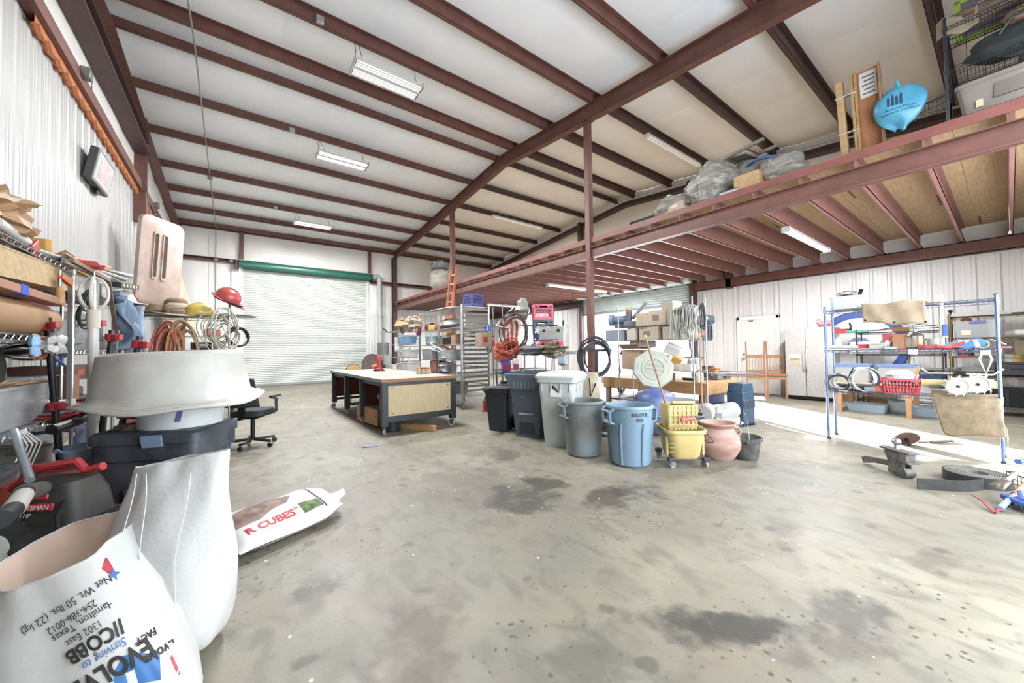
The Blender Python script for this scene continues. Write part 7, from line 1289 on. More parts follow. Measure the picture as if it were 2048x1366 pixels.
# low level (.70)
zl = .707
p = B6(1676, 770, zl+.1, .1); coil('garden_hose', 'black and white hose ring standing at the left end of the low level', p, (R(90), 0, R(-80)), 5, .12, .013, '#3f3f40', .12, .06, .95, 101, 'hose'); coil('edging_coil', 'pale plastic edging coil behind the black hose ring', (p.x+.06, p.y-.04, p.z+.01), (R(90), 0, R(-75)), 4, .1, .016, '#d5d5ce', .1, .08, 1, 102, 'coil')
p = B6(1728, 748, zl+.17, .1); t = thing('metal_hoop', 'wide shiny sheet-metal hoop standing on the low level', 'hoop', p, rot=(0, R(90), R(38))); MB().lathe([(.158, -.05), (.167, -.05), (.167, .05), (.158, .05), (.158, -.05)], 40).build('band', mat('#c2cacd', .3, metal=.4), t); MB().lathe([(.14, -.02), (.143, -.02), (.143, .07), (.14, .07)], 40).build('inner_band', metal('#b9c3c9', .25), t); MB().tube([(-.16, .12, .0), (-.05, .16, .02), (.3, .1, .02)], .008, 6).build('loose_end', DKSTEEL, t)
BK_ = plastic('#d9546a'); p = B6(1803, 785, zl, .12); t = thing('pink_basket', 'pink-red slotted plastic basket on the low level of the blue shelf', 'basket', p, R(-86)); w_, d_, h_ = .36, .24, .2
MB().shell([(w_*.84, d_*.84, 0, .02), (w_*.84, d_*.84, .012, .02), (w_*.8, d_*.8, .012, .02)]).build('bottom', BK_, t); MB().shell([(w_, d_, h_-.03, .03), (w_*1.04, d_*1.04, h_-.03, .03), (w_*1.04, d_*1.04, h_, .03), (w_*.98, d_*.98, h_, .03), (w_*.96, d_*.96, h_-.03, .03)]).build('rim', BK_, t); MB().shell([(w_*.92, d_*.92, h_*.45, .02), (w_*.93, d_*.93, h_*.52, .02), (w_*.91, d_*.91, h_*.52, .02), (w_*.9, d_*.9, h_*.45, .02)]).build('mid_band', BK_, t)
for s in (-1, 1):
    for k in range(11): x = -w_*.45+k*w_*.09; MB().bar((x*.86, s*d_*.42, .0), (x, s*d_*.49, h_-.02), .013, .008).build('slat', BK_, t)
    for k in range(6): y = -d_*.4+k*d_*.16; MB().bar((s*w_*.42, y*.86, 0), (s*w_*.49, y, h_-.02), .008, .013).build('slat', BK_, t)
t = thing('clear_bag', 'clear plastic bag of packages bulging out of the pink basket', 'bag', (p.x, p.y, zl+.12)); lump((0, .0, .1), (.1, .15, .09), .1, seed=97).build('bag', mat('#dedddb', .2, var=.1, bump=.5, bscale=15), t); MB().ob((0, -.13, .12), (.03, .03, .26), (R(15), 0, 0)).build('wood_stick', PINE, t)
box_item('power_tool', 'orange and black tool on the low level beside the basket', 'tool', B6(1748, 778, zl, .1), R(-80), (('body', (0, 0, .04), (.2, .1, .06), paint('#8d9092')), ('housing', (.06, 0, .05), (.09, .11, .08), paint('#d8694a')), ('grip', (-.08, 0, .06), (.12, .05, .05), BLACK)))
t = thing('tool_heap', 'heap of grey hand tools behind the hoop on the low level', 'tools', B6(1715, 778, zl, .25)); lump((0, 0, .03), (.1, .2, .05), .2, seed=98).build('pouch', cloth('#55585c'), t)
for k in range(4): MB().cyl((-.05+.03*k, -.2, .05+.01*k), (-.02, .12-.05*k, .06+.01*k), .01, n=8).build('tool_handle', (STEEL, RED, BLACK, STEEL)[k], t)
# carpet mat hanging over the low level
yA, yB = at(1862, 780, X=6.86).y, at(2000, 780, X=6.86).y
CP = cloth('#9a8a70', c2='#7d6e57', scale=14, bump=.5, bscale=120)
def mat_(u, v):
    s = v*1.0; y = yA+(yB-yA)*u; lean = .13*max(0, s-.42); hang = max(0, s-.42)
    return (7.2-.36*min(1, s/.42)-.02*sin(pi*u)-.06*sin(min(1, hang*3)*1.2)-.05*hang, y-.22*hang*(.75-.55*u), .73+.035*sin(pi*min(1, s/.42))-(hang*(.8-.17*u))*(1-.06*(2*u-1)**6)-.05*u*min(1, s/.42)+.012*sin(7*u+4*v))
t = thing('carpet_mat', 'brown carpet mat draped over the low level and hanging to the front', 'mat', (0, 0, 0)); MB().grid(mat_, 20, 26).build('pile', CP, t, solid=.012)
b = MB()
for e in (0, 1): b.tube([V(mat_(e, i/26)) for i in range(27)], .006, 5)
b.tube([V(mat_(i/20, 1)) for i in range(21)], .006, 5); b.build('bound_edge', cloth('#c9bda5'), t)
for k in range(4): q = V(mat_(1, .8+.05*k)); MB().tube([q, q+V((0, -.02, -.03)), q+V((0, -.015, -.07-.02*k))], .002, 4).build('frayed_thread', cloth('#d5cbb6'), t)
def spike(label, loc, rot):
    t = thing('spiked_wheel', label, 'wheel', loc, 0, 'spiked seeder wheels', rot=rot); m = plastic('#c4c0b4')
    MB().lathe([(0, -.012), (.075, -.012), (.085, -.02), (.1, -.02), (.1, .02), (.085, .02), (.075, .012), (0, .012)], 30).build('disc', m, t)
    for k in range(12): a = 2*pi*k/12; MB().add([(.095*cos(a-.16), .095*sin(a-.16), -.015), (.095*cos(a+.16), .095*sin(a+.16), -.015), (.135*cos(a+.1), .135*sin(a+.1), 0), (.095*cos(a-.16), .095*sin(a-.16), .015), (.095*cos(a+.16), .095*sin(a+.16), .015)], [(0, 1, 2), (3, 2, 4), (0, 2, 3), (1, 4, 2), (0, 3, 4, 1)]).build('spike', m, t)
    for k in range(10): a = 2*pi*k/10; MB().ob((.045*cos(a), .045*sin(a), .013), (.055, .005, .006), (0, 0, a)).build('spoke', m, t)
    MB().cyl((0, 0, -.03), (0, 0, .03), .014, n=12).build('hub', DKSTEEL, t); return t
p = at(1915, 772, X=6.78); spike('white spiked wheel at the left on top of the carpet mat', p, (0, R(78), R(18))); p = at(1955, 768, X=6.84); spike('white spiked wheel at the right on top of the carpet mat', p, (0, R(78), R(12)))
p = at(1882, 765, X=6.95); t = thing('seeder_roller', 'yellowish roller body lying behind the spiked wheels', 'roller', p); MB().cyl((0, .16, -.01), (0, -.12, -.01), .045, n=18).build('roller', paint('#d8c58e'), t); MB().cyl((-.03, .1, -.05), (-.05, -.18, -.05), .018, n=10).build('axle', STEEL, t); MB().cyl((-.01, -.12, -.01), (-.03, -.42, -.0), .045, n=18).build('second_roller', paint('#dccd96'), t)
t = thing('handlebar', 'bent white wire handle with a black grip above the spiked wheels', 'handle', (0, 0, 0)); MB().tube([at(1842, 736, X=6.8), at(1857, 746, X=6.8), at(1910, 747, X=6.82), at(1985, 750, X=6.84), at(2008, 738, X=6.84)], .009, 8).build('wire', WHITE, t); MB().cyl(at(1908, 747, X=6.81), at(1932, 747, X=6.81), .016, n=10).build('grip', BLACK, t); MB().cyl(at(1919, 748, X=6.82), at(1919, 760, X=6.82), .012, n=8).build('stem', BLACK, t)
t = thing('wire_stake', 'thin white wire frame poking out beside the carpet mat', 'wire', (0, 0, 0)); MB().tube([at(1905, 848, X=6.9), at(1872, 820, X=6.9), at(1888, 812, X=6.9)], .005, 6).build('wire', WHITE, t); MB().ball(at(1888, 816, X=6.95), (.03, .04, .06), 10, 6).build('cap', WHITE, t)
# ================================================================== BEHIND THE BLUE SHELF
WD = wood('#c9996b', '#b48455'); t = thing('coffee_table', 'low pine table with tapered legs holding two blue-lidded bins', 'table', (9.85, 1.08, 0)); MB().box(-.05, 1.05, -.05, 1.12, .56, .6).build('tabletop', WD, t, bev=.008); MB().box(0, 1.0, 0, .03, .48, .56).build('apron', WD, t, smooth=False); MB().box(0, .03, 0, 1.07, .48, .56).build('apron', WD, t, smooth=False)
for x, y in ((.05, .05), (.95, .05), (.05, 1.02), (.95, 1.02)): MB().loft([[(x+s*q, y+r_*q, z) for s, r_ in ((-1, -1), (1, -1), (1, 1), (-1, 1))] for q, z in ((.028, 0), (.045, .56))]).build('leg', WD, t, smooth=False)
def FLb(px, py, z, X): p = at(px, py, X=X); return (p.x+.2, p.y, z)
for px, X, lab in ((1702, 10.0, 'clear bin with a blue lid at the left on the pine table'), (1793, 10.0, 'clear bin with a blue lid at the right on the pine table')): clearbin('lidded_bin', lab, FLb(px, 740, .6, X), R(-90), .56, .4, .34, '#6d86cc', '#d5c6c0')
t = wire_shelf('black_shelf', 'black framed shelf against the wall behind the blue shelf', (11.1, 2.05, 0), R(-90), 1.28, .5, (.15, .6, 1.15, 1.62), 1.68, BLACK)
def BS(px, py, z): p = at(px, py, X=11.25); return V((p.x+.1, p.y, z))
for k in range(5): pole('fishing_rod', ('longest', 'second', 'third', 'fourth', 'shortest')[k]+' black fishing rod lying along the black shelf', (11.3+.03*k, 1.9-.1*k, 1.66+.012*k), (11.25+.04*k, .75+.12*k, 1.68+.05*k), .008, '#25262a', 'rod', tip='#3c4a44', tiplen=.2, r1=.004)
coil('black_strap', 'black strap curled at the left end of the black shelf', BS(1700, 645, 1.76), (R(80), 0, R(20)), 2, .12, .014, '#232326', .3, .05, 1, 111); box_item('tackle_tray', 'green tray on the left end of the black shelf', 'tray', BS(1712, 652, 1.63), .1, (('tray', (0, 0, .03), (.2, .36, .06), plastic('#4f9f7c')), ('divider', (0, 0, .065), (.2, .01, .02), plastic('#3c7f62')))); tub('red_dish', 'red plastic dish at the end of the black shelf', BS(1680, 650, 1.63), 0, .3, .26, .1, '#c44452')
carton('white_carton', 'white spotted carton on the second level of the black shelf', BS(1730, 690, 1.16), R(-90), .5, .3, .26, '#dfdcd6'); toolbox('toolbox', 'black and blue toolbox on the black shelf behind the bins', BS(1850, 700, .61), R(-90), .5, .25, .2, '#2f3f6a', '#262a33'); can('paint_can', 'white paint can on the second level of the black shelf', BS(1805, 690, 1.16), .08, .19, '#d8d6d0', lab='#b8695f')
tub('grey_tub', 'shallow grey-blue tub on the floor under the pine table', (10.35, 1.75, 0), R(85), .62, .42, .16, '#aebcc6'); tub('grey_tub', 'second grey-blue tub beside it behind the table leg', (10.45, .95, 0), R(80), .5, .42, .16, '#a3b2bd'); t = thing('steel_sheet', 'bent grey steel sheet standing between the floor tubs', 'sheet', (10.2, 1.3, 0), R(70)); MB().grid(lambda u, v: (-.15+.3*u, .03*sin(3*u), .3*v), 8, 3).build('sheet', mat('#a3acb3', .4, metal=.5), t, solid=.004); MB().box(-.15, .15, -.004, .03, 0, .01).build('folded_lip', mat('#a3acb3', .4, metal=.5), t)
# bronze wire shelf at the far right
BZ = metal('#8a744f', .4); t = wire_shelf('bronze_shelf', 'bronze wire shelf against the right wall loaded with bins and cases', (11.35, .72, 0), R(-90), 1.6, .5, (.17, .72, 1.1, 1.46, 1.88), 1.93, BZ, pr_=.018)
def BZp(px, py, z, dx=.2): p = at(px, py, X=11.35+dx); return V((p.x, p.y, z+.006))
p = BZp(1957, 678, 1.46); t = clearbin('lidded_bin', 'clear bin of red parts with a purple clip on the bronze shelf', p, R(-90), .62, .4, .32, None, '#a9706a'); MB().box(-.1, .1, -.215, -.19, .27, .32).build('clip', plastic('#6c6fc4'), t, bev=.006); MB().box(-.2, -.08, -.19, -.184, .05, .14).build('paper_label', paper('#e9dfc0'), t, smooth=False)
t = thing('baseball_hat', 'small orange cap lying on the clear bin', 'cap', (p.x, p.y+.14, p.z+.31)); MB().lathe([(0, 0), (.07, 0), (.075, .03), (.05, .08), (0, .09)], 16).build('cap', paint('#c06a4c'), t); MB().ob((.05, .05, .02), (.06, .06, .015)).build('bill', paint('#b86048'), t)
bottle('blue_bottle', 'blue bottle lying behind the folded floats on the bronze shelf', BZp(1918, 678, 1.46), .05, .16, '#5a7fb5', '#2c3c5c'); can('paint_can', 'silver-lidded clear can on the bronze shelf', BZp(1911, 716, 1.1), .09, .2, '#aeb4b4', lab='#9aa3a0'); can('paint_can', 'red and black labelled can beside the clear can', BZp(1930, 716, 1.1), .12, .22, '#9b3440', lab='#3a2a30')
t = thing('grey_tarp', 'grey rumpled tarp spread on the lower level of the bronze shelf', 'tarp', BZp(1940, 755, .72)); lump((0, 0, .07), (.2, .5, .09), .16, n=26, m=14, seed=121).build('tarp', cloth('#8f8e88'), t); lump((.0, .3, .05), (.15, .2, .05), .2, seed=122).build('fold', cloth('#a3a29b'), t)
roll('paper_roll', 'white rolled paper on the right of the bronze shelf', BZp(2010, 672, 1.53), BZp(2070, 672, 1.53), .06, '#e0d9d3'); roll('paper_roll', 'second shorter white roll in front of the first', BZp(2030, 676, 1.53, .05), BZp(2060, 676, 1.53, .05), .06, '#dcd6d0')
t = thing('white_boards', 'stack of white boards lying on top of the bronze shelf', 'boards', BZp(1950, 630, 1.88))
for k in range(4): MB().box(-.18, .2, -.42+.03*k, .35-.04*k, .022*k, .022*k+.02).build('board', paper('#c9c8c4'), t, smooth=False)
t = thing('black_board', 'thin black board lying on the right end of the bronze shelf top', 'board', BZp(2030, 625, 1.88)); MB().box(-.15, .15, -.25, .2, 0, .02).build('board', BLACK, t, smooth=False); MB().box(-.15, .15, -.25, .2, .02, .024).build('edge_tape', paint('#3c3c3e'), t, smooth=False)
box_item('amplifier_case', 'long black case under the green jar on the bronze shelf', 'case', BZp(2035, 757, .72), R(-90), (('body', (0, 0, .13), (.5, .36, .24), plastic('#1d1f26')), ('lid', (0, 0, .26), (.52, .38, .03), plastic('#2a2d35')), ('handle', (0, -.19, .15), (.14, .02, .03), DKSTEEL)))
can('jar', 'bright green lidded jar on the black case', BZp(2022, 735, .995), .07, .14, '#b9c2b4', '#6fb04f', False); can('jar', 'yellow-brown tin beside the green jar', BZp(2036, 735, .995), .09, .12, '#b59b62', '#8d7a4c', False); box_item('brown_jug', 'olive brown canister at the right edge of the bronze shelf', 'canister', BZp(2047, 712, 1.1), 0, (('body', (0, 0, .15), (.16, .2, .3), paint('#7d7152')), ('cap', (0, 0, .32), (.06, .06, .04), BLACK)))
t = thing('suitcase', 'black wheeled suitcase lying on the lowest level of the bronze shelf', 'suitcase', BZp(2030, 815, .17), R(-90)); MB().rrect(.62, .42, 0, .34, .05).build('shell', cloth('#15171d', bump=.05), t, bev=.01); MB().tube([(-.26, -.22, .06), (-.26, -.25, .1), (-.26, -.25, .26), (-.26, -.22, .3)], .012, 8).build('handle', CHROME, t); MB().box(-.1, -.06, -.215, -.21, .02, .32).build('zip', DKSTEEL, t, smooth=False); MB().box(.1, .14, -.215, -.21, .02, .32).build('zip', DKSTEEL, t, smooth=False)
t = thing('knobbed_rod', 'black knobbed rod standing on top of the bronze shelf', 'rod', BZp(1901, 630, 1.88)); MB().cyl((0, 0, 0), (0, 0, .1), .012, n=8).build('rod', BLACK, t); MB().ball((0, 0, .12), .035, 12, 8).build('knob', BLACK, t)
# ================================================================== FLOOR AT THE RIGHT
RU = mat('#7d5d55', .7, c2='#5f4640', scale=12); p = at(1813, 890, Z=.0); t = thing('flange_plate', 'rusty round flange plate with bolt holes propped on the floor', 'plate', (p.x, p.y, .085), rot=(R(0), R(48), R(30))); MB().cyl((0, 0, -.006), (0, 0, .006), .13, n=32).build('disc', RU, t)
for k in range(8): a = k*pi/4; MB().cyl((.095*cos(a), .095*sin(a), .0055), (.095*cos(a), .095*sin(a), .008), .012, n=10).build('bolt_hole', mat('#cfc8bd', .6), t)
MB().cyl((0, 0, -.1), (0, 0, 0), .02, n=10).build('prop', DKSTEEL, t)
p = at(1862, 886, Z=0); q = at(1905, 885, Z=0); t = thing('hand_trowel', 'thin tool with a dark handle lying on the sunlit floor', 'tool', (0, 0, 0)); MB().tube([(p.x, p.y, .012), (q.x, q.y, .02)], .016, 8).build('handle', mat('#5a544c', .6), t); a = at(1836, 885, Z=0); MB().tube([(a.x, a.y, .006), (p.x, p.y, .012)], .006, 6).build('blade', DKSTEEL, t); c = at(1886, 882, Z=0); MB().tube([(q.x, q.y, .02), (c.x+.1, c.y, .02)], .012, 8).build('cross_bar', mat('#5a544c', .6), t)
HM = mat('#474a4b', .6, c2='#6d675d', scale=14, sharp=.3); p = at(1795, 950, Z=0); t = thing('trailer_hitch', 'weathered adjustable trailer hitch with a chrome ball lying on the floor', 'hitch', (p.x, p.y, 0), R(-128)); 
MB().bar((-.36, .02, .07), (-.02, 0, .11), .055).build('shank', HM, t); MB().bar((-.38, .02, .045), (-.3, .02, .07), .065).build('shank_end', HM, t)
for s in (-1, 1): MB().prism([(-.06, .02), (.07, .0), (.12, .06), (.09, .22), (.02, .26), (-.1, .24), (-.05, .12)], s*.035-.006, s*.035+.006, 'y').build('side_plate', HM, t, bev=.003)
MB().bar((.0, 0, .06), (.12, 0, .02), .06).build('receiver', HM, t); MB().cyl((.09, -.05, .05), (.09, .05, .05), .05, n=20).build('roller', HM, t); MB().box(-.13, .17, -.055, .055, .25, .27).build('top_plate', HM, t, bev=.004); MB().box(.06, .14, -.05, .05, .17, .25).build('block', HM, t, bev=.006); MB().box(.02, .17, -.055, .055, .155, .172).build('lower_plate', HM, t, bev=.003)
MB().cyl((.0, 0, .27), (.0, 0, .31), .02, .016, n=12).build('ball_neck', CHROME, t); MB().ball((.0, 0, .345), .038, 18, 12).build('ball', metal('#cfcfca', .15), t)
for x, z in ((-.04, .19), (.03, .06), (.06, .12)): MB().cyl((x, -.05, z), (x, .05, z), .018, n=6).build('bolt', STEEL, t)
# coiled conveyor belt
p0 = at(1835, 978, Z=0); p1 = at(2048, 1010, Z=0); cc = at(1945, 975, Z=0); t = thing('rubber_belt', 'black rubber belt partly unrolled into a spiral coil on the floor', 'belt', (cc.x+.22, cc.y-.02, 0)); ctr = V((cc.x+.22, cc.y-.02, 0)); 
pts = [V((.04+.0125*th, 0, 0)) for th in ()]; sp = []
for i in range(300):
    th = i*.2; r_ = .07+.00255*th; sp.append((r_*cos(th), r_*sin(th)))
a_ = p0-ctr; tail = [(a_.x, a_.y), (a_.x*.8, a_.y*.8-.1), (a_.x*.5-.02, -.23), (-.1, -.25), (.05, -.225)]
def ribbon(path, z0, z1, th_):
    b = MB(); n = len(path); vs = []
    for i, (x, y) in enumerate(path):
        j, k = max(0, i-1), min(n-1, i+1); dx, dy = path[k][0]-path[j][0], path[k][1]-path[j][1]; l = hypot(dx, dy) or 1; nx_, ny_ = -dy/l*th_/2, dx/l*th_/2
        vs += [(x+nx_, y+ny_, z0), (x-nx_, y-ny_, z0), (x-nx_, y-ny_, z1), (x+nx_, y+ny_, z1)]
    fs = [(4*i+q, 4*i+(q+1) % 4, 4*i+4+(q+1) % 4, 4*i+4+q) for i in range(n-1) for q in range(4)]+[(0, 1, 2, 3), (4*n-1, 4*n-2, 4*n-3, 4*n-4)]
    return b.add(vs, fs)
RB_ = mat('#202124', .55, c2='#3a3936', scale=18); ribbon(sp, .0, .1, .009).build('coil', mat('#55524d', .6, c2='#8d8a84', scale=60), t); ribbon(sp[-34:], .0, .101, .011).build('outer_wrap', RB_, t)
ta = [(a_.x+(sp[-1][0]*1.0-a_.x)*s, a_.y+(sp[-1][1]-.02-a_.y)*s-.07*sin(pi*s)) for s in [i/14 for i in range(15)]]; ribbon(ta, 0, .1, .01).build('loose_end', RB_, t)
# brush, scraper and hook tool at the right edge
p = at(2040, 1020, Z=0); t = thing('scrub_brush', 'blue deck brush with dark bristles at the right edge of the floor', 'brush', (p.x-.0, p.y-.02, 0), R(35)); MB().rrect(.3, .1, .05, .08, .03).build('block', plastic('#3c5aa8'), t); random.seed(3); b = MB()
for k in range(90): x, y = rnd(-.14, .14), rnd(-.045, .045); b.cyl((x, y, .05), (x*1.12, y*1.3, .0), .004, .002, n=4)
o = b.build('bristles', plastic('#1d2436'), t); o['kind'] = 'stuff'; MB().cyl((.0, 0, .08), (.1, -.05, .12), .018, n=10).build('handle_socket', plastic('#3c5aa8'), t)
a, b_, c = at(1940, 988, Z=.03), at(1990, 1026, Z=.01), at(2052, 968, Z=.12); t = thing('hook_tool', 'red-tipped hand weeder with a blue and wooden handle', 'tool', (0, 0, 0)); MB().tube([a, a+(b_-a)*.5+V((0, 0, .02)), b_, b_+(c-b_)*.15], .008, 8, rs=[.002, .008, .01, .01]).build('hook', RED, t); MB().cyl(b_+(c-b_)*.15, b_+(c-b_)*.6, .02, n=12).build('blue_grip', plastic('#8fb2d5'), t); MB().cyl(b_+(c-b_)*.6, c, .02, n=12).build('wooden_grip', PINE, t); MB().cyl(b_+(c-b_)*.58, b_+(c-b_)*.62, .022, n=12).build('red_band', RED, t)
a, b_ = at(1992, 975, Z=.13), at(2052, 935, Z=.22); t = thing('paint_scraper', 'wide grey putty scraper with a white handle lying on the belt coil', 'scraper', (0, 0, 0)); sd_ = V((.07, .04, 0)); MB().add([a-sd_, a+sd_, a+sd_*.6+(b_-a)*.35, a-sd_*.6+(b_-a)*.35], [(0, 1, 2, 3)]).build('blade', metal('#8a8378', .45), t, solid=.004); MB().tube([a+(b_-a)*.35, b_], .014, 10).build('handle', WHITE, t)
p = at(2044, 922, Z=.03); t = thing('screwdriver', 'blue and black screwdriver handle at the right edge of the sunlit floor', 'screwdriver', (p.x, p.y, .03), R(-20)); MB().cyl((-.08, 0, 0), (.04, 0, 0), .028, .022, n=12).build('handle', plastic('#4a6db0'), t); MB().cyl((.04, 0, 0), (.2, 0, -.01), .006, n=8).build('shaft', STEEL, t)
t = thing('wire_basket', 'dark wire grid basket behind the hook tool', 'basket', (at(2035, 985, Z=0).x+.1, at(2035, 985, Z=0).y-.1, 0), R(30)); b = MB()
for k in range(8): b.cyl((-.14+.04*k, -.1, .0), (-.14+.04*k, -.1, .14), .003, n=5); b.cyl((-.14+.04*k, -.1, .0), (-.14+.04*k, .1, .0), .003, n=5); b.cyl((-.14+.04*k, .1, .0), (-.14+.04*k, .1, .14), .003, n=5)
for k in range(4):
    for y in (-.1, .1): b.cyl((-.14, y, .003+.045*k), (.14, y, .003+.045*k), .003, n=5)
b.build('grid', DKSTEEL, t); MB().tube([(-.14, -.1, .14), (.14, -.1, .14), (.14, .1, .14), (-.14, .1, .14)], .006, 6, closed=True).build('rim', DKSTEEL, t)
# ================================================================== ON THE MEZZANINE
MZ = 3.803
# leaning long carton and boards
t = thing('door_casing', 'tall bundle of pine casing boards tied with white string leaning on the mezzanine edge', 'boards', (6.55, 1.22, MZ), rot=(R(0), R(-14), R(0)))
for k, (y, w_, h_, c) in enumerate(((.02, .07, 1.0, '#b99a6a'), (-.1, .03, 1.03, '#a6875c'))): MB().box(-.05, .05, y-w_/2, y+w_/2, 0, h_).build('board', wood(c), t, bev=.003)
for z in (.35, .8): MB().shell([(.12, .2, z, .01), (.12, .2, z+.008, .01), (.11, .19, z+.008, .01), (.11, .19, z, .01)]).build('string', WHITE, t, loc=(0, -.03, 0))
t = thing('long_carton', 'tall open wooden trough with a white shipping label beside the boards', 'crate', (6.6, .98, MZ), rot=(0, R(-13), 0)); MB().box(.0, .02, -.1, .1, 0, 1.05).build('back_board', wood('#b87f52', '#a06a42', stretch=(1, 9, 1)), t, bev=.003); MB().box(-.1, .0, -.12, -.1, 0, 1.05).build('side_board', wood('#8d6a4a'), t, smooth=False); MB().box(-.1, .0, .1, .12, 0, 1.05).build('side_board', wood('#b08a5c'), t, smooth=False); MB().box(-.004, -.001, -.08, .08, .72, 1.02).build('shipping_label', paper('#e2dfd8'), t, smooth=False)
for k in range(5): MB().box(-.006, -.004, -.06, .06-.02*(k % 2), .76+k*.05, .775+k*.05).build('printed_line', paper('#5d5d60'), t, smooth=False)
MB().box(.02, .1, -.11, .11, 0, .95).build('dark_filler', paint('#4a4340'), t, smooth=False)
def bagf(u, v): a = 2*pi*u; z = v; r_ = (.05+.2*sin(pi*min(1, (1-v)*1.02+.03))**.8); return (r_*.35*cos(a)+.012*sin(3*a+6*v), r_*1.0*sin(a)*(1+.12*sin(2*a+4*v)), -.5+.52*v+.02*sin(3*a))
t = thing('blue_bag', 'bright blue plastic bag with a printed city skyline hanging from the boards', 'bag', (6.45, .72, 4.45), R(10)); BB = mat('#57a3c0', .35, c2='#3f86a6', scale=5, bump=.3, bscale=10); o = MB().grid(bagf, 30, 16).build('film', BB, t, ang=70); MB().cyl((0, 0, .01), (0, .02, .1), .02, n=10).build('knot', mat('#3fb0c8', .4), t)
bpy.context.view_layer.update(); NV = mat('#24405c', .6); Mb = t.matrix_world; xd = Mb.to_3x3() @ V((0, -1, 0)); yd = V((0, 0, 1))
for k in range(4): patch_on(o, [(-.08+k*.035, -.02), (-.055+k*.035, -.02), (-.055+k*.035, .08+.03*(k % 2)), (-.067+k*.035, .11+.03*(k % 2)), (-.08+k*.035, .08)], NV, Mb @ V((-.1, .03, -.2)), xd, yd, t, 'skyline_print')
print_on(o, 'America Moves', .042, NV, Mb @ V((-.1, 0, -.26)), xd, yd, t); print_on(o, 'Adventures COMPANY', .034, NV, Mb @ V((-.1, 0, -.3)), xd, yd, t)
# black wire rack with tote and bags
t = wire_shelf('wire_rack', 'black wire rack standing on the mezzanine edge above the right side', (6.42, .36, MZ), R(-90), 1.15, .46, (.06, .62, 1.12), 1.22, mat('#23262a', .4), pr_=.014)
b = MB()
for k in range(9): b.cyl((6.87, .34-.13*k, MZ), (6.87, .34-.13*k, MZ+1.2), .003, n=5)
for k in range(5): b.cyl((6.87, .35, MZ+.2+.22*k), (6.87, -.78, MZ+.2+.22*k), .003, n=5)
t2 = thing('wire_grid', 'dark wire grid forming the back of the black rack', 'grid', (0, 0, 0)); b.build('grid', DKSTEEL, t2); MB().tube([(6.87, .35, MZ), (6.87, .35, MZ+1.2), (6.87, -.78, MZ+1.2), (6.87, -.78, MZ)], .005, 6).build('border', DKSTEEL, t2)
t = thing('grey_tote', 'large grey-beige storage tote with a dark lid on the mezzanine edge', 'tote', (6.66, -.02, MZ+.065), R(-90)); MB().shell([(.52, .34, 0, .06), (.6, .4, .3, .06), (.63, .43, .31, .06), (.63, .43, .35, .06), (.58, .38, .35, .06), (.5, .32, .02, .06)]).build('body', plastic('#8d857d'), t); MB().rrect(.65, .45, .35, .375, .07, .6, .4).build('lid', plastic('#3a3b3c'), t)
MB().rrect(.2, .02, .1, .25, .02).build('end_recess', plastic('#7d766e'), t, loc=(.05, -.19, 0)); MB().box(-.17, -.12, -.195, -.185, .05, .13).build('paper_label', paper('#d8c6a8'), t, smooth=False)
t = thing('duffel_bag', 'black duffel bag stuffed on the wire rack above the tote', 'bag', (6.68, -.22, MZ+.63)); lump((0, 0, .14), (.19, .42, .16), .07, n=24, m=14, seed=131).build('body', cloth('#2a2c2e', c2='#3c4442'), t); MB().tube([(-.17, .2, .2), (-.2, .1, .33), (-.2, -.1, .33), (-.17, -.2, .2)], .016, 6).build('strap', BLACK, t)
t = thing('tool_pouch', 'tan leather tool pouch with a buckle on the black duffel', 'pouch', (6.62, -.2, MZ+.93), R(20)); lump((0, 0, .07), (.08, .17, .07), .08, seed=132).build('pouch', cloth('#8f7460'), t); MB().box(-.09, -.07, -.05, .04, .05, .12).build('buckle', mat('#c9c2a8', .4), t, bev=.004); MB().cyl((0, -.15, .08), (.02, -.26, .14), .05, n=14).build('nozzle', BLACK, t)
t = thing('woven_blanket', 'rolled striped blanket in dark red and beige on the rack top', 'blanket', (6.62, -.15, MZ+1.13)); MB().cyl((0, .52, .09), (0, -.62, .09), .1, n=22).build('roll', cloth('#5d4038', c2='#8c8272', scale=9, sharp=.5, stretch=(6, .5, 6)), t); MB().grid(lambda u, v: (-.11-.03*sin(6*u), .56-.3*u, .12-.2*v+.02*sin(8*u)), 8, 8).build('hanging_end', cloth('#a2937c'), t, solid=.012)
for k in range(9): MB().ob((-.02+.02*sin(k), .5-.13*k, .195), (.03, .05, .02)).build('fringe', cloth('#c05a4c' if k % 2 else '#d8d2c6'), t)
t = thing('picture', 'lime green picture frame standing behind the blanket', 'picture', (6.95, .05, MZ+1.13), rot=(0, R(-8), 0)); 
for y0, y1, z0, z1 in ((-.24, -.19, 0, .5), (.19, .24, 0, .5), (-.24, .24, .0, .05), (-.24, .24, .45, .5)): MB().box(-.012, .012, y0, y1, z0, z1).build('rail', paint('#b5d455'), t, bev=.003)
MB().box(.0, .004, -.19, .19, .05, .45).build('backing', paint('#7d7a86'), t, smooth=False)
t = thing('metal_grill', 'grey ribbed metal panel standing behind the wire rack', 'panel', (7.05, -.45, MZ)); MB().box(0, .02, -.35, .3, 0, 1.15).build('sheet', mat('#8f8d8a', .4, metal=.4), t, smooth=False)
for k in range(24): MB().box(-.008, 0, -.34, .29, .04+k*.046, .06+k*.046).build('rib', mat('#a3a19d', .4, metal=.4), t, smooth=False)
t = thing('wire_grille', 'loose wire shelf panels leaning behind the blue bag', 'wire panel', (0, 0, 0)); b = MB(); a0_, b0_ = at(1848, 175, X=6.75), at(1895, 160, X=6.75); dz = V((0, 0, -.17))
for k in range(16): q = V((6.78, .62-.035*k, 4.28+.006*k)); b.cyl(q, q+dz, .003, n=5)
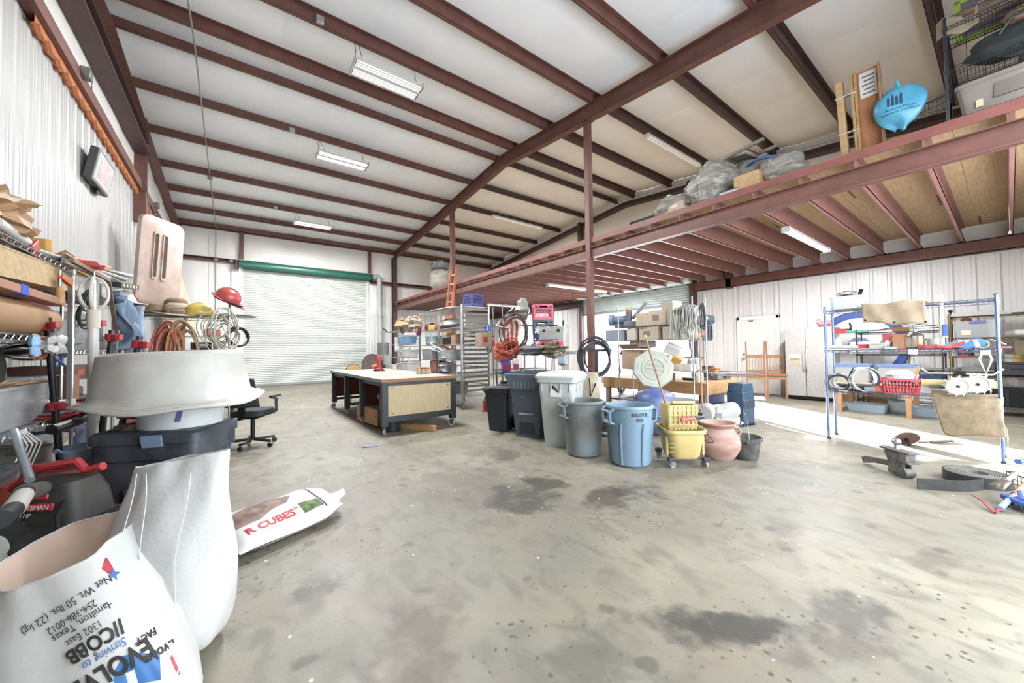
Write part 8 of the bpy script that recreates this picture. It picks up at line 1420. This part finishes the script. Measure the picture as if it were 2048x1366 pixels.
for k in range(3): b.cyl((6.78, .64, 4.28-.085*k), (6.78, .06, 4.37-.085*k), .004, n=5)
b.cyl((6.78, .35, MZ), (6.78, .35, 4.2), .006, n=5); b.build('wires', DKSTEEL, t); MB().bar((6.78, .64, 4.28), (6.78, .06, 4.37), .01).build('edge_bar', DKSTEEL, t)
t = thing('white_grate', 'low white slatted grate lying on the mezzanine behind the boards', 'grate', (6.75, .62, MZ)); 
for k in range(14): MB().box(-.1, .1, -.25+k*.036, -.23+k*.036, .0, .07).build('slat', paint('#dcdad6'), t, smooth=False)
MB().box(-.12, -.1, -.26, .26, 0, .08).build('rail', BLACK, t, smooth=False); MB().box(.1, .12, -.26, .26, 0, .08).build('rail', BLACK, t, smooth=False)
# wrapped furniture
def MP(px, py, X, z=MZ): p = at(px, py, X=X); return V((p.x, p.y, z))
WRAP = mat('#b5b2aa', .28, var=.25, scale=9, bump=1, bscale=14, spec=.7, c2='#77736b', stretch=(1, .4, 2))
for px, py, X, r, sd_, lab in ((1425, 385, 6.75, (.3, .42, .42), 141, 'tall chair bundle under crinkled clear wrap on the mezzanine'), (1350, 410, 6.8, (.28, .42, .25), 142, 'low carton bundle under clear wrap at the left of the wrapped furniture'), (1560, 345, 6.8, (.25, .34, .27), 143, 'rounded bundle in stretched clear film at the right of the wrapped furniture'), (1490, 340, 7.05, (.25, .4, .4), 144, 'pale wrapped table bundle behind the wooden box')):
    p = MP(px, py, X); t = thing('wrapped_furniture', lab, 'bundle', (p.x, p.y, MZ), group='wrapped furniture on the mezzanine'); b = lump((0, 0, r[2]*.9), r, .07, n=34, m=22, seed=sd_, zmin=.0); b.build('film', WRAP, t, smooth=True, ang=25)
    MB().tube([(r[0]*1.02*cos(a), r[1]*.2, r[2]*(.9+1.0*sin(a))) for a in [2*pi*i/18 for i in range(18)]], .006, 5, closed=True).build('strapping', mat('#dcdad2', .3), t)
p = MP(1357, 405, 6.62); t = carton('carton', 'small carton with a white label inside the wrapped stack', (p.x, p.y, MZ+.1), R(-90), .3, .22, .13, '#c9b9a0', mark='#e3e3df')
t = thing('flat_board', 'flat board under the small labelled carton', 'board', (p.x, p.y, MZ)); MB().box(-.14, .14, -.22, .22, 0, .03).build('board', wood('#a9946f'), t); MB().box(-.12, .12, -.2, .2, .03, .1).build('pad', paper('#c9c3b6'), t)
p = MP(1500, 355, 6.55); box_item('wood_box', 'square pine drawer box standing at the mezzanine edge in the wrapped stack', 'box', (p.x, p.y, MZ), R(-90), (('front', (0, -.14, .13), (.36, .02, .26), wood('#caa878')), ('side', (-.17, 0, .13), (.02, .28, .26), PINE), ('side', (.17, 0, .13), (.02, .28, .26), PINE), ('back', (0, .14, .13), (.36, .02, .26), PINE), ('bottom', (0, 0, .01), (.34, .28, .02), PINE)))
t = thing('chair_frame', 'grey upturned wooden chair frame sticking out of the clear wrap', 'chair', MP(1500, 330, 6.85, MZ+.62), rot=(R(0), R(10), R(-100))); 
for p0_, p1_ in (((-.3, -.2, .1), (.3, -.2, .22)), ((-.3, .15, .08), (.32, .15, .2)), ((-.3, -.2, .1), (-.3, .15, .08)), ((.05, -.2, .17), (.05, .15, .15))): MB().bar(p0_, p1_, .045).build('rail', wood('#8f8676'), t)
MB().box(-.28, .03, -.18, .13, .08, .1).build('seat_board', wood('#7d7468'), t)
p = MP(1540, 325, 6.95, MZ+.5); coil('blue_rope', 'blue rope coil on top of the wrapped bundles', (p.x, p.y, p.z), (R(8), R(10), 0), 4, .22, .016, '#4a70b0', .15, .05, 1.4, 151, 'rope')
box_item('tool_case', 'dark blue tool case wedged below the wrapped chair bundle', 'case', MP(1462, 372, 6.5), R(-90), (('body', (0, 0, .05), (.3, .2, .1), plastic('#2c3a6a')), ('trim', (0, -.101, .06), (.28, .004, .03), WHITE)))
for k, px in enumerate((1265, 1300)): p = MP(px, 435, 7.6); carton('black_carton', ('dark teal carton left', 'dark teal carton right')[k]+' of the pair far behind the mezzanine edge', (p.x, p.y, MZ-.03), R(-90), .75, .5, .5 if k else .42, '#33454c', tape=False)
# bundled bags and ladder at the far end
p = at(880, 565, X=6.75); t = thing('wrapped_bale', 'grey plastic-wrapped bale of insulation at the far end of the mezzanine', 'bale', (p.x+.15, p.y+.3, MZ-.03)); lump((0, 0, .55), (.42, .5, .52), .06, n=28, m=20, seed=161, zmin=0).build('lower_bag', mat('#b9b3a6', .45, var=.25, bump=.5, bscale=8), t); lump((0, .05, 1.15), (.36, .42, .25), .07, n=24, m=14, seed=162).build('upper_bag', mat('#7d8080', .35, var=.4, bump=.6, bscale=8), t)
t = thing('wooden_ladder', 'orange fibreglass ladder leaning up to the mezzanine edge', 'ladder', (0, 0, 0)); OL = mat('#c97452', .5, var=.15); a, b_ = V((5.6, 11.75, .0)), V((6.22, 11.72, 4.25)); dy = V((0, .38, 0))
for s in (-.5, .5): MB().bar(a+dy*s*2*.5, b_+dy*s*2*.5, .04, .09).build('rail', OL, t)
for k in range(13): q = a+(b_-a)*((k+.6)/13.3); MB().bar(q-dy*.5, q+dy*.5, .035).build('rung', mat('#d9d4c8', .4, metal=.3), t)
# pull cord under the joists
p = at(1982, 420, Z=3.42); t = thing('pull_cord', 'thin pale pull cord with a small white end hanging from the mezzanine joists', 'cord', (p.x, round((p.y+.63)/.581)*.581-.63, 3.0)); MB().tube([(0, 0, .43), (.005, 0, .2), (0, 0, .05)], .003, 5).build('string', mat('#d8cdb4', .8), t); MB().lathe([(0, 0), (.015, .005), (.018, .03), (.006, .055), (0, .055)], 12).build('pull', WHITE, t)
